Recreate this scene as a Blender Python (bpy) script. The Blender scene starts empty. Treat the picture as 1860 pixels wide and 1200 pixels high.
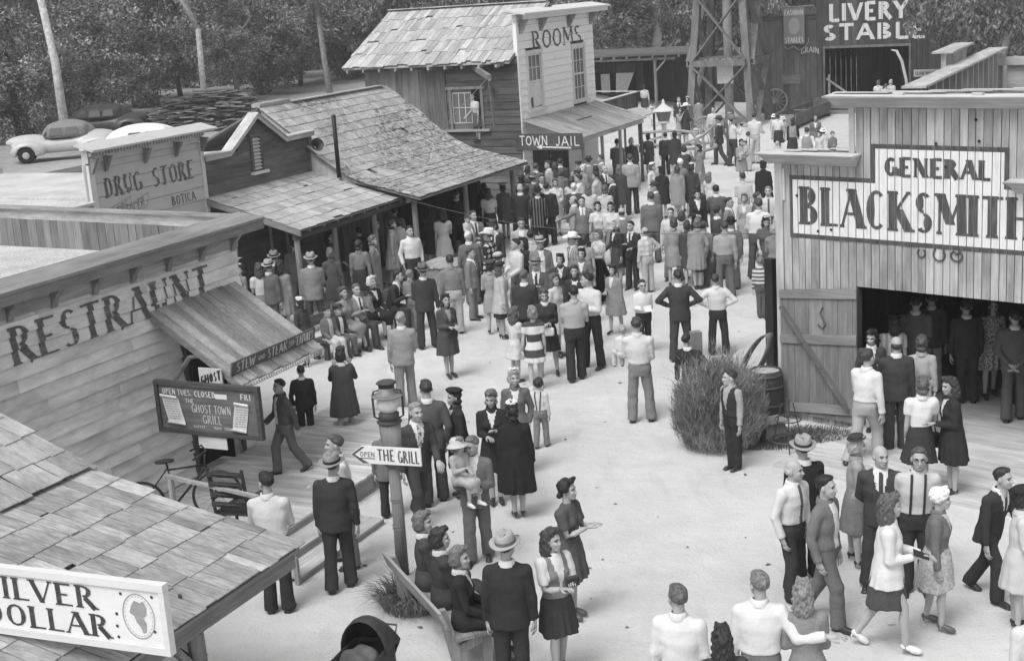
import bpy, bmesh, math, random
import numpy as np
from mathutils import Vector, Matrix
C = bpy.context.scene.collection
# ---------------------------------------------------------------- camera, sky, sun, exposure
TILT, ROLL, CAMH, FPX = .2373161, -.0658328, 7.0953, 2553.536
cf = Vector((0, math.cos(TILT), -math.sin(TILT))); cu = Vector((0, math.sin(TILT), math.cos(TILT))); cr = Vector((1, 0, 0))
CA = cr*math.cos(ROLL)+cu*math.sin(ROLL); CB = cu*math.cos(ROLL)-cr*math.sin(ROLL)
cam = bpy.data.cameras.new('camera'); cam.sensor_width = 36; cam.lens = FPX/1860*36; cam.clip_end = 2000; cam.clip_start = .1
co = bpy.data.objects.new('camera', cam); C.objects.link(co)
M4 = Matrix((CA, CB, -cf)).transposed().to_4x4(); M4.translation = (0, 0, CAMH); co.matrix_world = M4
bpy.context.scene.camera = co
w = bpy.data.worlds.new('World'); bpy.context.scene.world = w; w.use_nodes = True
nt = w.node_tree; bg = nt.nodes['Background']
SUN_EL, SUN_AZ = math.radians(58), math.radians(215)      # azimuth from +Y, clockwise
sky = nt.nodes.new('ShaderNodeTexSky'); sky.sky_type = 'NISHITA'; sky.sun_disc = False
sky.sun_elevation = SUN_EL; sky.sun_rotation = SUN_AZ; sky.air_density = 1.0; sky.dust_density = 4.0
bw = nt.nodes.new('ShaderNodeRGBToBW')                     # a black and white photograph: grey daylight
nt.links.new(sky.outputs[0], bw.inputs[0]); nt.links.new(bw.outputs[0], bg.inputs[0]); bg.inputs[1].default_value = .14
sl = bpy.data.lights.new('sun', 'SUN'); sl.energy = 1.05; sl.angle = math.radians(26)
so = bpy.data.objects.new('sun', sl); C.objects.link(so)
sd = Vector((math.sin(SUN_AZ)*math.cos(SUN_EL), math.cos(SUN_AZ)*math.cos(SUN_EL), math.sin(SUN_EL)))
so.rotation_euler = sd.to_track_quat('Z', 'Y').to_euler()
vs = bpy.context.scene.view_settings; vs.view_transform = 'Standard'; vs.look = 'None'; vs.gamma = 1; vs.exposure = 0.64
bpy.context.scene.cycles.max_bounces = 5; bpy.context.scene.cycles.diffuse_bounces = 3
random.seed(11)
R = random.random
def rr(a, b): return a+(b-a)*random.random()
# ---------------------------------------------------------------- where a point of the street stands
def ray(x, y): return CA*((x-930)/FPX)+CB*((600-y)/FPX)+cf
def G(x, y, z=0.):
    d = ray(x, y); t = (z-CAMH)/d.z; return Vector((d.x*t, d.y*t, z))
def hgt(g, y):
    lo, hi = -3, 25
    for _ in range(40):
        m = (lo+hi)/2; d = Vector((g[0], g[1], m-CAMH))
        if 600-FPX*d.dot(CB)/d.dot(cf) > y: lo = m
        else: hi = m
    return lo
def U(x, y, o, phi):
    a = math.radians(phi); n = Vector((-math.sin(a), math.cos(a))); r = ray(x, y)
    t = (n.x*o[0]+n.y*o[1])/(n.x*r.x+n.y*r.y); return ((r.x*t-o[0])*math.cos(a)+(r.y*t-o[1])*math.sin(a), CAMH+r.z*t)
# ---------------------------------------------------------------- objects
def tag(o, label=None, cat=None, group=None, kind=None):
    if label: o['label'] = label
    if cat: o['category'] = cat
    if group: o['group'] = group
    if kind: o['kind'] = kind
    return o
def thing(name, label, cat, loc=(0, 0, 0), rz=0, group=None):
    o = bpy.data.objects.new(name, None); C.objects.link(o); o.empty_display_size = .2
    o.location = loc; o.rotation_euler = (0, 0, math.radians(rz)); return tag(o, label, cat, group)
class MB:
    def __init__(s): s.v = []; s.f = []; s.m = []; s.cuts = []
    def add(s, vs, fs, mi=0):
        n = len(s.v); s.v += [tuple(p) for p in vs]; s.f += [tuple(i+n for i in f) for f in fs]; s.m += [mi]*len(fs)
    def box(s, x0, x1, y0, y1, z0, z1, mi=0):
        s.add([(x0,y0,z0),(x1,y0,z0),(x1,y1,z0),(x0,y1,z0),(x0,y0,z1),(x1,y0,z1),(x1,y1,z1),(x0,y1,z1)], BOXF, mi); return s
    def hexa(s, p, mi=0): s.add(p, BOXF, mi); return s
    def beam(s, p, q, w, h, up=(0,0,1), mi=0):
        p = Vector(p); q = Vector(q); d = (q-p).normalized(); u = Vector(up)
        if abs(d.dot(u)) > .98: u = Vector((0, 1, 0))
        a = d.cross(u).normalized(); b = a.cross(d).normalized(); a = a*w/2; b = b*h/2
        s.hexa([p-a-b, p+a-b, q+a-b, q-a-b, p-a+b, p+a+b, q+a+b, q-a+b], mi); return s
    def tube(s, pts, rads, n=8, mi=0, cap=True):
        pts = [Vector(p) for p in pts]; V = []; F = []
        if not hasattr(rads, '__len__'): rads = [rads]*len(pts)
        a = None
        for i, p in enumerate(pts):
            d = (pts[min(i+1, len(pts)-1)]-pts[max(i-1, 0)]).normalized()
            if a is None:
                u = Vector((0, 0, 1)) if abs(d.z) < .9 else Vector((1, 0, 0)); a = d.cross(u).normalized()
            else: a = (a-d*a.dot(d)).normalized()
            b = d.cross(a)
            for k in range(n):
                t = 2*math.pi*k/n; V.append(p+(a*math.cos(t)+b*math.sin(t))*rads[i])
        for i in range(len(pts)-1):
            for k in range(n): F.append((i*n+k, i*n+(k+1) % n, (i+1)*n+(k+1) % n, (i+1)*n+k))
        if cap: F += [tuple(range(n-1, -1, -1)), tuple(range((len(pts)-1)*n, len(pts)*n))]
        s.add(V, F, mi); return s
    def ring(s, c, R_, r, axis=(0,0,1), n=28, m=6, mi=0, sx=1):
        c = Vector(c); ax = Vector(axis).normalized(); u = Vector((0,0,1)) if abs(ax.z) < .9 else Vector((1,0,0))
        a = ax.cross(u).normalized(); b = ax.cross(a); V = []; F = []
        for i in range(n):
            t = 2*math.pi*i/n; e = a*math.cos(t)*sx+b*math.sin(t)
            for k in range(m):
                q = 2*math.pi*k/m; V.append(c+e*(R_+r*math.cos(q))+ax*r*math.sin(q))
        for i in range(n):
            for k in range(m): F.append((i*m+k, ((i+1) % n)*m+k, ((i+1) % n)*m+(k+1) % m, i*m+(k+1) % m))
        s.add(V, F, mi); return s
    def lathe(s, prof, c=(0,0,0), n=16, sx=1, sy=1, mi=0, fn=None, cap=True):
        V = []; F = []
        for j, (r, z) in enumerate(prof):
            for k in range(n):
                t = 2*math.pi*k/n; q = r*(fn(t, z, j) if fn else 1); V.append((c[0]+q*math.cos(t)*sx, c[1]+q*math.sin(t)*sy, c[2]+z))
        for j in range(len(prof)-1):
            for k in range(n): F.append((j*n+k, j*n+(k+1) % n, (j+1)*n+(k+1) % n, (j+1)*n+k))
        if cap: F += [tuple(range(n-1, -1, -1)), tuple(range((len(prof)-1)*n, len(prof)*n))]
        s.add(V, F, mi); return s
    def mesh(s, name, smooth=False):
        me = bpy.data.meshes.new(name); me.from_pydata(s.v, [], s.f)
        if any(s.m): me.polygons.foreach_set('material_index', s.m)
        if smooth: me.polygons.foreach_set('use_smooth', [True]*len(s.f))
        me.update(); return me
    def build(s, name, mat, parent=None, smooth=False, split=False):
        if split or len(s.cuts) > 1:                       # one object per board / per word
            cs = ([0] if s.cuts and s.cuts[0] else [])+s.cuts+[len(s.f)]; o = None
            if split: cs = list(range(0, len(s.f), 6))+[len(s.f)]
            for a, b in zip(cs, cs[1:]):
                if b <= a: continue
                u = sorted({i for f in s.f[a:b] for i in f}); ix = {q: i for i, q in enumerate(u)}; k = MB(); k.v = [s.v[i] for i in u]; k.f = [tuple(ix[i] for i in f) for f in s.f[a:b]]; k.m = s.m[a:b]; o = k.build(name, mat, parent, smooth)
            return o
        me = s.mesh(name, smooth)
        for m in (mat if isinstance(mat, (list, tuple)) else [mat]): me.materials.append(m)
        return link(name, me, parent)
BOXF = [(3,2,1,0),(4,5,6,7),(0,1,5,4),(1,2,6,5),(2,3,7,6),(3,0,4,7)]
def link(name, me, parent=None):
    o = bpy.data.objects.new(name, me); C.objects.link(o)
    if parent: o.parent = parent
    return o
# ---------------------------------------------------------------- materials (all greys)
def newmat(name, rough=.85, spec=.25):
    m = bpy.data.materials.new(name); m.use_nodes = True; b = m.node_tree.nodes['Principled BSDF']
    b.inputs['Roughness'].default_value = rough; b.inputs['Specular IOR Level'].default_value = spec
    return m, m.node_tree, b
def N_(nt, t, **k):
    n = nt.nodes.new('ShaderNode'+t)
    for a, v in k.items(): setattr(n, a, v)
    return n
def noise(nt, co, scale, detail=4, rough=.6, sc3=None):
    n = N_(nt, 'TexNoise'); n.inputs['Scale'].default_value = scale; n.inputs['Detail'].default_value = detail; n.inputs['Roughness'].default_value = rough
    if sc3:
        mp = N_(nt, 'Mapping'); mp.inputs['Scale'].default_value = sc3; nt.links.new(co, mp.inputs[0]); nt.links.new(mp.outputs[0], n.inputs[0])
    else: nt.links.new(co, n.inputs[0])
    return n.outputs[0]
def mrange(nt, v, a, b, c, d):
    n = N_(nt, 'MapRange'); nt.links.new(v, n.inputs[0])
    for i, x in enumerate((a, b, c, d)): n.inputs[i+1].default_value = x
    return n.outputs[0]
def mul(nt, a, b, op='MULTIPLY'):
    n = N_(nt, 'Math', operation=op)
    for i, x in enumerate((a, b)):
        if isinstance(x, (int, float)): n.inputs[i].default_value = x
        else: nt.links.new(x, n.inputs[i])
    return n.outputs[0]
def bump(nt, b, h, st=.3, dist=.01):
    n = N_(nt, 'Bump'); n.inputs['Strength'].default_value = st; n.inputs['Distance'].default_value = dist
    nt.links.new(h, n.inputs['Height']); nt.links.new(n.outputs[0], b.inputs['Normal'])
MC = {}
def grey(v, rough=.85, var=.12, scale=9., spec=.25, bmp=0):
    k = ('g', v, rough, var, scale, bmp)
    if k in MC: return MC[k]
    m, nt, b = newmat('grey_%03d' % int(v*1000), rough, spec)
    co = N_(nt, 'TexCoord').outputs['Object']
    n = noise(nt, co, scale, 3); nt.links.new(mrange(nt, n, .3, .7, v*(1-var), v*(1+var)), b.inputs['Base Color'])
    if bmp: bump(nt, b, n, bmp, .02)
    MC[k] = m; return m
def wood(v, ax='z', con=.35, isl=.25, fine=30, blotch=.25, rough=.9):
    k = ('w', v, ax, con, isl, fine, blotch)
    if k in MC: return MC[k]
    m, nt, b = newmat('weathered_wood', rough, .15)
    co = N_(nt, 'TexCoord').outputs['Object']; geo = N_(nt, 'NewGeometry')
    off = N_(nt, 'VectorMath', operation='MULTIPLY_ADD'); nt.links.new(co, off.inputs[0]); off.inputs[1].default_value = (1, 1, 1)
    cmb = N_(nt, 'CombineXYZ'); r100 = mul(nt, geo.outputs['Random Per Island'], 37.)
    for i in range(3): nt.links.new(r100, cmb.inputs[i])
    nt.links.new(cmb.outputs[0], off.inputs[2]); co2 = off.outputs[0]
    s3 = [1, 1, 1]; s3['xyz'.index(ax)] = .045
    g = noise(nt, co2, fine, 5, .65, s3)
    s4 = [1, 1, 1]; s4['xyz'.index(ax)] = .35
    bl = noise(nt, co2, 3.2, 4, .6, s4)
    f = mul(nt, mrange(nt, g, .3, .72, 1-con, 1+con*.6), mrange(nt, bl, .3, .7, 1-blotch, 1+blotch))
    f = mul(nt, f, mrange(nt, geo.outputs['Random Per Island'], 0, 1, 1-isl, 1+isl))
    nt.links.new(mul(nt, f, v), b.inputs['Base Color']); bump(nt, b, g, .35, .008)
    MC[k] = m; return m
def paint(v, under=.3, wear=.45, ax='z', rough=.8):
    k = ('p', v, under, wear, ax)
    if k in MC: return MC[k]
    m, nt, b = newmat('worn_paint', rough, .2); co = N_(nt, 'TexCoord').outputs['Object']
    s3 = [1, 1, 1]; s3['xyz'.index(ax)] = .12
    g = noise(nt, co, 22, 6, .7, s3); bl = noise(nt, co, 2.5, 3, .5)
    t = mul(nt, mrange(nt, g, .42, .68, 0, 1), mrange(nt, bl, .35, .65, .3, 1)); t = mul(nt, t, wear)
    mx = N_(nt, 'MapRange'); nt.links.new(t, mx.inputs[0]); mx.inputs[3].default_value = v; mx.inputs[4].default_value = under
    nt.links.new(mx.outputs[0], b.inputs['Base Color']); MC[k] = m; return m
def glass():
    if 'glass' in MC: return MC['glass']
    m, nt, b = newmat('window_glass', .12, .6); b.inputs['Base Color'].default_value = (.13, .13, .13, 1); MC['glass'] = m; return m
def ground_mat():
    m, nt, b = newmat('packed_dirt', .95, .1); co = N_(nt, 'TexCoord').outputs['Object']
    big = noise(nt, co, .25, 4, .6); mid = noise(nt, co, 1.6, 5, .65); fin = noise(nt, co, 28, 3, .7)
    f = mul(nt, mrange(nt, big, .3, .7, .86, 1.1), mrange(nt, mid, .3, .7, .93, 1.05)); f = mul(nt, f, mrange(nt, fin, .3, .7, .93, 1.06))
    st = noise(nt, co, .9, 6, .7); f = mul(nt, f, mrange(nt, st, .6, .74, 1, .8))
    sp = noise(nt, co, 7, 4, .75); f = mul(nt, f, mrange(nt, sp, .66, .72, 1, .72)); f = mul(nt, f, mrange(nt, noise(nt, co, 2.6, 3, .6, (1, .25, 1)), .55, .75, 1, .88))
    vo = N_(nt, 'TexVoronoi'); vo.inputs['Scale'].default_value = 3.2; nt.links.new(co, vo.inputs[0]); f = mul(nt, f, mrange(nt, vo.outputs['Distance'], .03, .09, .8, 1))
    # beyond the yard the ground turns to dry weeds and leaf litter
    sep = N_(nt, 'SeparateXYZ'); nt.links.new(co, sep.inputs[0])
    d = mul(nt, mul(nt, sep.outputs[0], -.899), mul(nt, sep.outputs[1], .438), 'ADD')
    d = mul(nt, d, mul(nt, mrange(nt, big, .3, .7, -2.5, 2.5), mrange(nt, mid, .3, .7, -1.2, 1.2), 'ADD'), 'ADD')
    wd = mul(nt, mrange(nt, d, 33, 44, 0, 1), mrange(nt, mid, .35, .65, .5, 1))
    bs = mul(nt, f, .565); wc = mul(nt, mrange(nt, fin, .3, .7, .12, .22), mrange(nt, mid, .3, .7, .8, 1.4))
    mx = N_(nt, 'Mix', data_type='FLOAT'); nt.links.new(wd, mx.inputs[0]); nt.links.new(bs, mx.inputs[2]); nt.links.new(wc, mx.inputs[3])
    nt.links.new(mx.outputs[0], b.inputs['Base Color']); bump(nt, b, mul(nt, mul(nt, fin, mid), mul(nt, sp, vo.outputs['Distance'], 'ADD'), 'ADD'), .55, .03); return m
def leafmat(v, name='leaves', var=.5):
    k = ('l', v, var)
    if k in MC: return MC[k]
    m, nt, b = newmat(name, .7, .2); geo = N_(nt, 'NewGeometry'); co = N_(nt, 'TexCoord').outputs['Object']
    f = mul(nt, mrange(nt, geo.outputs['Random Per Island'], 0, 1, 1-var, 1+var), mul(nt, mrange(nt, noise(nt, co, .55, 3), .3, .7, .6, 1.5), mrange(nt, noise(nt, co, 1.7, 2), .35, .65, .65, 1.45)))
    nt.links.new(mul(nt, f, v), b.inputs['Base Color']); MC[k] = m; return m
# ---------------------------------------------------------------- boards, shingles, lettering
def cut(a, b, holes):
    segs = [(a, b)]
    for h0, h1 in holes:
        segs = [s for x0, x1 in segs for s in ((x0, min(x1, h0)), (max(x0, h1), x1)) if s[1]-s[0] > .02]
    return segs
def lap(mb, x0, x1, z0, z1, y, h, holes=(), lift=.022, tops=None, joint=2.6, gap=.011):
    """lap siding on a facade: local x along, front is -y; holes (xa, xb, za, zb)"""
    z = z0; i = 0
    while z < z1-.02:
        zt = min(z+h, z1); hs = [(a, b) for a, b, c, d in holes if c < zt-.02 and d > z+.02]
        if tops: hs = hs+tops(z, zt)
        for a, b in cut(x0, x1, hs):
            q = a
            while q < b-.01:
                e = min(b, q+joint*rr(.6, 1.4)); e = b if b-e < .4 else e
                l = lift*rr(.8, 1.3); mb.hexa([(q,y-l,z),(e-.004,y-l,z),(e-.004,y+.02,z),(q,y+.02,z),(q,y-.003,zt-gap),(e-.004,y-.003,zt-gap),(e-.004,y+.02,zt-gap),(q,y+.02,zt-gap)]); q = e
        z = zt; i += 1
def vboards(mb, x0, x1, z0, z1, y, w, th=.025, gap=.008, holes=(), jz=0, rec=None):
    x = x0
    while x < x1-.02:
        e = min(x+w*rr(.85, 1.15), x1); e = x1 if x1-e < w*.4 else e
        for a, b in cut(z0, z1+rr(-jz, jz), [(c, d) for xa, xb, c, d in holes if xa < e-.01 and xb > x+.01]):
            yy = y+rr(-.006, .004); mb.box(x+gap/2, e-gap/2, yy-th, yy, a, b)
        if rec is not None: rec.append((x+gap/2, e-gap/2))
        x = e
def shingles(mb, x0, x1, prof, n, w=.22, th=.016, mess=.25, over=1.25, miss=.0):
    """prof: list of (y, z) from the ridge down; n courses; each shingle a thin slab"""
    P = [Vector((0, p[0], p[1])) for p in prof]; L = [0]
    for i in range(1, len(P)): L.append(L[-1]+(P[i]-P[i-1]).length)
    def at(t):
        t = max(0, t)
        for i in range(1, len(P)):
            if t <= L[i] or i == len(P)-1:
                d = (P[i]-P[i-1]).normalized(); return P[i-1]+d*(t-L[i-1]), Vector((0, -d.z, d.y)) if d.y < 0 else Vector((0, d.z, -d.y)), d
    cl = L[-1]/n
    for r in range(n-1, -1, -1):
        x = x0-rr(0, w*.5); a0 = cl*r-cl*(over-1); a1 = cl*(r+1)
        while x < x1:
            ww = w*rr(.6, 1.45); xa = max(x, x0+rr(-.03, .03)); xb = min(x+ww-.009, x1+rr(-.03, .03))
            if xb-xa > .03 and R() > miss:
                p0, nn, d = at(a0); p1, n1, d1 = at(a1); s = (nn if nn.z > 0 else -nn); s1 = (n1 if n1.z > 0 else -n1)
                j = rr(-1, 1)*mess*.12*cl+(rr(-.22, .1)*cl if R() < mess*.2 else 0); k = rr(.8, 1.5)*th+(rr(0, .03) if R() < mess*.3 else 0); sk = rr(-.02, .02)*mess
                e = p1+d1*j; V = []
                for q, up in ((p0, .0), (e, k)):
                    V.append((q, up))
                b0 = p0+s*.002; b1 = e+s1*(k*.5); t0 = p0+s*(.002+th*.6); t1 = e+s1*(k*.5+th)
                mb.hexa([(xa, b1.y, b1.z), (xb, b1.y, b1.z), (xb+sk, b0.y, b0.z), (xa+sk, b0.y, b0.z), (xa, t1.y, t1.z), (xb, t1.y, t1.z), (xb+sk, t0.y, t0.z), (xa+sk, t0.y, t0.z)])
            x += ww
T_, t_ = 1, 0
FONT = {
'A': (.78, [('l',.06,0,.39,1,0),('l',.39,1,.72,0,1),('l',.2,.36,.58,.36,0)]), 'B': (.7, [('l',.15,0,.15,1,1),('a',.3,.75,.28,.25,-90,90),('a',.3,.26,.34,.26,-90,90)]),
'C': (.7, [('a',.38,.5,.34,.5,50,310)]), 'D': (.74, [('l',.15,0,.15,1,1),('a',.26,.5,.4,.5,-90,90)]),
'E': (.64, [('l',.15,0,.15,1,1),('l',.15,.96,.58,.96,0),('l',.15,.5,.46,.5,0),('l',.15,.04,.6,.04,0)]), 'F': (.6, [('l',.15,0,.15,1,1),('l',.15,.96,.58,.96,0),('l',.15,.5,.46,.5,0)]),
'G': (.74, [('a',.38,.5,.34,.5,50,330),('l',.66,.05,.66,.42,1),('l',.45,.42,.7,.42,0)]), 'H': (.78, [('l',.14,0,.14,1,1),('l',.64,0,.64,1,1),('l',.14,.5,.64,.5,0)]),
'I': (.32, [('l',.16,0,.16,1,1)]), 'J': (.55, [('l',.42,.25,.42,1,1),('a',.25,.24,.17,.24,180,360)]), 'K': (.76, [('l',.15,0,.15,1,1),('l',.15,.38,.66,1,0),('l',.32,.56,.68,0,1)]),
'L': (.6, [('l',.15,0,.15,1,1),('l',.15,.04,.58,.04,0)]), 'M': (.92, [('l',.12,0,.14,1,0),('l',.14,1,.46,.25,1),('l',.46,.25,.78,1,0),('l',.78,1,.8,0,1)]),
'N': (.78, [('l',.13,0,.13,1,0),('l',.13,1,.65,0,1),('l',.65,0,.65,1,0)]), 'O': (.76, [('a',.38,.5,.35,.5,0,360)]), 'P': (.66, [('l',.15,0,.15,1,1),('a',.28,.73,.32,.27,-90,90)]),
'R': (.74, [('l',.15,0,.15,1,1),('a',.28,.74,.3,.26,-90,90),('l',.34,.48,.66,0,1)]), 'S': (.62, [('a',.31,.745,.25,.255,40,270),('a',.31,.25,.27,.25,-140,90)]),
'T': (.7, [('l',.35,0,.35,1,1),('l',.04,.96,.66,.96,0)]), 'U': (.74, [('l',.14,.3,.14,1,1),('l',.6,.3,.6,1,0),('a',.37,.3,.23,.3,180,360)]), 'V': (.76, [('l',.06,1,.38,0,1),('l',.38,0,.7,1,0)]),
'W': (1., [('l',.05,1,.27,0,1),('l',.27,0,.5,.8,0),('l',.5,.8,.72,0,1),('l',.72,0,.95,1,0)]), 'Y': (.72, [('l',.05,1,.36,.48,1),('l',.36,.48,.67,1,0),('l',.36,0,.36,.48,1)]),
'.': (.25, [('l',.12,0,.12,.12,1)]), ' ': (.38, []), '-': (.5, [('l',.08,.45,.42,.45,0)]),
'o': (.6, [('a',.3,.36,.24,.34,0,360)]), 'h': (.5,[('l',.1,0,.1,1,0),('a',.27,.3,.17,.3,0,180)]), 'e': (.5,[('a',.25,.3,.2,.3,20,330),('l',.06,.32,.44,.32,0)])}
def tpolys(txt, W, H, thick=.2, thin=.08, serif=.0, fit=True, track=.06, shear=0.):
    adv = sum(FONT[c][0]+track for c in txt)-track; kx = W/adv if fit else H; out = []; x = 0
    for c in txt:
        cw, st = FONT[c]
        def line(a, b, d, e, wd):
            L = math.hypot((d-a)*kx, (e-b)*H); nx, ny = -(e-b)*H/L*wd/2*H, (d-a)*kx/L*wd/2*H
            X0, Y0, X1, Y1 = (x+a)*kx, b*H, (x+d)*kx, e*H
            if abs(e-b) > .5:      # stems end level
                hx = wd/2*H*L/abs((e-b)*H); out.append([(X0-hx, Y0), (X0+hx, Y0), (X1+hx, Y1), (X1-hx, Y1)])
            else: out.append([(X0+nx, Y0+ny), (X0-nx, Y0-ny), (X1-nx, Y1-ny), (X1+nx, Y1+ny)])
        for s in st:
            if s[0] == 'l':
                _, a, b, d, e, k = s; line(a, b, d, e, thick if k else thin)
                if serif and abs(e-b) > .45:
                    for px, py in ((a, b), (d, e)):
                        if py in (0, 1) and not (c in 'MNVW' and py == 0 and px in (.46, .38)):
                            wd = (thick if k else thin)*H/kx/2+serif; s2 = .07; y0 = py if py == 0 else 1-s2
                            out.append([((x+px-wd)*kx, y0*H), ((x+px+wd)*kx, y0*H), ((x+px+wd*.85)*kx, (y0+s2)*H), ((x+px-wd*.85)*kx, (y0+s2)*H)])
            else:
                _, cx_, cy_, rx, ry, a0, a1 = s; n = 12; pr = None
                for i in range(n+1):
                    t = math.radians(a0+(a1-a0)*i/n); wd = (thin+(thick-thin)*abs(math.cos(t)))*H; rX, rY = rx*kx, ry*H
                    X, Y = (x+cx_)*kx, cy_*H; ox = rX*math.cos(t); oy = rY*math.sin(t); ix = max(rX-wd, .0)*math.cos(t); iy = max(rY-(thin*1.15*H if abs(math.sin(t)) > .3 else wd), 0)*math.sin(t)
                    cur = ((X+ox, Y+oy), (X+ix, Y+iy))
                    if pr: out.append([pr[0], cur[0], cur[1], pr[1]])
                    pr = cur
        x += cw+track
    return [[(px+py*shear, py) for px, py in p] for p in out]
def clip(p, i, lo, hi):
    for v, sg in ((lo, 1), (hi, -1)):
        o = []
        for k in range(len(p)):
            a, b = p[k-1], p[k]; da, db = (a[i]-v)*sg, (b[i]-v)*sg
            if (da >= 0) != (db >= 0):
                t = da/(da-db); o.append((a[0]+(b[0]-a[0])*t, a[1]+(b[1]-a[1])*t))
            if db >= 0: o.append(b)
        p = o
        if len(p) < 3: return []
    return p
def letter(mb, polys, fn, strips=None, axis=0, mi=0):
    """paint polygons through fn(u, v, k) -> 3D, cut into the board strips"""
    if len(polys) > 2: mb.cuts.append(len(mb.f))
    for k, p in enumerate(polys):
        for st in (strips or [None]):
            q = clip(p, axis, st[0], st[1]) if st else p
            if len(q) < 3: continue
            a = sum(q[i-1][0]*q[i][1]-q[i][0]*q[i-1][1] for i in range(len(q)))
            if abs(a) < 1e-6: continue
            if a < 0: q = q[::-1]
            mb.add([fn(x, y, k) for x, y in q], [tuple(range(len(q)))], mi)
def sub(p, n):
    return p
# ================================================================ the ground
gm = ground_mat()
mb = MB(); xs = [-400, -200, -120] + [-80+4*i for i in range(41)] + [120, 200, 400]; ys = [-30, -10] + [4*i for i in range(36)] + [180, 260, 420, 700]
def gz(x, y):                                             # the parking ground behind the left row lies a little higher
    n = -(x*.899-y*.438)-8; a = min(1, max(0, (n-16)/10)); a = a*a*(3-2*a); return 1.25*a
mb.v = [(x, y, gz(x, y)) for y in ys for x in xs]; nx = len(xs)
mb.f = [(j*nx+i, j*nx+i+1, (j+1)*nx+i+1, (j+1)*nx+i) for j in range(len(ys)-1) for i in range(nx-1)]
tag(mb.build('ground', gm, smooth=True), kind='structure')
PH = 64
SV = Vector((math.cos(math.radians(64)), math.sin(math.radians(64)), 0)); NV = Vector((SV.y, -SV.x, 0))
def lc(o, px, py, z):                                     # facade coordinates (x along, y back) of a point at height z
    g = G(px, py, z)-Vector((o[0], o[1], 0)); return Vector((g.dot(SV), -g.dot(NV), z))
def lx(o, px, py, x):                                     # the same on the cross plane at x
    r = ray(px, py); t = (x+Vector((o[0], o[1], 0)).dot(SV))/r.dot(SV); q = Vector((0, 0, CAMH))+r*t-Vector((o[0], o[1], 0)); return Vector((x, -q.dot(NV), q.z))
def ly(o, px, py, y):
    r = ray(px, py); t = (-y+Vector((o[0], o[1], 0)).dot(NV))/r.dot(NV); q = Vector((0, 0, CAMH))+r*t-Vector((o[0], o[1], 0)); return Vector((q.dot(SV), y, q.z))
def facade_fn(x0, z0, y): return lambda u, v, k: (x0+u, y-.002-.0004*(k % 12), z0+v)
def lapfn(x0, z0, y, zb, h, lift=.028):
    def f(u, v, k):
        z = z0+v; t = ((z-zb) % h)/h; return (x0+u, y-lift*(1-t)-.006-.0003*(k % 12), z)
    return f
def bands(zb, h, z0, H): return [(a-z0+.002, a+h-z0-.001) for a in [zb+h*i for i in range(40)] if a+h > z0 and a < z0+H]
gravel = None
def gravel_mat():
    m, nt, b = newmat('gravel', .95, .1); co = N_(nt, 'TexCoord').outputs['Object']
    f = mul(nt, mrange(nt, noise(nt, co, 40, 3, .8), .35, .65, .55, 1.3), mrange(nt, noise(nt, co, 1.2, 4), .3, .7, .8, 1.15))
    nt.links.new(mul(nt, f, .64), b.inputs['Base Color']); bump(nt, b, noise(nt, co, 55, 3, .8), .8, .03); return m
gravel = gravel_mat()
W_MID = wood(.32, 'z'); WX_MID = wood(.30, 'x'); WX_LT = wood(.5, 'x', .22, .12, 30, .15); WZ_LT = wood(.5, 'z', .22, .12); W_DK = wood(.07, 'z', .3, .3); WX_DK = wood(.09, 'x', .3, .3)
WY_DK = wood(.08, 'y', .3, .3); WY_MID = wood(.32, 'y', .3, .2); SHK = wood(.36, 'y', .3, .26, 26, .25); POST = wood(.2, 'z', .3, .1); DARK = grey(.015, .95, .1, 3)
# ================================================================ restaurant
OR = (-5.24, 19.46); RZ = 64
rest = thing('restaurant', 'pale clapboard restaurant with misspelled RESTRAUNT lettering and a bracketed cornice', 'building', (OR[0], OR[1], 0), RZ)
mb = MB(); H = .185; ZB = .3
lap(mb, -5.6, 2.38, ZB, 3.5, 0, H, [(.86, 1.95, .2, 2.25)], lift=.03)
mb.box(-5.6, .86, .025, .12, .0, 3.8); mb.box(1.95, 2.38, .025, .12, 0, 3.8); mb.box(.86, 1.95, .025, .12, 2.25, 3.8); mb.box(2.3, 2.38, .121, 8, .0, 3.2)
mb.build('wall', wood(.7, 'x', .16, .1, 60, .3), rest)
mb = MB(); mb.box(-5.6, 2.4, -.035, .02, 3.5, 3.78); mb.build('frieze', wood(.34, 'x', .3, .1), rest)
mb = MB(); mb.hexa([(-5.6,-.3,3.86),(2.8,-.3,3.86),(2.8,.2,3.93),(-5.6,.2,3.93),(-5.6,-.3,3.9),(2.8,-.3,3.9),(2.8,.2,3.97),(-5.6,.2,3.97)]); mb.box(-5.6, 2.8, -.27, -.235, 3.72, 3.858); mb.box(2.76, 2.79, -.232, .16, 3.72, 3.858)
mb.build('cornice', wood(.24, 'x', .3, .1), rest)
for i in range(8):
    x = 2.25-.78*i; mb = MB()
    mb.hexa([(x-.05,-.05,3.46),(x+.05,-.05,3.46),(x+.05,-.036,3.46),(x-.05,-.036,3.46),(x-.05,-.1,3.58),(x+.05,-.1,3.58),(x+.05,-.036,3.58),(x-.05,-.036,3.58)]); mb.hexa([(x-.05,-.1,3.58),(x+.05,-.1,3.58),(x+.05,-.036,3.58),(x-.05,-.036,3.58),(x-.05,-.22,3.72),(x+.05,-.22,3.72),(x+.05,-.036,3.72),(x-.05,-.036,3.72)])
    mb.build('bracket', wood(.25, 'z', .3, .1), rest)
mb = MB(); x = 0
A_, B_ = Vector((2.72, .22)), Vector((3.62, 7.5)); d = (B_-A_); L = d.length; d /= L
t = 0
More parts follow.
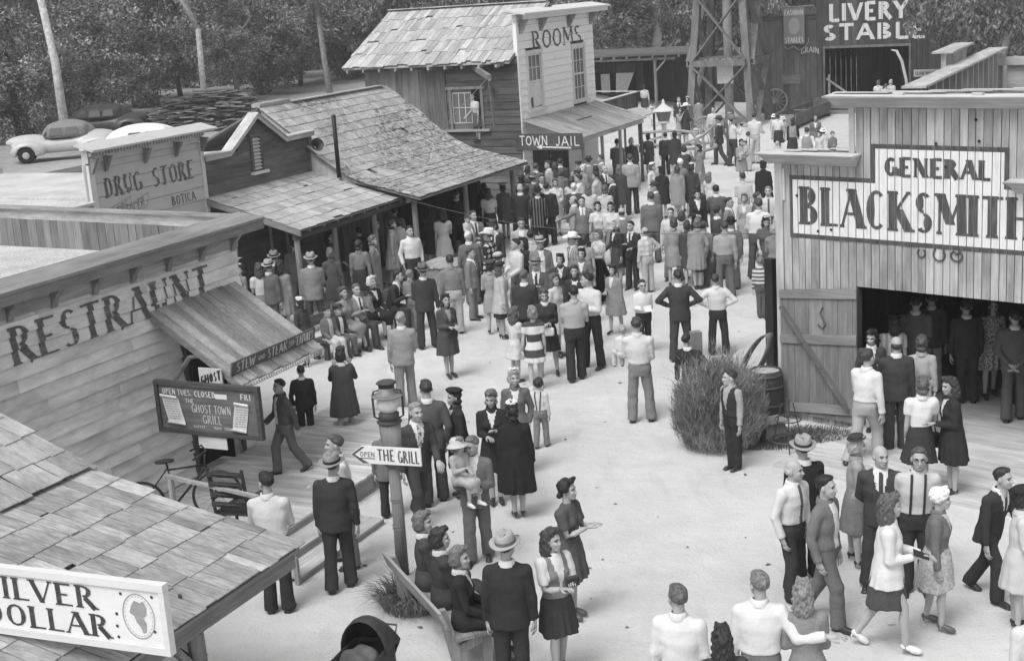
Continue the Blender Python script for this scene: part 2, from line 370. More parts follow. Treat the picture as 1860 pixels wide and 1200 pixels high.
while t < L:
    e = min(L, t+rr(.16, .22)); a = A_+d*t; b = A_+d*(e-.008); n = Vector((d.y, -d.x))*.03*rr(.8, 1.3)
    mb.hexa([(a.x-n.x, a.y-n.y, 3.2), (a.x, a.y, 3.2), (b.x, b.y, 3.2), (b.x-n.x, b.y-n.y, 3.2), (a.x-n.x, a.y-n.y, 3.72), (a.x, a.y, 3.72), (b.x, b.y, 3.72), (b.x-n.x, b.y-n.y, 3.72)]); t = e
mb.build('parapet', wood(.2, 'z', .35, .25), rest)
mb = MB(); n = Vector((d.y, -d.x))
def plank(mb, a, b, o0, o1, z0, z1):
    q = [a+n*o0, b+n*o0, b+n*o1, a+n*o1]; mb.hexa([(p.x, p.y, z0) for p in q]+[(p.x, p.y, z1) for p in q])
for k in range(3): plank(mb, A_+d*L*k/3, A_+d*(L*(k+1)/3-.01), .036, .07, 3.72, 3.9)
plank(mb, A_, B_, -.03, .034, 3.72, 3.9); plank(mb, A_+d*.05, B_, -.1, .09, 3.905, 3.94)
mb.build('parapet_rail', wood(.36, 'y', .35, .3, 20), rest)
mb = MB(); mb.add([(-5.6, .125, 3.26), (2.7, .125, 3.26), (3.6, 7.5, 3.2), (3.6, 9.5, 3.2), (-5.6, 9.5, 3.2)], [(0, 1, 2, 3, 4)]); mb.build('gravel_roof', gravel, rest)
mb = MB(); letter(mb, tpolys('RESTRAUNT', 4.12, .5, .22, .06, .06), lapfn(-2.5, 2.88, 0, ZB, H, .041), bands(ZB, H, 2.88, .5), 1); mb.build('painted_lettering', paint(.1, .35, .6, 'x'), rest)
# awning
aw = MB(); AX0, AX1 = .18, 2.24; x = AX0
def asl(y): return 2.97+(y)*.66
while x < AX1-.02:
    e = min(AX1, x+rr(.15, .22)); j = rr(-.02, .02); z = rr(-.004, .008); aw.hexa([(x,-1.52+j,asl(-1.52)+z),(e-.008,-1.52+j,asl(-1.52)+z),(e-.008,-.03,asl(-.03)+z),(x,-.03,asl(-.03)+z),(x,-1.52+j,asl(-1.52)+z+.025),(e-.008,-1.52+j,asl(-1.52)+z+.025),(e-.008,-.03,asl(-.03)+z+.025),(x,-.03,asl(-.03)+z+.025)]); aw.hexa([(e-.022,-1.51,asl(-1.51)+.03),(e+.008,-1.51,asl(-1.51)+.03),(e+.008,-.04,asl(-.04)+.03),(e-.022,-.04,asl(-.04)+.03),(e-.02,-1.51,asl(-1.51)+.046),(e+.006,-1.51,asl(-1.51)+.046),(e+.006,-.04,asl(-.04)+.046),(e-.02,-.04,asl(-.04)+.046)]) if e < AX1-.05 else None; x = e
a = aw.build('awning', wood(.3, 'y', .3, .32, 26), rest)
mb = MB(); mb.hexa([(AX0-.012,-1.5,asl(-1.5)-.1),(AX0+.03,-1.5,asl(-1.5)-.1),(AX0+.03,-.04,asl(-.04)-.1),(AX0-.012,-.04,asl(-.04)-.1),(AX0-.012,-1.5,asl(-1.5)-.005),(AX0+.03,-1.5,asl(-1.5)-.005),(AX0+.03,-.04,asl(-.04)-.005),(AX0-.012,-.04,asl(-.04)-.005)])
mb.hexa([(AX1-.04,-1.5,asl(-1.5)-.1),(AX1,-1.5,asl(-1.5)-.1),(AX1,-.04,asl(-.04)-.1),(AX1-.04,-.04,asl(-.04)-.1),(AX1-.04,-1.5,asl(-1.5)-.005),(AX1,-1.5,asl(-1.5)-.005),(AX1,-.04,asl(-.04)-.005),(AX1-.04,-.04,asl(-.04)-.005)])
mb.tube([(AX0+.05,-.04,1.75),(AX0+.05,-.28,1.95),(AX0+.05,-.6,2.32),(AX0+.05,-.85,2.36)], .035, 6); mb.tube([(AX1-.05,-.04,1.75),(AX1-.05,-.28,1.95),(AX1-.05,-.6,2.32),(AX1-.05,-.85,2.36)], .035, 6)
mb.build('awning_frame', wood(.22, 'y', .3, .1), a)
mb = MB(); mb.hexa([(AX0-.03,-1.36,2.11),(AX1+.03,-1.36,2.11),(AX1+.03,-1.335,2.11),(AX0-.03,-1.335,2.11),(AX0-.03,-1.4,2.3),(AX1+.03,-1.4,2.3),(AX1+.03,-1.375,2.3),(AX0-.03,-1.375,2.3)]); fs = mb.build('fascia_sign', wood(.12, 'x', .3, .05), a)
mb = MB()
def ff(u, v, k): return (u+.26, -1.363-.04*v/.19-.002-.0003*(k % 9), 2.135+v)
letter(mb, tpolys('STEW', .45, .14, .17, .1), ff); letter(mb, tpolys('AND', .2, .07, .17, .12), lambda u, v, k: ff(u+.5, v+.03, k)); letter(mb, tpolys('STEAK', .5, .14, .17, .1), lambda u, v, k: ff(u+.76, v, k))
letter(mb, tpolys('OUR', .15, .06, .17, .12), lambda u, v, k: ff(u+1.3, v+.06, k)); letter(mb, tpolys('FEATURES', .5, .14, .17, .1), lambda u, v, k: ff(u+1.46, v, k))
letter(mb, [[(.5, .0), (.7, .03), (.7, .042), (.5, .012)], [(1.3, .02), (1.44, .05), (1.44, .06), (1.3, .032)]], ff)
mb.build('lettering', grey(.6, .8), fs)
mb = MB()
for i in range(34): mb.ring((AX0+.03+i*.061, -1.535, 1.945), .026, .008, (0, 1, 0), 10, 5)
mb.build('chain_trim', grey(.45, .7), a)
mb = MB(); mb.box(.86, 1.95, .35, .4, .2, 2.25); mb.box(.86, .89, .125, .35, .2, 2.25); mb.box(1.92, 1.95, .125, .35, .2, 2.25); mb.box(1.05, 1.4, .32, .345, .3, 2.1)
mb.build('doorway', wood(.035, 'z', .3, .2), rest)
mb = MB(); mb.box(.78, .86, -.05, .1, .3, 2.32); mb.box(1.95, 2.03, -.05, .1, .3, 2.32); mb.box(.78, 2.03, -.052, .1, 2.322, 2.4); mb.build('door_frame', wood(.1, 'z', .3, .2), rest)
# the grill's hanging board
hs = thing('hanging_sign', 'dark framed board reading THE GHOST TOWN GRILL with two paper scrolls', 'sign', (OR[0], OR[1], 0), RZ)
XS = -.34
mb = MB(); mb.box(XS, XS+.03, -2.1, -.46, 1.45, 2.08); mb.build('board', wood(.15, 'y', .3, .05, 24), hs)
mb = MB(); mb.box(XS-.03, XS+.045, -2.16, -.4, 2.08, 2.14); mb.box(XS-.03, XS+.045, -2.16, -.4, 1.39, 1.45); mb.box(XS-.03, XS+.045, -.46, -.4, 1.452, 2.078); mb.box(XS-.03, XS+.045, -2.16, -2.1, 1.452, 2.078)
mb.build('frame', wood(.08, 'y', .3, .1), hs, split=True)
def sf(y0, z0): return lambda u, v, k: (XS-.003-.0004*(k % 9), y0-u, z0+v)
mb = MB()
for t, y, z, ww, hh, th in (('OPEN', -.52, 1.95, .23, .085, .2), ('TUES.', -.78, 1.945, .25, .08, .17), ('CLOSED', -1.07, 1.94, .36, .085, .2), ('FRI', -1.84, 1.94, .18, .085, .2), ('THE', -.9, 1.84, .15, .06, .16), ('GHOST', -1.0, 1.71, .34, .12, .1), ('TOWN', -1.38, 1.71, .28, .12, .1), ('GRILL', -1.17, 1.56, .32, .12, .1), ('BUFFET', -1.0, 1.49, .2, .035, .2), ('TROUT', -1.34, 1.49, .14, .035, .2), ('STEAK', -1.52, 1.49, .13, .035, .2)):
    letter(mb, tpolys(t, ww, hh, th, th*.8), sf(y, z))
mb.build('lettering', grey(.6, .8), hs)
for (y, z, sg) in ((-.47, 1.53, 1), (-1.66, 1.49, -1)):
    mb = MB(); q = []
    pr = [(-.028, .42), (-.05, .45), (-.03, .47), (-.012, .44), (-.012, .38), (-.015, .2), (-.012, .05), (-.02, .01), (-.045, .015), (-.04, .04)]
    for i, (dx, dz) in enumerate(pr):
        sk = sg*.1*(1-dz/.45); mb.v += [(XS+dx, y-.03-sk*.9-(.06 if sg < 0 else 0), z+dz*.9), (XS+dx, y-.32-sk*.9-(.0 if sg < 0 else 0), z+dz*.9-.02)]
    mb.f = [(2*i, 2*i+1, 2*i+3, 2*i+2) for i in range(len(pr)-1)]; mb.m = [0]*len(mb.f)
    sc = mb.build('paper_scroll', grey(.62, .9), hs, True)
    mb = MB()
    for r in range(8):
        zz = z+.31-.034*r; sk = sg*.1*(1-(zz-z)/.45/.9); y1 = y-.06-sk*.9-(.06 if sg < 0 else 0); u = 0
        while u < .2: e = min(.22, u+rr(.03, .07)); mb.add([(XS-.0165, y1-u, zz), (XS-.0165, y1-e, zz-.003), (XS-.0165, y1-e, zz+.006), (XS-.0165, y1-u, zz+.009)], [(0, 1, 2, 3)]); u = e+.012
    mb.build('handwriting', grey(.2, .9), sc)
mb = MB(); mb.add([(XS-.004, -1.42, 1.93), (XS-.004, -1.62, 1.93), (XS-.004, -1.62, 2.0), (XS-.004, -1.42, 2.0)], [(0, 1, 2, 3)]); mb.build('paper_patch', grey(.68, .9), hs)
nb = thing('paper_notice', 'blank pale notice hung below the framed grill board', 'notice', (OR[0], OR[1], 0), RZ)
mb = MB(); mb.box(XS, XS+.012, -1.53, -1.05, 1.2, 1.37); mb.build('sheet', wood(.62, 'y', .15, 0), nb)
gs = thing('square_sign', 'white square sign with slanting black GHOST TOWN words under the awning', 'sign', (OR[0], OR[1], 0), RZ)
p = lx(OR, 380, 690, .1); mb = MB(); mb.box(.1, .125, p.y-.22, p.y+.17, p.z-.28, p.z+.17); mb.build('panel', grey(.6, .8), gs)
mb = MB(); fn = lambda u, v, k: (.097-.0003*(k % 7), p.y+.15-u, p.z-.08+v+u*.28); letter(mb, tpolys('GHOST', .36, .13, .24, .2), fn); letter(mb, tpolys('TOWN', .3, .1, .24, .2), lambda u, v, k: fn(u+.05, v-.16, k)); mb.build('lettering', grey(.03), gs)
# boardwalk with steps
bwk = thing('boardwalk', 'raised plank boardwalk with steps in front of the restaurant door', 'boardwalk', (OR[0], OR[1], 0), RZ)
DZ = .3; mb = MB(); x = -1.6
while x < 4.6:
    e = x+rr(.12, .16); y1 = -2.62 if x < 1.2 else -2.62-.0; y1 += max(0, (x-1.6))*.28
    mb.box(x, e-.006, y1+rr(-.01, .01), -.06, DZ-.03, DZ+rr(-.003, .003)); x = e
mb.build('deck_planks', wood(.5, 'y', .25, .13, 24), bwk)
for k, (ya, yb, z) in enumerate(((-3.02, -2.64, .19), (-3.42, -3.04, .09))):
    mb = MB(); mb.box(-1.6, .5, ya, yb, z-.03, z); mb.build('step', wood(.46, 'x', .25, .13, 24), bwk); mb = MB(); mb.box(-1.6, .5, yb, yb+.018, z+.003, z+.1); mb.build('riser', wood(.36, 'x'), bwk)
mb = MB(); mb.beam((-1.63, -2.64, .0), (-1.63, -2.64, .62), .06, .07); mb.beam((-1.63, -3.4, .0), (-1.63, -3.4, .35), .05, .06); mb.beam((-1.63, -2.64, .6), (-1.63, -3.42, .33), .03, .06); mb.build('stair_post', wood(.36, 'z'), bwk, split=True)
mb = MB(); mb.box(-1.6, .5, -3.42, -3.4, .0, .058); mb.box(.52, 1.6, -2.6, -2.57, 0, .26); mb.build('skirting', WX_MID, bwk, split=True)
# rail, bicycle and chair on the boardwalk
rl = thing('porch_railing', 'plain low wooden railing beside the restaurant wall', 'railing', (OR[0], OR[1], 0), RZ)
p0, p1 = lc(OR, 303, 864, 1.12), lc(OR, 468, 902, 1.12); p0.y = min(p0.y, -.05)
mb = MB(); mb.beam(p0, p1, .06, .04); mb.build('top_rail', wood(.36, 'y'), rl)
for p in (p0+(p1-p0)*.04, p1-(p1-p0)*.03): mb = MB(); mb.beam((p.x, p.y, 0), (p.x, p.y, 1.1), .06, .06, (1, 0, 0)); mb.build('post', wood(.36, 'z'), rl)
bp = lc(OR, 400, 940, .3)
bi = thing('bicycle', 'old black bicycle leaning by the railing of the boardwalk', 'bicycle'); bi.location = Vector((OR[0], OR[1], .3))+SV*(bp.x)-NV*bp.y; bi.rotation_euler = (math.radians(4), 0, math.radians(196))
BK = grey(.025, .5, .1)
for x in (0, 1.02):
    mb = MB(); mb.ring((x, 0, .34), .32, .02, (0, 1, 0), 32, 6); wh = mb.build('wheel', BK, bi, True)
    mb = MB()
    for k in range(14): a = math.pi*2*k/14; mb.tube([(x, 0, .34), (x+.31*math.cos(a), 0, .34+.31*math.sin(a))], .003, 4)
    mb.build('spokes', grey(.2, .4), wh)
mb = MB(); mb.tube([(0, 0, .34), (.12, 0, .82), (.1, 0, .92)], .016, 6); mb.tube([(.12, 0, .78), (.62, 0, .78)], .015, 6); mb.tube([(.13, 0, .72), (.55, 0, .3)], .017, 6); mb.tube([(.62, 0, .88), (.55, 0, .3), (1.02, 0, .34)], .014, 6); mb.tube([(.62, 0, .8), (1.02, 0, .34)], .011, 6); mb.build('frame', BK, bi, True)
mb = MB(); mb.tube([(.28, -.28, .93), (.12, -.22, 1.0), (.08, 0, .97), (.12, .22, 1.0), (.28, .28, .93)], .014, 6); mb.build('handlebar', BK, bi, True)
mb = MB(); mb.lathe([(.02, 0), (.1, .02), (.1, .05), (.03, .07)], (.64, 0, .87), 10, 1.3, .8); mb.build('saddle', grey(.04), bi, True)
cp = lc(OR, 446, 978, .3)
ch = thing('porch_chair', 'dark wooden ladder back armchair on the boardwalk', 'chair'); ch.location = Vector((OR[0], OR[1], .3))+SV*cp.x-NV*cp.y; ch.rotation_euler = (0, 0, math.radians(160))
WD = wood(.06, 'z', .3, .1)
for x in (-.25, .25):
    mb = MB(); mb.tube([(x, .22, 0), (x, .24, .45), (x, .32, 1.08)], .022, 6); mb.build('rear_leg', WD, ch)
    mb = MB(); mb.tube([(x, -.25, 0), (x, -.25, .62)], .022, 6); mb.build('front_leg', WD, ch); mb = MB(); mb.beam((x, -.28, .63), (x, .27, .65), .06, .025); mb.build('armrest', WD, ch)
mb = MB(); mb.box(-.27, .27, -.27, .24, .42, .45); mb.build('seat', WD, ch)
for z in (.58, .72, .86, 1.0):
    mb = MB(); mb.tube([(-.25, .24+z*.075, z), (-.1, .29+z*.075, z+.02), (.1, .29+z*.075, z+.02), (.25, .24+z*.075, z)], [.012]*4, 4); y = .25+z*.075; mb.hexa([(-.25,y,z-.03),(.25,y,z-.03),(.25,y+.015,z-.03),(-.25,y+.015,z-.03),(-.25,y,z+.045),(.25,y,z+.045),(.25,y+.015,z+.045),(-.25,y+.015,z+.045)]); mb.build('back_slat', WD, ch)
# ================================================================ silver dollar porch, front left
OS = Vector((OR[0], OR[1], 0))+SV*-5.03
sdl = thing('saloon_porch', 'shake roofed porch in the near left corner below the signboard', 'building', OS, RZ)
E0, E1, E2 = (-5.97, 2.2), (-3.45, 2.72), (-1.6, 3.52)
mb = MB(); shingles(mb, -9, 0, [E1, E0], 6, .17, .012, .3, 1.06); mb.build('porch_roof', wood(.34, 'y', .38, .2, 40, .38), sdl)
mb = MB(); shingles(mb, -9, 0, [(-.6, 3.95), (E1[0]-.1, E1[1]+.012)], 8, .2, .014, .8, 1.15); mb.build('main_roof', wood(.33, 'y', .3, .25, 26, .3), sdl)
mb = MB(); mb.hexa([(-9,E0[0]+.03,E0[1]-.06),(-.02,E0[0]+.03,E0[1]-.06),(-.02,E1[0],E1[1]-.06),(-9,E1[0],E1[1]-.06),(-9,E0[0]+.03,E0[1]-.03),(-.02,E0[0]+.03,E0[1]-.03),(-.02,E1[0],E1[1]-.03),(-9,E1[0],E1[1]-.03)]); mb.hexa([(-9,E1[0]+.002,E1[1]-.06),(-.02,E1[0]+.002,E1[1]-.06),(-.02,-.6,3.86),(-9,-.6,3.86),(-9,E1[0]+.002,E1[1]-.03),(-.02,E1[0]+.002,E1[1]-.03),(-.02,-.6,3.89),(-9,-.6,3.89)]); mb.build('sheathing', wood(.24, 'x'), sdl)
mb = MB(); mb.box(-9, -.05, -5.9, -5.78, 1.98, 2.14); mb.build('eave_beam', wood(.2, 'x'), sdl)
mb = MB(); mb.box(-9, -.05, -.75, -.6, 0, 3.8); mb.build('wall', WX_MID, sdl)
for x in (-1.5, -4.2): mb = MB(); mb.tube([(x, -5.84, 0), (x+.02, -5.84, 1), (x, -5.84, 1.98)], [.085, .078, .075], 8); mb.beam((x, -5.84, 1.6), (x-.3, -5.84, 1.98), .06, .06); mb.build('post', POST, sdl, False)
q = lc(OS, 297, 1064, 3.0)
sg = thing('signboard', 'long white framed board with SILVER DOLLAR in dark western letters and a coin portrait', 'sign'); sg.location = OS+SV*q.x-NV*q.y+Vector((0, 0, 3.0)); sg.rotation_euler = (0, 0, math.radians(RZ+3.5))
Wd, Ht = 1.86, .5
mb = MB(); mb.box(0, .03, .05, Wd-.05, -Ht, -.05); mb.build('board', paint(.72, .5, .35, 'y'), sg)
mb = MB(); mb.box(-.02, .05, 0, Wd, -.048, .01); mb.box(-.02, .05, 0, Wd, -Ht-.06, -Ht-.002); mb.box(-.018, .048, 0, .05, -Ht, -.05); mb.box(-.018, .048, Wd-.05, Wd, -Ht, -.05); mb.build('frame', paint(.66, .45, .4, 'y'), sg, split=True)
def df(y0, z0): return lambda u, v, k: (-.003-.0004*(k % 10), y0-u, z0+v)
mb = MB(); letter(mb, tpolys('SILVER', 1.1, .185, .24, .08, .06), df(1.73, -.255)); letter(mb, tpolys('DOLLAR', 1.22, .185, .24, .08, .06), df(1.75, -.48))
for yy, zz in ((.4, -.1), (.12, -.1), (.13, -.38), (.46, -.27), (.47, -.37), (.47, -.46)): letter(mb, [[(.014*math.cos(a*.785), .014*math.sin(a*.785)) for a in range(8)]], df(yy, zz))
mb.build('lettering', paint(.045, .3, .3, 'y'), sg)
mb = MB(); cy, cz = .26, -.27; rg = []
for a in range(28): t = 2*math.pi*a/28; t2 = 2*math.pi*(a+1)/28; letter(mb, [[(.145*math.cos(t), .185*math.sin(t)), (.145*math.cos(t2), .185*math.sin(t2)), (.137*math.cos(t2), .176*math.sin(t2)), (.137*math.cos(t), .176*math.sin(t))]], df(cy, cz))
for a in range(28): t = 2*math.pi*a/28; t2 = t+.1; letter(mb, [[(.125*math.cos(t), .163*math.sin(t)), (.125*math.cos(t2), .163*math.sin(t2)), (.12*math.cos(t2), .157*math.sin(t2)), (.12*math.cos(t), .157*math.sin(t))]], df(cy, cz))
hp = [(-.07,.1),(-.03,.15),(.03,.13),(.07,.15),(.1,.09),(.09,.02),(.05,-.01),(.08,-.06),(.07,-.14),(.03,-.16),(.01,-.1),(-.03,-.06),(-.05,-.0),(-.1,.03)]
for i in range(len(hp)): letter(mb, [[(0, .02), (hp[i-1][0]*.8, hp[i-1][1]*.85), (hp[i][0]*.8, hp[i][1]*.85)]], df(cy, cz))
mb.build('coin_portrait', paint(.28, .5, .5, 'y'), sg)
sp = lc(OS, 328, 1140, 2.0)
ar = thing('small_sign', 'little white sign with a black mark under the end of the long signboard', 'sign'); ar.location = OS+SV*sp.x-NV*sp.y+Vector((0, 0, 2.0)); ar.rotation_euler = (0, 0, math.radians(RZ-25))
mb = MB(); mb.box(0, .02, -.13, .13, -.2, .22); mb.build('panel', grey(.62), ar); mb = MB(); mb.add([(-.003, .03, -.12), (-.003, -.02, -.12), (-.003, -.02, .06), (-.003, .03, .06)], [(0, 1, 2, 3)]); mb.add([(-.0035, .07, .04), (-.0035, -.06, .04), (-.0035, .0, .15)], [(0, 1, 2)]); mb.build('mark', grey(.05), ar); mb = MB(); mb.box(.021, .04, -.02, .02, -.2, .3); mb.box(-.004, .024, -.14, .14, .222, .24); mb.build('bracket', grey(.08), ar)
# ================================================================ drug store
OD = (-4.71, 30.76); DY = 2.5
dr = thing('drug_store', 'low gravel roofed drug store with a pale board sign parapet and toothed cornice', 'building', (OD[0], OD[1], 0), RZ)
DX0, DX1 = -3.4, .36; ZB = 1.74
mb = MB(); lap(mb, DX0+.1, DX1-.08, ZB, 4.2, DY, .29, joint=6); mb.box(DX0, DX1, DY+.021, DY+.1, 0, 4.2); mb.build('sign_parapet', paint(.52, .36, .5, 'x'), dr)
mb = MB(); mb.box(DX0, DX0+.16, DY-.05, DY+.12, 1.5, 4.16); mb.box(DX1-.08, DX1+.03, DY-.05, DY+.12, 1.5, 4.16); mb.build('corner_board', paint(.62, .4, .3), dr, split=True)
mb = MB(); mb.hexa([(DX0-.12,DY-.32,4.44),(DX1+.3,DY-.32,4.44),(DX1+.3,DY+.15,4.56),(DX0-.12,DY+.15,4.56),(DX0-.12,DY-.32,4.48),(DX1+.3,DY-.32,4.48),(DX1+.3,DY+.15,4.6),(DX0-.12,DY+.15,4.6)]); mb.box(DX0, DX1+.04, DY-.06, DY+.1, 4.2, 4.46); mb.build('cornice', paint(.5, .3, .5, 'x'), dr)
mb = MB(); x = DX0+.02
while x < DX1: mb.box(x, x+.05, DY-.14, DY-.062, 4.34, 4.42); x += .095
mb.build('dentils', paint(.5, .3, .5), dr)
for x in (DX0+.08, DX0+.5, DX0+1.75, DX0+2.8, DX1-.03):
    mb = MB(); mb.hexa([(x-.04,DY-.08,3.98),(x+.04,DY-.08,3.98),(x+.04,DY-.055,3.98),(x-.04,DY-.055,3.98),(x-.04,DY-.26,4.3),(x+.04,DY-.26,4.3),(x+.04,DY-.062,4.3),(x-.04,DY-.062,4.3)]); mb.build('bracket', wood(.22, 'z'), dr)
mb = MB(); bd = lambda z0, h: bands(ZB, .29, z0, h)
letter(mb, tpolys('DRUG', 1.18, .42, .2, .07, .06), lapfn(DX0+.42, 3.42, DY, ZB, .29), bd(3.42, .42), 1); letter(mb, tpolys('STORE', 1.46, .42, .2, .07, .06), lapfn(DX0+1.95, 3.42, DY, ZB, .29), bd(3.42, .42), 1)
letter(mb, tpolys('BOTICA', .86, .2, .18, .12, .03), lapfn(DX0+2.5, 2.93, DY, ZB, .29), bd(2.93, .2), 1)
letter(mb, [[(x, y+.28*x) for x, y in p] for p in tpolys('CIGARS', .72, .19, .1, .07)], lapfn(DX0+.36, 2.92, DY, ZB, .29), bd(2.92, .45), 1)
letter(mb, [[(x, y+.28*x) for x, y in p] for p in tpolys('GROCER', .76, .2, .1, .07)], lapfn(DX0+.85, 2.88, DY, ZB, .29), bd(2.88, .5), 1)
for x0, z0, ww in ((.3, 2.86, .84), (.8, 2.82, .9)):
    fr = [(0, 0), (ww, .28*ww), (ww+.04, .28*ww+.26), (0, .28)]
    letter(mb, [[fr[i-1], fr[i], (fr[i][0]+.012, fr[i][1]+.012), (fr[i-1][0]+.012, fr[i-1][1]+.012)] for i in range(4)], lapfn(DX0+x0, z0, DY-.004, ZB, .29), bd(z0, .7), 1)
mb.build('painted_lettering', paint(.12, .36, .6, 'x'), dr)
mb = MB(); mb.hexa([(-8.5,2.35,3.36),(DX0-.02,2.35,3.36),(DX0-.02,8.6,3.5),(-8.5,8.6,3.5),(-8.5,2.35,3.42),(DX0-.02,2.35,3.42),(DX0-.02,8.6,3.56),(-8.5,8.6,3.56)]); mb.box(DX0, DX1, DY+.12, 8.6, 3.3, 3.5); mb.build('gravel_roof', gravel, dr)
mb = MB(); mb.box(-8.5, DX1, 8.61, 8.66, 3.3, 3.64); mb.build('roof_edge', paint(.5, .3, .5, 'x'), dr)
mb = MB(); mb.box(-8.5, DX0-.05, 2.4, 8.6, 0, 3.34); mb.box(DX0-.04, DX1, 2.65, 8.6, 0, 3.28); mb.build('wall', WX_MID, dr, split=True)
# ================================================================ gabled shop with the plank porch
gb = thing('gabled_shop', 'dark clapboard shop with a stepped gable parapet and plank porch roof', 'building', (OD[0], OD[1], 0), RZ)
GX0, GX1 = .42, 4.8; apx, apz = 2.5, 4.62; rk = [(GX0, 3.84), (1.3, 3.84), (apx, 4.6), (3.62, 3.9), (GX1, 3.9)]
def gtop(x):
    for (a, b), (c, d) in zip(rk, rk[1:]):
        if a <= x <= c: return b+(d-b)*(x-a)/(c-a)
    return 3.8
mb = MB(); z = 2.0
while z < 4.6:
    zt = z+.3; xa, xb = GX0, GX1
    if zt > 3.84: xa = 1.3+(zt-3.84)/.76*1.2; xb = apx+(4.6-zt)/.7*1.12 if zt > 3.9 else GX1
    if xb-xa > .15:
        for a, b in cut(xa, xb, [(2.22, 2.62)] if 3.2 < zt < 4.2 else []):
            mb.hexa([(a,DY-.024,z),(b,DY-.024,z),(b,DY+.02,z),(a,DY+.02,z),(a,DY-.003,zt),(b,DY-.003,zt),(b,DY+.02,zt),(a,DY+.02,zt)])
    z = zt
n = len(rk); mb.add([(x, DY+.021, z) for x, z in rk]+[(GX1, DY+.021, 0), (GX0, DY+.021, 0)], [tuple(range(n+1, -1, -1))]); mb.build('gable_wall', wood(.13, 'x', .35, .2, 24), gb)
mb = MB()
for (a, b), (c, d) in zip(rk, rk[1:]):
    a2 = a-(.06 if a == GX0 else 0); c2 = c+(.06 if c == GX1 else 0)
    mb.hexa([(a2,DY-.16,b),(c2,DY-.16,d),(c2,DY+.14,d),(a2,DY+.14,b),(a2,DY-.16,b+.035),(c2,DY-.16,d+.035),(c2,DY+.14,d+.035),(a2,DY+.14,b+.035)])
    mb.hexa([(a2,DY-.13,b-.1),(c2,DY-.13,d-.1),(c2,DY-.1,d-.1),(a2,DY-.1,b-.1),(a2,DY-.13,b-.002),(c2,DY-.13,d-.002),(c2,DY-.1,d-.002),(a2,DY-.1,b-.002)])
mb.build('parapet_cap', wood(.46, 'x', .25, .12), gb)
mb = MB(); mb.box(2.2, 2.28, DY-.06, DY+.01, 3.24, 4.06); mb.box(2.58, 2.66, DY-.06, DY+.01, 3.24, 4.06); mb.box(2.2, 2.66, DY-.062, DY+.01, 4.062, 4.12); mb.box(2.281, 2.579, DY-.005, DY, 3.24, 4.06); vent = mb.build('vent', wood(.12, 'z'), gb)
mb = MB()
for i in range(9): z = 3.28+i*.086; mb.hexa([(2.285,DY-.06,z),(2.575,DY-.06,z),(2.575,DY-.01,z+.05),(2.285,DY-.01,z+.05),(2.285,DY-.06,z+.014),(2.575,DY-.06,z+.014),(2.575,DY-.01,z+.064),(2.285,DY-.01,z+.064)])
mb.build('louvers', paint(.55, .3, .3), vent); mb = MB(); mb.box(2.14, 2.76, DY-.13, DY, 3.17, 3.235); mb.build('sill', paint(.62, .4, .3, 'x'), vent)
mb = MB(); mb.box(GX1-.1, GX1+.02, DY-.06, DY+.1, 1.8, 3.88); mb.build('corner_board', wood(.16, 'z'), gb)
PE0, PE1 = .3, 5.5
mb = MB(); shingles(mb, PE0, PE1+.05, [(2.47, 2.9), (-.02, 2.2)], 7, .3, .014, .4, 1.05); mb.build('porch_roof', wood(.42, 'y', .25, .17, 26, .25), gb)
mb = MB(); mb.hexa([(PE0,.0,2.15),(PE1,.0,2.15),(PE1,2.45,2.84),(PE0,2.45,2.84),(PE0,.0,2.18),(PE1,.0,2.18),(PE1,2.45,2.87),(PE0,2.45,2.87)]); mb.hexa([(PE0-.02,-.03,2.06),(PE0+.02,-.03,2.06),(PE0+.02,2.45,2.75),(PE0-.02,2.45,2.75),(PE0-.02,-.03,2.19),(PE0+.02,-.03,2.19),(PE0+.02,2.45,2.88),(PE0-.02,2.45,2.88)])
x = PE0+.5
while x < PE1: mb.beam((x, .05, 2.11), (x, 2.4, 2.77), .05, .07, (1, 0, 0)); x += .6
mb.build('rafters', wood(.24, 'y'), gb)
mb = MB(); mb.box(PE0+.05, PE1, .12, .24, 1.96, 2.09); mb.build('eave_beam', WX_DK, gb)
for x, y in ((PE0+.16, .2), (2.02, .2), (3.85, .2), (.5, 2.1), (2.3, 2.2), (3.1, 2.3)):
    mb = MB(); mb.tube([(x, y, 0), (x+.02, y+.01, 1.), (x-.01, y, 1.96)], [.075, .07, .066] if y < 1 else [.04]*3, 8); mb.build('post', wood(.26, 'z', .3, .1), gb)
mb = MB(); vboards(mb, GX0, 9., 0, 2.8, 2.6, .3); mb.box(GX0, GX1, 2.62, 8, 0, 3.4); mb.build('shop_front', wood(.13, 'z', .3, .3), gb)
mb = MB(); mb.hexa([(GX0,DY+.15,3.5),(GX1,DY+.15,3.5),(GX1,7.5,3.3),(GX0,7.5,3.3),(GX0,DY+.15,3.56),(GX1,DY+.15,3.56),(GX1,7.5,3.36),(GX0,7.5,3.36)]); mb.build('back_roof', gravel, gb)
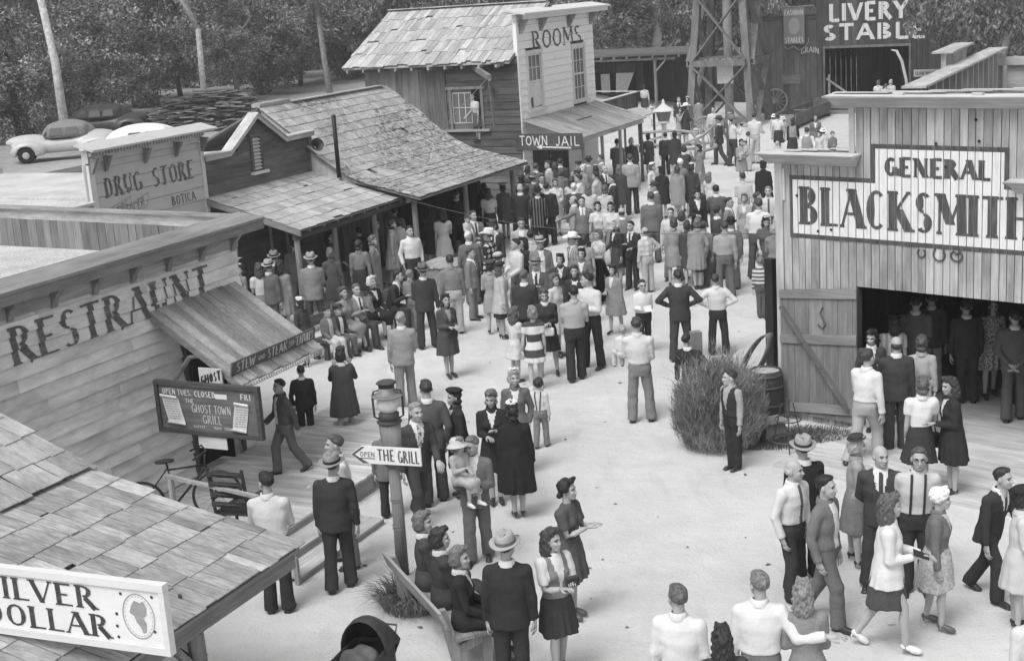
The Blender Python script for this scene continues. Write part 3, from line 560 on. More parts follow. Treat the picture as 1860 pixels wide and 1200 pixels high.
# ================================================================ big shake roofed saloon
sb = thing('shake_roof_store', 'store under a big swept mossy shingle roof with stovepipe and log posts', 'building', (OD[0], OD[1], 0), RZ)
SX0, SX1 = 4.62, 11.15
prof = [(3.85, 4.56), (2.95, 3.92), (2.25, 3.35), (1.7, 2.95), (1.1, 2.66), (.4, 2.5), (-.68, 2.25)]
def shake_mat():
    m = wood(.4, 'y', .25, .17, 26, .22).copy(); nt = m.node_tree; b = nt.nodes['Principled BSDF']; co = N_(nt, 'TexCoord').outputs['Object']
    moss = mul(nt, mrange(nt, noise(nt, co, 9, 5, .8), .47, .57, 0, 1), mrange(nt, noise(nt, co, .45, 2), .4, .52, .1, .9))
    old = b.inputs['Base Color'].links[0].from_socket; mx = N_(nt, 'Mix', data_type='FLOAT'); nt.links.new(moss, mx.inputs[0]); nt.links.new(old, mx.inputs[2]); mx.inputs[3].default_value = .09
    nt.links.new(mx.outputs[0], b.inputs['Base Color']); return m
mb = MB(); shingles(mb, SX0, SX1, prof, 17, .3, .02, .45, 1.25, .004); mb.build('shingle_roof', shake_mat(), sb)
mb = MB()
for i in range(len(prof)-1):
    (a, b), (c, d) = prof[i], prof[i+1]; mb.hexa([(SX0+.02,c,d-.07),(SX1-.02,c,d-.07),(SX1-.02,a,b-.07),(SX0+.02,a,b-.07),(SX0+.02,c,d-.02),(SX1-.02,c,d-.02),(SX1-.02,a,b-.02),(SX0+.02,a,b-.02)])
mb.hexa([(SX0,3.86,4.5),(SX1,3.86,4.5),(SX1,7.4,2.9),(SX0,7.4,2.9),(SX0,3.86,4.55),(SX1,3.86,4.55),(SX1,7.4,2.95),(SX0,7.4,2.95)]); mb.build('roof_deck', wood(.15, 'x'), sb)
mb = MB(); mb.box(SX0+1.45, SX1-.3, 3.72, 4.0, 4.575, 4.6); mb.box(SX0, SX0+1.4, 3.8, 4.05, 4.56, 4.66); mb.build('ridge_board', wood(.36, 'x'), sb, split=True)
mb = MB(); gp = [(3.85, 4.48), (2.95, 3.84), (2.25, 3.27), (1.7, 2.87), (1.2, 2.6)]
y = 1.2
while y < 3.85:
    e = min(3.85, y+.2); f = lambda q: np.interp(q, [g[0] for g in gp[::-1]], [g[1] for g in gp[::-1]]); mb.hexa([(SX0+.1,y,1.8),(SX0+.13,y,1.8),(SX0+.13,e-.008,1.8),(SX0+.1,e-.008,1.8),(SX0+.1,y,f(y)),(SX0+.13,y,f(y)),(SX0+.13,e-.008,f(e)),(SX0+.1,e-.008,f(e))]); y = e
mb.build('gable_boards', paint(.5, .3, .5), sb)
mb = MB(); mb.box(SX0+.2, SX1-.3, 3.9, 4.1, 0, 2.8); mb.box(SX1-.4, SX1-.3, .8, 3.85, 0, 2.6); mb.build('wall', W_DK, sb, split=True)
p = ly(OD, 611, 268, 1.6); mb = MB(); mb.tube([(p.x, 1.6, 2.75), (p.x, 1.6, 4.33)], .055, 10); mb.build('stovepipe', grey(.02, .5), sb, True)
p = ly(OD, 566, 268, 2.3); mb = MB(); mb.lathe([(.03, 0), (.05, .12), (.1, .22), (.17, .27)], (0, 0, 0), 16, cap=False); o = mb.build('horn', grey(.05, .4), sb, True); o.location = (p.x, 2.2, p.z); o.rotation_euler = (math.radians(70), 0, math.radians(-40))
for px, py in ((752, 358), (845, 338), (930, 303)):
    p = ly(OD, px, py+14, -.3); mb = MB(); mb.tube([(p.x, -.3, 0), (p.x+.02, -.3, 1.1), (p.x, -.3, 2.26)], [.085, .075, .07], 8); mb.build('post', wood(.24, 'z', .3, .1), sb)
mb = MB(); mb.box(SX0+.1, SX1-.1, -.36, -.24, 2.1, 2.24); mb.build('eave_beam', WX_DK, sb)
# ================================================================ ROOMS hotel
g = G(947, 385); OM = (g.x, g.y)
rm = thing('rooms_hotel', 'two storey hotel with white false front lettered ROOMS and long shake roof', 'building', (g.x, g.y, 0), RZ)
RX0, RX1 = .4, 6.98; ZB = .2; H = .25
wins = [(1.05, 2.27, 3.2, 5.0), (4.86, 6.08, 3.12, 4.98)]
mb = MB(); lap(mb, RX0+.12, RX1, ZB, 6.1, 0, H, wins+[(2.6, 4.2, 0, 2.1)], joint=5); mb.box(RX0, RX0+.12, -.03, .1, 0, 6.1); mb.build('front_wall', paint(.8, .5, .35, 'x'), rm)
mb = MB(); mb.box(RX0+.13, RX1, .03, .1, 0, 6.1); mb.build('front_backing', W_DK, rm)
mb = MB(); mb.hexa([(RX0-.2,-.45,6.28),(RX1+.75,-.45,6.28),(RX1+.75,.3,6.42),(RX0-.2,.3,6.42),(RX0-.2,-.45,6.34),(RX1+.75,-.45,6.34),(RX1+.75,.3,6.48),(RX0-.2,.3,6.48)]); mb.box(RX0-.1, RX1+.6, -.4, -.36, 6.14, 6.278); mb.box(RX0-.05, RX1+.05, -.06, .08, 6.1, 6.3); mb.build('cornice', paint(.6, .4, .5, 'x'), rm)
for x in (RX0+.3, 2.3, 4.7, 6.7): mb = MB(); mb.hexa([(x-.06,-.08,5.7),(x+.06,-.08,5.7),(x+.06,-.03,5.7),(x-.06,-.03,5.7),(x-.06,-.34,6.13),(x+.06,-.34,6.13),(x+.06,-.062,6.13),(x-.06,-.062,6.13)]); mb.build('bracket', wood(.3, 'z'), rm)
mb = MB(); letter(mb, tpolys('ROOMS', 4.3, .62, .24, .1, .06), lapfn(1.55, 5.1, 0, ZB, H), bands(ZB, H, 5.1, .62), 1); mb.build('painted_lettering', paint(.1, .5, .4, 'x'), rm)
for wi, (a, b, c, d) in enumerate(wins):
    mb = MB(); mb.box(a, a+.1, -.06, .03, c, d); mb.box(b-.1, b, -.06, .03, c, d); mb.box(a-.04, b+.04, -.07, .03, d+.002, d+.12); f = mb.build('window', paint(.6, .35, .4), rm)
    mb = MB(); mb.box(a-.08, b+.08, -.12, .03, c-.08, c-.002); mb.build('sill', paint(.6, .35, .4, 'x'), f)
    mb = MB(); mb.box(a+.102, b-.102, .012, .02, c, d); mb.build('pane', glass(), f)
    mb = MB(); ia, ib = a+.1, b-.1; zm = (c+d)/2
    for z in (c+.02, zm, d-.03): mb.box(ia, ib, -.02, .008, z-.03, z+.03)
    for k in range(4): x = ia+.02+(ib-ia-.04)*k/3; mb.box(x-.015, x+.015, -.015, .006, c+.051, zm-.031); mb.box(x-.015, x+.015, -.015, .006, zm+.031, d-.061)
    for z in (c+(zm-c)*.5, zm+(d-zm)*.5): mb.box(ia+.036, ib-.036, -.012, .004, z-.012, z+.012)
    mb.build('sash', grey(.62, .7), f)
    if wi == 0: mb = MB(); mb.add([(ia+.03, -.022, zm-.04), (ib-.1, -.022, zm-.04), (ib-.05, -.022, c+.1), (ia+.3, -.022, c+.06), (ia+.28, -.022, c+.4), (ia+.05, -.022, c+.36)], [(0, 1, 2, 3, 4, 5)]); mb.build('curtain', grey(.6, .9), f)
mb = MB(); vboards(mb, 0, 3.1, 0, 4.8, 0, .3, .03, .012); sd = mb
V = []
for (x, y, z) in mb.v: V.append((RX0-.002+y, 5.75-x, z))
mb.v = V; mb.build('side_wall', wood(.17, 'z', .35, .35, 22), rm)
mb = MB(); z = .2
while z < 4.8:
    for a, b in cut(.0, 2.64, [(1.35, 2.5)] if 2.72 < z+.2 and z < 3.92 else []): mb.hexa([(RX0-.03,a,z),(RX0-.03,b,z),(RX0+.02,b,z),(RX0+.02,a,z),(RX0-.005,a,z+.24),(RX0-.005,b,z+.24),(RX0+.02,b,z+.24),(RX0+.02,a,z+.24)])
    z += .24
mb.box(RX0+.021, RX0+.1, .1, 5.75, 0, 4.8); mb.box(RX0+.1, RX1, 5.65, 5.75, 0, 4.8); mb.box(RX1-.1, RX1, .1, 5.65, 0, 4.8); mb.build('jail_wall', wood(.12, 'y', .35, .25, 22), rm)
mb = MB(); mb.box(RX0-.06, RX0+.02, 1.3, 1.4, 2.7, 4.0); mb.box(RX0-.06, RX0+.02, 2.46, 2.56, 2.7, 4.0); mb.box(RX0-.07, RX0+.02, 1.2, 2.66, 4.002, 4.09); f = mb.build('jail_window', wood(.2, 'z'), rm)
mb = MB(); mb.box(RX0-.14, RX0+.02, 1.1, 2.75, 2.62, 2.698); mb.build('sill', wood(.3, 'y'), f)
mb = MB(); mb.box(RX0+.01, RX0+.02, 1.75, 2.46, 2.7, 4.0); mb.build('pane', glass(), f); mb = MB(); mb.box(RX0+.012, RX0+.019, 1.4, 1.74, 2.7, 4.0); mb.build('dark_opening_sheet', DARK, f)  # dark sheet on the solid wall stands in for shade inside the open sash
mb = MB()
for y in (1.76, 1.99, 2.22, 2.45): mb.box(RX0-.01, RX0+.008, y-.015, y+.015, 2.9, 3.9)
for z in (2.9, 3.4, 3.88): mb.box(RX0-.012, RX0+.006, 1.745, 2.465, z-.015, z+.015)
mb.build('sash', paint(.5, .3), f)
EA, EZ, RXM, RZM = -.12, 4.86, 3.4, 6.62
mb = MB(); nb_ = len(mb.v); shingles(mb, -6.3, -.06, [(RXM, RZM), (EA, EZ)], 5, .2, .022, .8, 1.12, .01); mb.v = [(y, -x, z) for x, y, z in mb.v]; mb.f = [f[::-1] for f in mb.f]; mb.build('shake_roof', wood(.4, 'x', .28, .22, 26, .2), rm)
mb = MB(); mb.hexa([(EA+.02,.05,EZ-.06),(EA+.02,6.28,EZ-.06),(RXM,6.28,RZM-.06),(RXM,.05,RZM-.06),(EA+.02,.05,EZ-.02),(EA+.02,6.28,EZ-.02),(RXM,6.28,RZM-.02),(RXM,.05,RZM-.02)][::1]); mb.hexa([(RXM+.002,.11,RZM-.06),(RXM+.002,6.28,RZM-.06),(RX1+.4,6.28,EZ-.06),(RX1+.4,.11,EZ-.06),(RXM+.002,.11,RZM-.02),(RXM+.002,6.28,RZM-.02),(RX1+.4,6.28,EZ-.02),(RX1+.4,.11,EZ-.02)])
for y in np.arange(.5, 6.2, .62): mb.box(EA-.06, EA+.6, y-.035, y+.035, EZ-.16, EZ-.065)
mb.build('rafters', wood(.3, 'x'), rm); mb = MB(); mb.box(RXM-.16, RXM+.02, .12, 6.3, RZM+.03, RZM+.06); mb.build('ridge_board', wood(.45, 'y'), rm)
mb = MB(); mb.add([(RX0, 5.76, 4.7), (RX1, 5.76, 4.7), (RXM, 5.76, RZM-.08)], [(0, 2, 1)]); mb.build('gable', W_DK, rm)
# awning over the walk
mb = MB(); x = .5
while x < 6.9:
    e = min(6.92, x+rr(.16, .24)); z = rr(-.005, .006); mb.hexa([(x,-1.95,2.28+z),(e-.008,-1.95,2.28+z),(e-.008,-.04,2.9+z),(x,-.04,2.9+z),(x,-1.95,2.31+z),(e-.008,-1.95,2.31+z),(e-.008,-.04,2.93+z),(x,-.04,2.93+z)]); x = e
mb.box(2.9, 4.2, -.95, -.85, 2.66, 2.7); a = mb.build('awning', wood(.32, 'y', .25, .16, 26, .3), rm)
mb = MB(); mb.box(.5, 6.9, -1.85, -1.75, 2.12, 2.27); mb.hexa([(6.7,-1.95,2.32),(6.95,-1.95,2.32),(6.95,-.04,2.94),(6.7,-.04,2.94),(6.7,-1.95,2.345),(6.95,-1.95,2.345),(6.95,-.04,2.965),(6.7,-.04,2.965)]); mb.build('awning_frame', wood(.4, 'x', .3, .1), a, split=True)
for x in (1.2, 2.9, 4.6, 6.7): mb = MB(); mb.tube([(x, -1.8, 0), (x, -1.8, 2.12)], .06, 7); mb.build('awning_post', wood(.3 if x < 6 else .1, 'z'), a)
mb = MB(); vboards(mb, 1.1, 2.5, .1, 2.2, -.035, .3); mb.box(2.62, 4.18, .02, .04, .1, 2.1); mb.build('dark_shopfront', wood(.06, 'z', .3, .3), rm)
mb = MB(); mb.beam((RX0+.1, 1.7, 4.75), (-1.0, .35, 4.45), .12, .16); mb.beam((RX0-.02, .9, 3.9), (-1.0, .35, 4.38), .08, .1); mb.beam((-.9, .42, 4.34), (-.55, .5, 2.9), .03, .18); mb.build('hoist_beam', wood(.2, 'x'), rm, split=True)
mb = MB(); mb.tube([(-.8, .5, 4.42), (-.3, 1.9, 3.4)], .012, 4); mb.tube([(-.3, 1.9, 3.4), (.3, 3.2, 2.4)], .012, 4); mb.build('rope', grey(.3), rm)
tj = thing('jail_sign', 'dark plank with white TOWN JAIL words and arrow under the hotel awning', 'sign', (OM[0], OM[1], 0), RZ-4)
tj.rotation_euler = (0, 0, math.radians(RZ)); JA, JB = lx(OM, 936, 244, .35), lx(OM, 1059, 272, .35); JY0, JY1, JZ0, JZ1 = JB.y, JA.y, JB.z, JA.z; mb = MB(); mb.box(.35, .39, JY0, JY1, JZ0, JZ1); mb.build('board', wood(.09, 'y', .3, .05), tj)
mb = MB(); JS = (JY1-JY0)/2.2; jf = lambda u, v, k: (.347-.0004*(k % 9), JY1-(.12+u)*JS, JZ0+.04+v*(JZ1-JZ0)/.37); letter(mb, tpolys('TOWN', .95, .22, .14, .13), lambda u, v, k: jf(u, v+.08, k)); letter(mb, tpolys('JAIL', .8, .22, .14, .13), lambda u, v, k: jf(u+1.18, v+.06, k)); letter(mb, [[(.72, .03), (1.7, .0), (1.7, .035), (.72, .06)], [(.55, .045), (.74, -.01), (.74, .1)]], jf); mb.build('lettering', grey(.68, .8), tj)
# ================================================================ shed, pen and lean-to behind the hotel
def frame_at(px, py, phi): g = G(px, py); return g, phi
g = G(1196, 205); sh = thing('open_shed', 'long flat roofed open shed with curtained window beyond the hotel', 'building', (g.x, g.y, 0), -27)
SH = hgt(g, 100)
mb = MB(); mb.hexa([(-7,-.5,SH),(2.2,-.5,SH),(2.2,4,SH+.1),(-7,4,SH+.1),(-7,-.5,SH+.12),(2.2,-.5,SH+.12),(2.2,4,SH+.22),(-7,4,SH+.22)]); mb.build('roof', wood(.12, 'x'), sh)
mb = MB()
for i in range(12): mb.box(-6.8+i*.75, -6.7+i*.75, -.62, 3.5, SH-.12, SH-.01)
mb.box(-7, 1.2, -.3, -.16, SH-.26, SH-.125); mb.build('rafters', wood(.2, 'y'), sh)
for x in (0, -5.5): mb = MB(); mb.tube([(x, -.23, 0), (x, -.23, SH-.26)], .09, 7); mb.beam((x, -.23, SH-.9), (x+.6, -.23, SH-.28), .08, .08); mb.build('post', wood(.2, 'z'), sh)
mb = MB(); vboards(mb, -7, -1.6, 0, SH-.5, 2.2, .3, holes=[(-4.5, -2.2, 1.0, 2.1)]); mb.box(-7, 2, 3.6, 3.7, 0, SH); mb.build('back_wall', W_DK, sh)
mb = MB(); mb.box(-4.5, -2.2, 2.25, 2.3, 1., 2.1); wn = mb.build('window', DARK, sh)
mb = MB(); mb.box(-4.25, -3.7, 2.2, 2.22, 1.0, 2.05); mb.hexa([(-3.35,2.2,1.),(-2.7,2.2,1.),(-2.7,2.22,1.),(-3.35,2.22,1.),(-3.3,2.2,2.08),(-2.2,2.2,2.08),(-2.2,2.22,2.08),(-3.3,2.22,2.08)]); mb.build('curtain', grey(.6, .9), wn, split=True)
g = G(1078, 235); pn = thing('plank_pen', 'low plank pen with pale top boards right of the hotel', 'fence', (g.x, g.y, 0), RZ)
zt = 1.35; a0, a1, a2 = [lc((g.x, g.y), px, py, zt) for px, py in ((1080, 188), (1158, 166), (1078, 166))]
mb = MB(); d_ = (a1-a0); L = d_.length; d_.normalize(); nn = Vector((-d_.y, d_.x, 0)); t = 0
while t < L: q = a0+d_*t; q2 = a0+d_*min(L, t+.17); mb.hexa([(q.x,q.y,0),(q2.x,q2.y,0),(q2.x+nn.x*.03,q2.y+nn.y*.03,0),(q.x+nn.x*.03,q.y+nn.y*.03,0),(q.x,q.y,zt-.04),(q2.x,q2.y,zt-.04),(q2.x+nn.x*.03,q2.y+nn.y*.03,zt-.04),(q.x+nn.x*.03,q.y+nn.y*.03,zt-.04)]); t += .18
mb.build('palings', wood(.14, 'z', .3, .3), pn); mb = MB(); mb.beam(a0, a1, .3, .04); mb.beam(a0+(a2-a0)*.06, a2, .2, .04); mb.beam(a1-(a1-a2)*.06, a2, .2, .04); mb.build('top_board', wood(.5, 'y', .2, .1), pn, split=True)
g = G(1175, 238); ln = thing('lean_to', 'small plank lean to roof beyond the hotel awning', 'shelter', (g.x, g.y, 0), RZ)
a0, a1, a2, a3 = [lc((g.x, g.y), px, py, z) for px, py, z in ((1128, 203, 1.75), (1160, 214, 1.5), (1194, 205, 1.5), (1160, 196, 1.75))]
mb = MB(); mb.hexa([a1, a2, a3, a0]+[p+Vector((0, 0, .04)) for p in (a1, a2, a3, a0)]); mb.build('roof', wood(.4, 'y', .2, .1), ln)
for p in (a1*.9+a3*.1, a2*.9+a0*.1, a0*.92+a2*.08): mb = MB(); mb.beam((p.x, p.y, 0), (p.x, p.y, p.z+.02), .08, .08, (1, 0, 0)); mb.build('post', W_DK, ln)
# ================================================================ water tower
F_ = G(1366, 230); wt = thing('water_tower', 'tall cross braced timber water tower at the street end', 'tower', (F_.x, F_.y, 0), -26)
Bs = 3.1; TH = 9.5; tp = .72
def leg(i, z): cx_, cy_ = (-Bs, 0, 0, -Bs)[i], (0, 0, Bs, Bs)[i]; k = z/TH*tp; return Vector((-Bs/2+(cx_+Bs/2)*(1-k*.62), Bs/2+(cy_-Bs/2)*(1-k*.62), z))
TW = wood(.17, 'z', .4, .3)
for i in range(4): mb = MB(); mb.beam(leg(i, 0), leg(i, TH), .34, .34, (1, 0, 0)); mb.build('leg', TW, wt)
lv = [0, 3.05, 6.3, 9.3]
for i in range(4):
    j = (i+1) % 4; dn = (leg(j, 0)-leg(i, 0)).cross(Vector((0, 0, 1))).normalized()
    for a, b in zip(lv, lv[1:]):
        mb = MB(); mb.beam(leg(i, a+.1)+dn*.2, leg(j, b-.1)+dn*.2, .06, .3, dn); mb.beam(leg(j, a+.1)+dn*.265, leg(i, b-.1)+dn*.265, .06, .3, dn); mb.build('cross_brace', TW, wt)
    for z in lv[1:]: mb = MB(); mb.beam(leg(i, z)+dn*.34, leg(j, z)+dn*.34, .08, .3, (0, 0, 1)); mb.build('girt', TW, wt)
mb = MB()
for k in range(10): a = leg(0, 3.2)+(leg(1, 3.2)-leg(0, 3.2))*(k/9.); b = leg(3, 3.2)+(leg(2, 3.2)-leg(3, 3.2))*(k/9.); mb.beam(a, b, .2, .05)
mb.build('platform', wood(.3, 'y'), wt)
mb = MB(); c = (leg(0, 0)+leg(2, 0))/2; mb.tube([c, c+Vector((0, 0, TH))], .22, 10); mb.build('riser_pipe', grey(.35), wt, True)
mb = MB(); mb.box(c.x-.4, c.x+.4, c.y-.6, c.y-.55, 2.0, 2.9); mb.build('notice', grey(.5), wt)
mb = MB(); mb.lathe([(2.2, TH), (2.1, TH+4)], (-Bs/2, Bs/2, 0), 24); mb.build('tank', wood(.2, 'z'), wt)
# ================================================================ livery stable
g = G(1500, 205); LO = (g.x, g.y); LR = -33
lv_ = thing('livery_stable', 'tall dark board stable with big white LIVERY STABLE lettering over its doorway', 'building', (g.x, g.y, 0), LR)
rec = []; mb = MB(); vboards(mb, -.42, 7.5, 0, 7.4, 0, .3, .03, .012, [(0, 4.25, 0, 3.2)], rec=rec); mb.build('front_wall', wood(.075, 'z', .3, .3), lv_)
rec2 = []; mb = MB(); vboards(mb, -3.6, -.43, 0, 4.72, .02, .32, .03, .012, rec=rec2); mb.box(-3.7, -.42, -.05, .3, 4.73, 4.8); mb.build('side_shed', wood(.12, 'z', .3, .2), lv_)
mb = MB(); mb.box(-.42, 7.5, .05, .1, 3.2, 7.4); mb.box(-.42, 0, .05, .1, 0, 3.2); mb.box(4.25, 7.5, .05, .1, 0, 3.2); mb.box(-3.6, -.43, .06, .12, 0, 4.7); mb.box(-.5, 7.5, 7, 7.1, 0, 6); mb.box(-3.6, -3.5, .13, 7, 0, 4.7); mb.box(7.4, 7.5, .13, 7, 0, 7); mb.hexa([(-3.6,.0,4.82),(-.4,.0,4.82),(-.4,7,4.82),(-3.6,7,4.82),(-3.6,.0,4.9),(-.4,.0,4.9),(-.4,7,4.9),(-3.6,7,4.9)]); mb.box(-.41, 7.5, .12, 7, 6.6, 6.7); mb.build('shell', W_DK, lv_)
mb = MB(); vboards(mb, -3.4, 7.3, 0, 4.6, 5, .3, .03, .02); mb.build('inner_wall', wood(.07, 'z', .3, .5), lv_)
mb = MB(); rc = [(a-.2, b-.2) for a, b in rec]; letter(mb, tpolys('LIVERY', 4.0, .84, .24, .2), facade_fn(.2, 4.53, -.034), rc, 0); rc = [(a+.12, b+.12) for a, b in rec]; letter(mb, tpolys('STABLE', 5.2, .78, .25, .2), facade_fn(-.12, 3.58, -.034), rc, 0); mb.build('painted_lettering', paint(.62, .3, .4), lv_)
mb = MB(); mb.box(-.1, 0, -.06, .04, 0, 3.2); mb.box(4.25, 4.35, -.06, .04, 0, 3.2); mb.box(-.1, 4.35, -.062, .04, 3.202, 3.32); mb.build('door_frame', wood(.14, 'z'), lv_)
mb = MB(); mb.beam((0, .15, 1.7), (2.2, .15, .2), .06, .2, (0, 1, 0)); mb.box(.1, .2, .1, .2, 0, 1.9); mb.build('gate_brace', wood(.32, 'x'), lv_)
for x0, x1, z0, z1 in ((-.0, 1.6, .0, .2), (0, 1.6, .3, .45)): mb = MB(); mb.box(x0, x1, -.7, -.2, z0, z1); mb.build('step_plank', wood(.22, 'x'), lv_)
mb = MB(); mb.tube([(3.5, -.4, 3.05), (3.75, -.4, 3.0), (4.0, -.35, 2.5), (4.2, -.3, 1.6), (4.3, -.3, .3)], [.03, .07, .08, .08, .08], 6); mb.build('bent_branch', grey(.5, .8), lv_, True)
fa = thing('stable_panel_sign', 'hanging dark panel sign reading FASHION STABLES on an iron bracket', 'sign', (LO[0], LO[1], 0), LR)
mb = MB(); mb.box(-2.0, -.9, -.45, -.4, 3.5, 5.3); mb.build('panel', paint(.22, .1, .4), fa); mb = MB(); letter(mb, tpolys('FASHION', 1.0, .26, .2, .15), facade_fn(-1.95, 4.93, -.455)); letter(mb, tpolys('STABLES', 1.0, .26, .2, .15), facade_fn(-1.95, 3.58, -.455)); mb.build('lettering', paint(.55, .3, .3), fa)
mb = MB()
for k in range(16): t, t2 = 2*math.pi*k/16, 2*math.pi*(k+1)/16; letter(mb, [[(0, 0), (.3*math.cos(t), .42*math.sin(t)), (.3*math.cos(t2), .42*math.sin(t2))]], facade_fn(-1.45, 4.4, -.455))
mb.build('faded_emblem', paint(.33, .2, .6), fa); mb = MB(); mb.tube([(-2.05, -.42, 5.35), (-.4, -.42, 5.35)], .03, 6); mb.tube([(-2.0, -.42, 3.4), (-1.8, -.42, 3.25), (-1.5, -.42, 3.4), (-1.2, -.42, 3.2), (-.9, -.42, 3.35), (-.7, -.42, 3.6), (-.72, -.42, 3.8)], .025, 5); mb.build('iron_scroll', grey(.25, .5), fa)
gn = thing('arched_words_sign', 'small pale curved lettering scrap reading GRAIN beside the stable doorway', 'sign', (LO[0], LO[1], 0), LR)
mb = MB(); letter(mb, [[(x, y-.5*(x-.5)**2) for x, y in p] for p in tpolys('GRAIN', .95, .28, .17, .14)], facade_fn(-1.25, 3.05, -.06)); mb.build('lettering', paint(.5, .2, .4), gn)
pl = thing('small_board_sign', 'small blank plank sign on the side wall of the stable', 'sign', (LO[0], LO[1], 0), LR); mb = MB(); mb.box(-2.3, -1.3, -.06, -.03, 1.5, 1.95); mb.build('board', wood(.18, 'x'), pl)
pl = thing('trough_sign', 'pale worn board sign right of the stable doorway', 'sign', (LO[0], LO[1], 0), LR); mb = MB(); mb.box(4.5, 5.7, -.09, -.06, 1.7, 2.05); mb.build('board', paint(.4, .2, .5, 'x'), pl); mb = MB(); letter(mb, tpolys('SLOW MULES', 1.05, .18, .18, .15), facade_fn(4.57, 1.78, -.09)); mb.build('lettering', grey(.07), pl)
# wagon wheels and feed trough
wm = wood(.28, 'z', .3, .1)
def wheel(name, label, px, py, r, yaw, lean=8):
    g = G(px, py); o = thing(name, label, 'wagon wheel', g, 0, 'wagon wheels by the stable'); o.rotation_euler = (math.radians(-lean), 0, math.radians(yaw))
    mb = MB(); mb.ring((0, 0, r), r-.05, .05, (0, 1, 0), 32, 6); mb.build('rim', wm, o, True); mb = MB(); mb.tube([(0, -.16, r), (0, .16, r)], .1, 10); mb.build('hub', wm, o)
    mb = MB()
    for k in range(14): a = 2*math.pi*k/14; mb.tube([(.08*math.cos(a), 0, r+.08*math.sin(a)), ((r-.06)*math.cos(a), 0, r+(r-.06)*math.sin(a))], .022, 5)
    mb.build('spokes', wm, o); return o
wheel('wagon_wheel', 'dark spoked wagon wheel leaning on the stable wall, rear of the pair', 1432, 203, .72, -33); wheel('wagon_wheel', 'dark spoked wagon wheel in front of its twin by the stable wall', 1408, 208, .66, -20)
wheel('wagon_wheel', 'spoked wheel propped in the rustic branch fence', 1283, 262, .62, 5, 14)
g = G(1428, 236); tr = thing('feed_trough', 'long dark wooden trough lying before the stable', 'trough', g, math.degrees(math.atan2(G(1488, 212).y-g.y, G(1488, 212).x-g.x)))
L = (G(1490, 210)-g).length; mb = MB()
for y in (-.5, .5): mb.hexa([(0,y*.8,.15),(L,y*.8,.15),(L,y*.8+.05,.15),(0,y*.8+.05,.15),(0,y,.75),(L,y,.75),(L,y+.05,.75),(0,y+.05,.75)])
mb.box(0, L, -.38, .38, .12, .16); mb.box(0, .05, -.38, .4, .17, .7); mb.box(L-.05, L, -.38, .4, .17, .9); mb.box(L*.45, L*.45+.08, -.42, .44, .6, .66); mb.build('box', wood(.17, 'x'), tr)
mb = MB()
for x in (.4, L-.4): mb.box(x, x+.12, -.5, .5, 0, .118)
mb.build('skid', W_DK, tr, split=True)

g0, g1 = G(1215, 186), G(1392, 186); dd = g1-g0; bw_ = thing('plank_fence', 'low dark board wall running behind the water tower to the stable shed', 'fence', g0, math.degrees(math.atan2(dd.y, dd.x)))
mb = MB(); vboards(mb, 0, dd.length+1.2, 0, 3.0, 0, .3, .03, .02, jz=.12); mb.build('boards', wood(.07, 'z', .3, .4), bw_)
mb = MB()
for z in (.6, 2.4): mb.box(0, dd.length+1.2, .01, .06, z, z+.12)
mb.build('rail', W_DK, bw_, split=True)
# ================================================================ signed-distance shapes to meshes
def surfnet(f, lo, hi, h):
    lo = np.array(lo)-h*1.5; n = np.maximum(3, np.ceil((np.array(hi)+h*1.5-lo)/h).astype(int)+1)
    ax = [lo[i]+h*np.arange(n[i]) for i in range(3)]
    X, Y, Z = np.meshgrid(*ax, indexing='ij', sparse=False); D = f(X.astype(np.float32), Y.astype(np.float32), Z.astype(np.float32)).astype(np.float32)
    s = D < 0; a, b, c = n-1
    cnt = np.zeros((a, b, c), np.int8)
    for i in (0, 1):
        for j in (0, 1):
            for k in (0, 1): cnt += s[i:a+i, j:b+j, k:c+k]
    act = (cnt > 0) & (cnt < 8); idx = np.full((a, b, c), -1, np.int64); I = np.argwhere(act); idx[act] = np.arange(len(I))
    acc = np.zeros((len(I), 3)); w = np.zeros(len(I)); crn = [(i, j, k) for i in (0, 1) for j in (0, 1) for k in (0, 1)]
    dv = {q: D[I[:, 0]+q[0], I[:, 1]+q[1], I[:, 2]+q[2]] for q in crn}
    for p in crn:
        for e in range(3):
            if p[e] == 0:
                q = tuple(p[i]+(i == e) for i in range(3)); d0, d1 = dv[p], dv[q]; m = (d0 < 0) != (d1 < 0)
                t = np.where(m, d0/np.where(m, d0-d1, 1), 0); P = np.array(p, float)[None, :].repeat(len(I), 0); P[:, e] += t; acc += P*m[:, None]; w += m
    V = lo+h*(I+acc/w[:, None]); F = []
    for e in range(3):
        o = [0, 1, 2]; o.remove(e); sl0 = [slice(1, n[i]-1) for i in range(3)]; sl0[e] = slice(0, n[e]-1); sl1 = list(sl0); sl1[e] = slice(1, n[e])
        s0, s1 = s[tuple(sl0)], s[tuple(sl1)]; ch = np.argwhere(s0 != s1)
        if not len(ch): continue
        fl = s0[tuple(ch.T)]; base = ch+np.array([0 if i == e else 1 for i in range(3)])
        def cell(da, db): q = base.copy(); q[:, o[0]] -= da; q[:, o[1]] -= db; return idx[tuple(q.T)]
        qd = np.stack([cell(1, 1), cell(0, 1), cell(0, 0), cell(1, 0)], 1)
        if e == 1: fl = ~fl
        qd[~fl] = qd[~fl][:, ::-1]; F.append(qd)
    return V.astype(np.float32), np.concatenate(F)
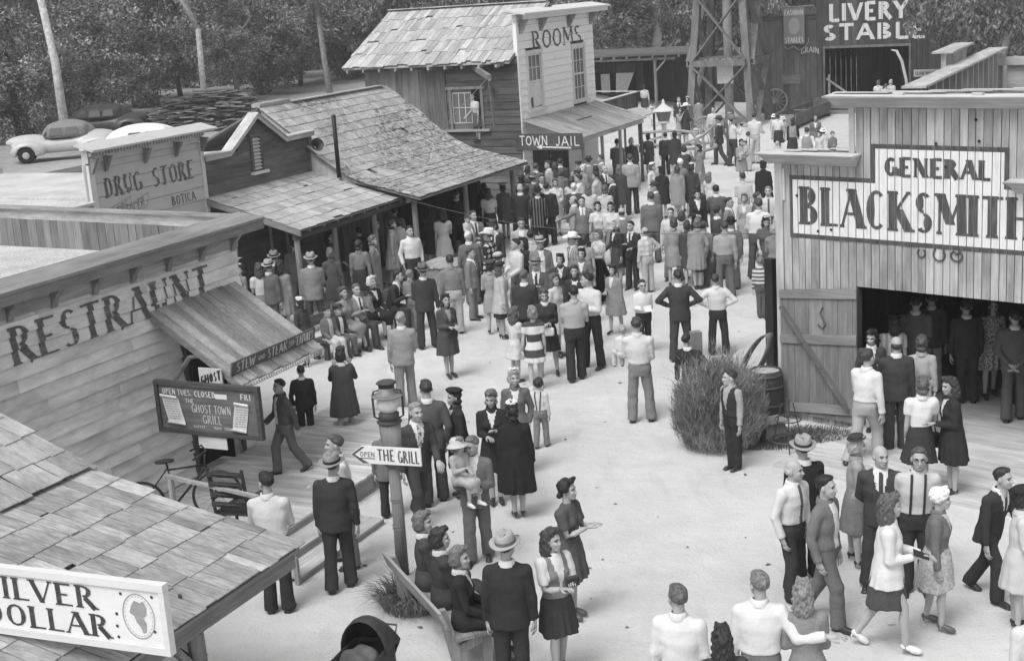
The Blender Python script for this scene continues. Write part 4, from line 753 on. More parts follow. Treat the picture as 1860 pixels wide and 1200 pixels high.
def npmesh(name, V, F, mi=None, smooth=True):
    me = bpy.data.meshes.new(name); me.vertices.add(len(V)); me.vertices.foreach_set('co', np.asarray(V, np.float32).ravel())
    F = np.asarray(F); me.loops.add(F.size); me.loops.foreach_set('vertex_index', F.ravel().astype(np.int32)); me.polygons.add(len(F))
    me.polygons.foreach_set('loop_start', np.arange(0, F.size, F.shape[1], dtype=np.int32))
    if mi is not None: me.polygons.foreach_set('material_index', np.asarray(mi, np.int32))
    me.polygons.foreach_set('use_smooth', np.full(len(F), smooth)); me.update(calc_edges=True); return me
def sub_np(V, F, mask):                                  # the faces of mask as their own small mesh
    F = F[mask]; u, inv = np.unique(F, return_inverse=True); return V[u], inv.reshape(F.shape)
def smin(a, b, k):
    h = np.clip(.5+.5*(b-a)/k, 0, 1); return b+(a-b)*h-k*h*(1-h)
def rcone(X, Y, Z, a, b, ra, rb):
    a = np.asarray(a, float); b = np.asarray(b, float); d = b-a; L2 = max(d@d, 1e-9); px, py, pz = X-a[0], Y-a[1], Z-a[2]
    t = np.clip((px*d[0]+py*d[1]+pz*d[2])/L2, 0, 1); return np.sqrt((px-t*d[0])**2+(py-t*d[1])**2+(pz-t*d[2])**2)-(ra+(rb-ra)*t)
def ell(X, Y, Z, c, r):
    qx, qy, qz = (X-c[0])/r[0], (Y-c[1])/r[1], (Z-c[2])/r[2]; return (np.sqrt(qx*qx+qy*qy+qz*qz)-1)*min(r)
def rbox(X, Y, Z, c, s, r):
    qx, qy, qz = abs(X-c[0])-s[0]+r, abs(Y-c[1])-s[1]+r, abs(Z-c[2])-s[2]+r
    return np.sqrt(np.maximum(qx, 0)**2+np.maximum(qy, 0)**2+np.maximum(qz, 0)**2)+np.minimum(np.maximum(qx, np.maximum(qy, qz)), 0)-r
# ================================================================ blacksmith shop
g = G(1420, 755); OB = (g.x, g.y); BPH = -43.5
bs = thing('blacksmith_shop', 'weathered vertical board shop with stepped false front painted GENERAL BLACKSMITH', 'building', (g.x, g.y, 0), BPH)
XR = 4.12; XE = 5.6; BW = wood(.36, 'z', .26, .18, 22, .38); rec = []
mb = MB(); vboards(mb, .12, 1.4, 0, 4.17, 0, .128, .022, .012, [(1.5, 4.5, 0, 2.32)], rec=rec); vboards(mb, 1.4, XR, 2.32, 5.08, 0, .128, .022, .012, rec=rec); vboards(mb, XR, XE, 2.32, 4.15, 0, .128, .022, .012, rec=rec); vboards(mb, 4.62, XE, 0, 2.319, 0, .128, .022, .012)
mb.build('front_wall', BW, bs)
mb = MB(); mb.box(-.02, .115, -.045, .1, 0, 4.17); mb.box(1.3, 1.39, -.05, -.024, 4.34, 5.08); mb.box(.13, .17, -.06, .0-.026, 3.6, 4.1); mb.build('corner_trim', wood(.46, 'z', .2, .1), bs, split=True)
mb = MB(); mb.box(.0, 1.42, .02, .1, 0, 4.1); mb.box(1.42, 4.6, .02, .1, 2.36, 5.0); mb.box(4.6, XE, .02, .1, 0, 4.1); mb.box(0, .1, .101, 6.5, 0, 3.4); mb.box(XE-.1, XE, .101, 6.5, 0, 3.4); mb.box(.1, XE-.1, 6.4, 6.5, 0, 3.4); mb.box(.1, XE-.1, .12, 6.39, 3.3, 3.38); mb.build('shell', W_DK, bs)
mb = MB()
def cornice(x0, x1, z): mb.hexa([(x0,-.3,z),(x1,-.3,z),(x1,.14,z+.02),(x0,.14,z+.02),(x0,-.32,z+.025),(x1,-.32,z+.025),(x1,.14,z+.05),(x0,.14,z+.05)]); mb.hexa([(x0+.09,-.06,z-.16),(x1-.09,-.06,z-.16),(x1-.09,-.02,z-.16),(x0+.09,-.02,z-.16),(x0+.02,-.24,z-.002),(x1-.02,-.24,z-.002),(x1-.02,-.02,z-.002),(x0+.02,-.02,z-.002)])
cornice(-.22, 1.5, 4.33); cornice(1.0, XR+.4, 5.22); cornice(XR-.3, XE+.2, 4.05)
mb.build('cornice', wood(.48, 'x', .25, .12), bs)
mb = MB()
for z, x0, x1 in ((4.383, .1, 1.38), (5.275, 1.15, XR+.35)):
    for k in range(5): a = x0+(x1-x0)*k/5+rr(-.1, .1); mb.box(a, a+(x1-x0)/4*rr(.8, 1.2), -.1+.03*k, .02+.03*k, z+.012*k, z+.012*k+.01)
for x in (2.1, 3.3): mb.box(x, x+.16, -.2, -.12, 5.25, 5.29)
mb.build('loose_plank', wood(.5, 'x', .25, .2), bs, split=True)
fn = lambda u, v, k: (u, -.0305-.0004*(k % 14), v)
mb = MB(); letter(mb, [[(.3, 3.08), (5.3, 3.08), (5.3, 3.93), (.3, 3.93)]], fn, rec, 0); letter(mb, [[(1.73, 3.9305), (3.72, 3.9305), (3.72, 4.45), (1.73, 4.45)]], fn, rec, 0); mb.build('white_panel', paint(.72, .4, .6), bs)
bd = .07; out = [(.24, 3.01), (5.37, 3.01), (5.37, 4.0), (3.79, 4.0), (3.79, 4.52), (1.66, 4.52), (1.66, 4.0), (.24, 4.0)]
mb = MB(); P_ = [[(.24, 3.01), (5.37, 3.01), (5.37, 3.079), (.24, 3.079)], [(.24, 3.079), (.299, 3.079), (.299, 3.931), (.24, 3.931)], [(.24, 3.931), (1.66, 3.931), (1.66, 4.0), (.24, 4.0)], [(1.661, 3.932), (1.729, 3.932), (1.729, 4.451), (1.661, 4.451)], [(1.661, 4.451), (3.79, 4.451), (3.79, 4.52), (1.661, 4.52)], [(3.721, 3.932), (3.79, 3.932), (3.79, 4.451), (3.721, 4.451)], [(3.7905, 3.931), (5.37, 3.931), (5.37, 4.0), (3.7905, 4.0)]]
letter(mb, P_, fn, rec, 0)
bl = lambda x, z: (lambda u, v, k: (x+u, -.036-.0004*(k % 14), z+v))
letter(mb, tpolys('GENERAL', 1.66, .28, .32, .16, .03), bl(1.87, 4.05), [(a-1.87, b-1.87) for a, b in rec], 0)
letter(mb, tpolys('BLACKSMITH', 3.74, .6, .235, .07, .05), bl(.42, 3.23), [(a-.42, b-.42) for a, b in rec], 0)
mb.build('painted_lettering', paint(.06, .3, .45), bs)
for i, (x, sc) in enumerate(((2.48, .8), (2.76, 1.2), (3.03, 1.))):
    mb = MB(); r = .075*sc; pts = [(x+r*1.0*math.sin(t)*(1 if i != 2 else 1.15), -.04, 2.93-r*1.1*math.cos(t)) for t in np.linspace(-2.5, 2.5, 12)]
    if i == 2: pts += [(x, -.04, 2.95)]; pts = [pts[-1]]+pts[:-1]+[(x, -.041, 2.95)]
    mb.tube(pts, .014, 5); mb.build('horseshoe', grey(.08, .5), bs)
mb = MB()
for x, z in ((.38, 3.68), (.75, 3.14), (.98, 3.18), (2.85, 4.22), (3.35, 4.6), (3.3, 4.9), (2.7, 4.55)): r = .022; mb.tube([(x, -.041, z), (x, -.047, z)], r, 8)
mb.build('knots', grey(.02), bs)
# door leaf folded back against the wall
dl = []; mb = MB(); x = .07
while x < 1.4: e = min(1.44, x+.26); mb.hexa([(x,-.09,.12),(e-.006,-.09,.12),(e-.006,-.06,.12),(x,-.06,.12),(x,-.09,2.13+.12*x),(e-.006,-.09,2.13+.12*e),(e-.006,-.06,2.13+.12*e),(x,-.06,2.13+.12*x)]); x = e
dor = mb.build('door', wood(.2, 'z', .28, .12, 20), bs)
mb = MB()
for z in (.14, 1.28, 2.02): mb.hexa([(.07,-.12,z),(1.44,-.12,z+.12),(1.44,-.091,z+.12),(.07,-.091,z),(.07,-.12,z+.14),(1.44,-.12,z+.28),(1.44,-.091,z+.28),(.07,-.091,z+.14)])
mb.build('rail', wood(.24, 'x', .25, .1), dor, split=True); mb = MB(); mb.beam((.12, -.134, 1.9), (1.32, -.134, .34), .025, .15, (0, 1, 0)); mb.build('diagonal_brace', wood(.15, 'x', .25, .1), dor)
mb = MB(); mb.tube([(.85, -.1, 1.95), (.8, -.1, 1.85), (.86, -.1, 1.75), (.9, -.1, 1.68), (.84, -.1, 1.6), (.76, -.1, 1.66)], .014, 5); mb.build('iron_hook', grey(.1), dor)
mb = MB(); x = -.2
for k in range(26): y = -2.2+k*.34; mb.box(.2+(0 if y > .2 else 1.0+rr(0, .1)), XE-.15, y, y+.334, .0, .05+rr(-.004, .004))
mb.build('plank_floor', wood(.5, 'x', .22, .12), bs)
fo = thing('forge_hearth', 'dark cone shaped iron hearth inside the blacksmith doorway', 'forge'); p = Vector((OB[0], OB[1], .05)); a = math.radians(BPH); fo.location = p+Vector((math.cos(a), math.sin(a), 0))*3.1+Vector((-math.sin(a), math.cos(a), 0))*2.5; fo.scale = (.75, .75, .9)
mb = MB(); mb.lathe([(.36, 0), (.37, .5), (.5, .56), (.52, .64), (.4, .66)], (0, 0, 0), 16); mb.build('hearth', grey(.05), fo, True); mb = MB(); mb.lathe([(.38, .66), (.2, .78), (.05, .82)], (0, 0, 0), 12); mb.build('coal', grey(.02, bmp=1, scale=30), fo); mb = MB(); mb.lathe([(.55, 2.0), (.2, 2.6), (.14, 3.2)], (0, 0, 0), 14); mb.tube([(.4, .1, 0), (.45, .1, 2.05)], .03, 6); mb.build('hood', grey(.04), fo, True)
bm_ = thing('dark_timber', 'dark upright timber standing at the left corner of the blacksmith shop', 'post', G(1406, 700), BPH); mb = MB(); mb.box(-.1, .06, -.08, .08, 0, hgt(G(1406, 700), 470)); mb.build('timber', wood(.035, 'z'), bm_); mb = MB(); mb.box(-.11, .07, -.09, .09, .2, .24); mb.box(-.11, .07, -.09, .09, 1.2, 1.24); mb.build('iron_band', grey(.03), bm_)
# unfinished loft behind the blacksmith
lo_ = thing('unfinished_loft', 'bare stud framed parapet with pale cap boards behind the blacksmith shop', 'building', (7.2, 24.6, 0), 63)
mb = MB(); mb.box(-.2, 10.2, -.28, .14, 5.0, 5.04); mb.build('cap_board', wood(.42, 'x', .2, .1), lo_)
for k in range(14): mb = MB(); x = .3+k*.74; mb.box(x, x+.09, -.1, .06, 3.0, 4.998); mb.build('stud', wood(.42, 'z', .2, .1), lo_)
mb = MB(); mb.box(0, 10, .1, .13, 3, 4.99); mb.build('siding', wood(.18, 'x'), lo_)
ra, rb = [Matrix.Rotation(math.radians(-63), 4, 'Z') @ (G(x, y, 5.3)-Vector((7.2, 24.6, 0))) for x, y in ((1712, 96), (1752, 79))]
mb = MB(); mb.beam(ra, rb, .42, .04); mb.build('rear_cap_board', wood(.42, 'x', .2, .1), lo_)
for k in range(6): mb = MB(); p = ra+(rb-ra)*(.04+k*.184); mb.box(p.x, p.x+.09, p.y-.05, p.y+.05, 3.0, 5.278); mb.build('stud', wood(.42, 'z', .2, .1), lo_)
mb = MB(); mb.box(10.0, 10.06, -9, .0, 4.62, 4.82); mb.build('side_rail', wood(.42, 'y', .2, .1), lo_)
for k in range(8): mb = MB(); y = -.3-k*1.1; mb.box(10.0, 10.06, y, y+.09, 3, 4.618); mb.build('stud', wood(.42, 'z', .2, .1), lo_)
mb = MB(); mb.box(10.1, 10.14, -9, 0, 3, 4.6); mb.build('side_siding', wood(.33, 'y', .2, .15), lo_)
# ================================================================ lantern post, arrow board, benches
PB = G(737, 1100); lp = thing('lantern_post', 'bamboo like wooden post topped with a big glass railroad lantern', 'lamp post', PB)
mb = MB(); mb.tube([(0, 0, -.05), (0, 0, .12), (0, 0, .34)], [.1, .09, .085], 12); mb.tube([(0, 0, .34), (0, 0, .37), (0, 0, .4)], [.085, .066, .085], 12); mb.tube([(0, 0, .4), (.01, 0, 1.2), (0, 0, 1.78)], [.076, .07, .068], 12); mb.tube([(0, 0, 1.78), (0, 0, 1.8)], [.09, .09], 12); mb.tube([(0, 0, 1.8), (0, 0, 2.3)], [.105, .13], 12)
for z in (1.0, 1.04, 1.35, 1.38): mb.ring((0, 0, z), .072, .006, (0, 0, 1), 16, 4)
mb.build('post', wood(.22, 'z', .22, .04), lp, True)
lan = thing('_', None, None); bpy.data.objects.remove(lan)
ZL = 2.31; IR = grey(.06, .45, .2); LK = .76
def lant(n, mt): mb.v = [(x*1.12, y*1.12, ZL+(z-ZL)*LK) for x, y, z in mb.v]; return mb.build(n, mt, lp, True)
mb = MB(); mb.lathe([(.13, 0), (.135, .02), (.09, .04), (.105, .06), (.108, .15), (.09, .17)], (0, 0, ZL), 16); lant('lantern_base', IR)
mb = MB(); mb.lathe([(.075, .17), (.11, .24), (.12, .3), (.105, .38), (.08, .42)], (0, 0, ZL), 18); gm_, nt, b = newmat('lantern_glass', .15, .5); b.inputs['Base Color'].default_value = (.85, .85, .85, 1); b.inputs['Transmission Weight'].default_value = .35; lant('lantern_globe', gm_)
mb = MB(); mb.lathe([(.16, .44), (.17, .425), (.085, .47), (.085, .56), (.06, .565)], (0, 0, ZL), 18); lant('lantern_hood', grey(.2, .5))
mb = MB(); mb.lathe([(.084, .56), (.086, .62), (.11, .625), (.09, .655), (.03, .665)], (0, 0, ZL), 16); lant('lantern_cap', IR)
for s in (-1, 1): mb = MB(); mb.tube([(s*.1, 0, ZL+.06), (s*.15, 0, ZL+.1), (s*.155, 0, ZL+.42), (s*.14, 0, ZL+.5), (s*.07, 0, ZL+.52)], .013, 6); lant('lantern_tube', IR)
ars = thing('arrow_sign', 'white arrow board reading OPEN THE GRILL nailed to the lantern post', 'sign', PB, -20)
zz = hgt(PB, 821); mb = MB(); pg = [(-.47, .0), (-.33, -.105), (.42, -.105), (.42, .105), (-.33, .105)]; mb.add([(x, -.135, zz+z) for x, z in pg]+[(x, -.112, zz+z) for x, z in pg], [(0, 1, 2, 3, 4), (9, 8, 7, 6, 5)]+[(i, (i+5), (i+1) % 5+5, (i+1) % 5) for i in range(5)]); mb.build('board', paint(.74, .5, .2, 'x'), ars)
fn = lambda u, v, k: (u, -.138-.0004*(k % 9), zz+v); mb = MB(); letter(mb, tpolys('OPEN', .19, .06, .13, .13), lambda u, v, k: fn(u-.35, v-.02, k)); letter(mb, [[(-.35, -.045), (-.16, -.045), (-.16, -.035), (-.35, -.035)]], fn)
letter(mb, tpolys('THE', .22, .14, .13, .1), lambda u, v, k: fn(u-.13, v-.06, k)); letter(mb, tpolys('GRILL', .27, .15, .12, .1), lambda u, v, k: fn(u+.13, v-.075, k)); letter(mb, [[(-.46, .0), (-.32, -.1), (-.24, -.1), (-.42, 0)], [(-.46, 0.0), (-.42, 0.0), (-.28, .1), (-.32, .1)]], fn); mb.build('lettering', grey(.09, .8), ars)
def bench(label, a, b, seat, hb, w_, mat, nm='bench', arms=True):
    a, b = Vector(a), Vector(b); d = (b-a); L = d.length; o = thing(nm, label, 'bench', (a.x, a.y, 0), math.degrees(math.atan2(d.y, d.x)))
    mb = MB(); mb.box(0, L, -.0, w_*.48, seat-.04, seat); mb.box(0, L, w_*.5, w_, seat-.04, seat); mb.build('seat', wood(mat, 'x'), o)
    mb = MB(); mb.hexa([(-.05,-.12,hb-.2),(L+.05,-.12,hb-.2),(L+.05,-.08,hb-.2),(-.05,-.08,hb-.2),(-.05,-.19,hb),(L+.05,-.19,hb),(L+.05,-.15,hb),(-.05,-.15,hb)]); mb.build('backrest', wood(mat*1.15, 'x', .3, .1), o)
    for x in (.08, L-.14):
        mb = MB(); mb.hexa([(x,.0,0),(x+.07,.0,0),(x+.07,.14,0),(x,.14,0),(x,-.14,hb-.03),(x+.07,-.14,hb-.03),(x+.07,-.06,hb-.03),(x,-.06,hb-.03)]); mb.box(x-.002, x+.072, w_-.12, w_-.02, 0, seat-.042); mb.beam((x+.035, 0, seat*.55), (x+.035, w_, seat*.85), .05, .1); mb.build('bench_end', wood(mat, 'z'), o)
    return o
ba, bb = G(722, 1000, .76), G(824, 1108, .76)
bench('rough plank bench behind the lantern post, three women sitting on it', (ba.x, ba.y, 0), (bb.x, bb.y, 0), .43, .78, .45, .26)
gt = thing('grass_clump', 'clump of dry long grass around the foot of the lantern post', 'grass', PB+Vector((.08, -.02, 0)))
def tuft(n, r, h, w0, seed, drop=.5):
    random.seed(seed); mb = MB()
    for k in range(n):
        a = rr(0, 6.283); q = r*math.sqrt(R())*.8; x, y = q*math.cos(a), q*math.sin(a); l = h*rr(.5, 1.1); b = a+rr(-.9, .9); o = drop*l*rr(.4, 1.4); dx, dy = math.cos(b), math.sin(b); wx, wy = -dy*w0, dx*w0
        mb.add([(x-wx, y-wy, 0), (x+wx, y+wy, 0), (x+dx*o*.4+wx*.8, y+dy*o*.4+wy*.8, l*.62), (x+dx*o*.4-wx*.8, y+dy*o*.4-wy*.8, l*.62), (x+dx*o, y+dy*o, l*rr(.55, .95))], [(0, 1, 2, 3), (3, 2, 4)])
    return mb
tuft(900, .42, .42, .006, 3, 1.).build('grass_blades', leafmat(.14, 'dry_grass'), gt)
# ================================================================ bush and iron oddments by the blacksmith
BP = G(1308, 812); bu = thing('bush', 'feathery rounded tamarisk bush left of the blacksmith door', 'bush', BP)
random.seed(5); mb = MB()
for k in range(5200):
    th, ph = rr(0, 6.283), math.acos(rr(-.75, 1)); rad = rr(.25, 1.)**.5; c = Vector((math.sin(ph)*math.cos(th)*.72, math.sin(ph)*math.sin(th)*.62, .62+math.cos(ph)*.66)); c.x *= rad; c.y *= rad; c.z = max(.03, .5+(c.z-.55)*rad*1.12)
    up = Vector((c.x*.9, c.y*.9, .8+rr(0, .5))).normalized()
    if R() < .1: c.z += rr(.1, .45)
    for q in range(8):
        d = (up+Vector((rr(-.6, .6), rr(-.6, .6), rr(-.4, .5)))).normalized(); l = rr(.05, .13); s = d.cross(Vector((R(), R(), R()))).normalized()*.0042; p = c+Vector((rr(-.05, .05), rr(-.05, .05), rr(-.05, .05)))
        mb.add([p-s, p+s, p+d*l+s*.3, p+d*l-s*.3], [(0, 1, 2, 3)])

for k in range(110):
    a = rr(0, 6.283); q = rr(.1, .65); p = Vector((q*math.cos(a), q*math.sin(a)*.9, .75+.35*(1-q/.65)*R()+.1)); d = Vector((math.cos(a)*q*.9, math.sin(a)*q*.9, .9)).normalized(); L = rr(.25, .6)
    for i in range(26):
        t = i/26; c = p+d*L*t+Vector((math.cos(a)*.18, math.sin(a)*.18, -.12))*t*t; e = (d*.7+Vector((rr(-1, 1), rr(-1, 1), rr(-.6, .4)))).normalized(); l = rr(.03, .075)*(1.1-t*.6); s = e.cross(Vector((R(), R(), R()))).normalized()*.0034
        mb.add([c-s, c+s, c+e*l+s*.3, c+e*l-s*.3], [(0, 1, 2, 3)])
mb.build('foliage', leafmat(.22, 'tamarisk', .5), bu); mb = MB()
for k in range(9): a = k*.7; mb.tube([(.05*math.cos(a), .05*math.sin(a), 0), (.3*math.cos(a), .28*math.sin(a), .6), (.5*math.cos(a), .4*math.sin(a), 1.0)], [.02, .014, .006], 5)
mb.build('stems', grey(.08), bu)
wg = thing('weed_patch', 'ragged ground weeds at the foot of the blacksmith wall', 'grass', G(1425, 800)); wg['kind'] = 'stuff'
mb = tuft(2600, 1.0, .16, .006, 8, .8); mb.v = [(x*1.25, y*.55, z) for x, y, z in mb.v]; mb.build('blades', leafmat(.12, 'dry_grass'), wg)
bg_ = G(1392, 765); br = thing('barrel', 'dark banded wooden barrel between the bush and the shop corner', 'barrel', bg_)
mb = MB(); mb.lathe([(.25, 0), (.29, .25), (.3, .45), (.28, .72), (.26, .88), (.235, .88), (.23, .84)], (0, 0, 0), 20); mb.build('staves', wood(.05, 'z', .3, .2), br, True); mb = MB()
for z, r in ((.12, .275), (.3, .298), (.6, .296), (.78, .278)): mb.lathe([(r, z), (r+.004, z), (r+.004, z+.04), (r, z+.04)], (0, 0, 0), 20)
mb.build('hoops', grey(.07, .5), br, True); mb = MB(); mb.lathe([(.01, .845), (.232, .845), (.232, .85)], (0, 0, 0), 20); mb.build('lid', wood(.4, 'x'), br)
sb_ = G(1362, 745); st = thing('leather_belt', 'wide leather drive belt looped upright beside the barrel', 'belt', (sb_.x, sb_.y, .7)); st.rotation_euler = (0, math.radians(32), math.radians(-42))
mb = MB(); n = 30; V = []
for i in range(n):
    t = 2*math.pi*i/n; x, z = .14*math.cos(t), .52*math.sin(t)+.25; nx_, nz_ = math.cos(t)/.14, math.sin(t)/.52; l = math.hypot(nx_, nz_); nx_, nz_ = nx_/l*.012, nz_/l*.012
    V += [(x+nx_, -.1, z+nz_), (x+nx_, .1, z+nz_), (x-nx_, .1, z-nz_), (x-nx_, -.1, z-nz_)]
mb.add(V, [(4*i+k, 4*i+(k+1) % 4, 4*((i+1) % n)+(k+1) % 4, 4*((i+1) % n)+k) for i in range(n) for k in range(4)]); mb.build('strap', grey(.16, .6), st, True)
ps = G(1268, 742); pt = thing('stump_post', 'short squared grey timber post behind the bush', 'post', ps, 10); mb = MB(); mb.box(-.09, .09, -.08, .08, 0, hgt(ps, 602)); mb.build('timber', wood(.2, 'z', .3, .1), pt); mb = MB(); mb.ring((0, -.1, .72), .08, .012, (0, 1, 0), 16, 5); mb.beam((-.09, -.1, .55), (.0, -.1, .8), .02, .02); mb.beam((.09, -.1, .55), (.0, -.1, .8), .02, .02); mb.build('iron_fitting', grey(.04), pt)
tv = thing('ring_stand', 'iron stand of two rings beside the open shop door', 'stand', G(1432, 815)); IR2 = grey(.07, .5)
mb = MB(); mb.ring((0, 0, .48), .2, .012, (0, 0, 1), 24, 5); mb.build('upper_ring', IR2, tv); mb = MB(); mb.ring((0, 0, .16), .26, .012, (0, 0, 1), 24, 5); mb.build('lower_ring', IR2, tv)
for k in range(3): a = k*2.09+.4; mb = MB(); mb.tube([(.27*math.cos(a), .27*math.sin(a), 0), (.1*math.cos(a), .1*math.sin(a), .72)], .011, 5); mb.build('leg', IR2, tv)
mb = MB(); mb.tube([(0, 0, .5), (0, 0, .8)], .03, 6); mb.build('spindle', IR2, tv)
cr_ = thing('wooden_block', 'pale wedge of timber lying in the weeds by the barrel', 'timber', G(1402, 800), 20); mb = MB(); mb.hexa([(-.2,-.15,0),(.2,-.15,0),(.2,.15,0),(-.2,.15,0),(-.15,-.1,.28),(.18,-.1,.32),(.18,.1,.32),(-.15,.1,.28)]); mb.build('block', wood(.2, 'z'), cr_); mb = MB(); mb.box(-.22, .22, -.17, .17, .325, .35); mb.build('top_plank', wood(.25, 'x'), cr_)
# ================================================================ white street lamp and rustic fence
g = G(1209, 305); sl_ = thing('street_lamp', 'white painted street lamp with hexagonal glass head and finial', 'street lamp', g); SH = hgt(g, 180); WH = grey(.62, .6, .05)
mb = MB(); mb.lathe([(.16, 0), (.16, .25), (.11, .32), (.1, SH-.98), (.13, SH-.95)], (0, 0, 0), 12); mb.build('post', WH, sl_, True)
mb = MB(); mb.lathe([(.12, SH-.95), (.24, SH-.9), (.2, SH-.84)], (0, 0, 0), 6); mb.build('collar', WH, sl_)
mb = MB(); mb.lathe([(.19, SH-.84), (.29, SH-.45)], (0, 0, 0), 6); mb.build('glass_head', grey(.2, .15), sl_); mb = MB()
for k in range(6): a = math.pi/3*k; mb.beam((.195*math.cos(a), .195*math.sin(a), SH-.84), (.295*math.cos(a), .295*math.sin(a), SH-.45), .03, .03)
mb.build('glazing_bars', grey(.3), sl_); mb = MB(); mb.lathe([(.42, SH-.46), (.4, SH-.42), (.12, SH-.24), (.1, SH-.2), (.06, SH-.16), (.07, SH-.12), (.02, SH)], (0, 0, 0), 12); mb.build('roof', WH, sl_)
rf = thing('rustic_fence', 'fence of crooked bare branches along the far side of the street', 'fence', G(1250, 300)); mb = MB(); base = G(1250, 300)
def br_(pts, r): mb.tube([G(x, y, z)-base for x, y, z in pts], r, 6)
for pts in (((1166, 242, .9), (1205, 238, .95), (1240, 238, .9), (1264, 242, .92)), ((1222, 272, .5), (1250, 258, .9), (1275, 248, 1.1), (1300, 226, 1.4)), ((1230, 272, .6), (1262, 270, .6)), ((1182, 254, .6), (1205, 248, .7)), ((1277, 275, .5), (1304, 267, .6)), ((1262, 252, .9), (1280, 262, .6), (1300, 256, .8)), ((1150, 265, .6), (1215, 262, .6))): br_(pts, [rr(.045, .07)]*len(pts))
mb.build('rails', wood(.34, 'x', .25, .1), rf, True)
for px, py, z in ((1166, 285, 1.1), (1222, 288, 1.0), (1263, 290, 1.2), (1300, 288, 1.5), (1278, 290, 1.0)): mb = MB(); p = G(px, py)-base; mb.tube([p, p+Vector((.05, 0, z*.5)), p+Vector((-.03, .03, z))], [.07, .06, .05], 6); mb.build('post', wood(.3, 'z', .25, .1), rf, True)
for i, pts in enumerate((((720, 357), (960, 386), (1180, 408), (1440, 426)),)):
    cb = thing('cable', 'thin cable strung across the street from the plank porch to the blacksmith shop', 'cable'); a = G(720, 357, 2.2); b = Vector((OB[0], OB[1], 3.05)); mb = MB(); mb.tube([a+(b-a)*t-Vector((0, 0, .35*math.sin(math.pi*t))) for t in np.linspace(0, 1, 14)], .006, 4); mb.build('wire', grey(.12), cb)
# stacked planks on the walk under the saloon roof
for label, px, py, w_, d_, h_, cat in (('rough plank ramp box behind the man in the rolled sleeves', 812, 530, .9, .5, .7, 'box'), ):
    g = G(px, py); o = thing('plank_box', label, cat, g, RZ)
    mb = MB()
    for k in range(4): mb.hexa([(-w_*.7,-.5+k*.25,h_),(w_*.7,-.5+k*.25,h_),(w_*.7,-.26+k*.25,h_+.02),(-w_*.7,-.26+k*.25,h_+.02),(-w_*.7,-.5+k*.25,h_+.03),(w_*.7,-.5+k*.25,h_+.03),(w_*.7,-.26+k*.25,h_+.05),(-w_*.7,-.26+k*.25,h_+.05)])
    mb.build('lid_planks', wood(.34, 'x'), o); mb = MB(); mb.box(-w_*.65, w_*.65, -.45, .45, 0, h_-.001); mb.build('sides', wood(.24, 'x'), o)
# ================================================================ stroller
g = G(672, 1268); so_ = thing('stroller', 'dark hooded baby stroller at the bottom edge, blankets inside', 'stroller', g, -20); BKF = grey(.05, .6, .2)
mb = MB(); V = []; F = []; n, m = 12, 9
for i in range(n+1):
    a = math.pi*i/n
    for j in range(m): b = math.radians(-45+j*150/8); V.append((.26*math.cos(a)*1.0, .12-.3*math.sin(a)*0+.3*(math.cos(b)-.3), .55+.36*math.sin(a)*math.sin(b)))
mb.add(V, [(i*m+j, (i+1)*m+j, (i+1)*m+j+1, i*m+j+1) for i in range(n) for j in range(m-1)]); ob = mb.build('hood', BKF, so_, True); sm = ob.modifiers.new('thick', 'SOLIDIFY'); sm.thickness = .012
V, F = surfnet(lambda X, Y, Z: np.maximum(rbox(X, Y, Z, (0, -.15, .42), (.25, .42, .2), .1), -rbox(X, Y, Z, (0, -.15, .55), (.2, .37, .2), .08)), (-.3, -.65, .2), (.3, .35, .65), .03); me = npmesh('body', V, F); me.materials.append(BKF); link('body', me, so_)
V, F = surfnet(lambda X, Y, Z: ell(X, Y, Z, (0, -.2, .5), (.2, .33, .14))+.02*np.sin(18*X+9*Y)*np.sin(14*Y), (-.25, -.6, .3), (.25, .2, .7), .025); me = npmesh('blanket', V, F); me.materials.append(grey(.16, .9, .3)); link('blanket', me, so_)
for x in (-.24, .24):
    for y in (-.45, .15): mb = MB(); mb.ring((x, y, .13), .12, .014, (1, 0, 0), 18, 5); mb.tube([(x, y, .13), (x*.9, y, .3)], .012, 5); mb.build('wheel', BKF, so_)
mb = MB(); mb.tube([(-.22, .2, .5), (-.22, .34, .7), (.22, .34, .7), (.22, .2, .5)], .012, 6); mb.build('handle', grey(.06, .4), so_)
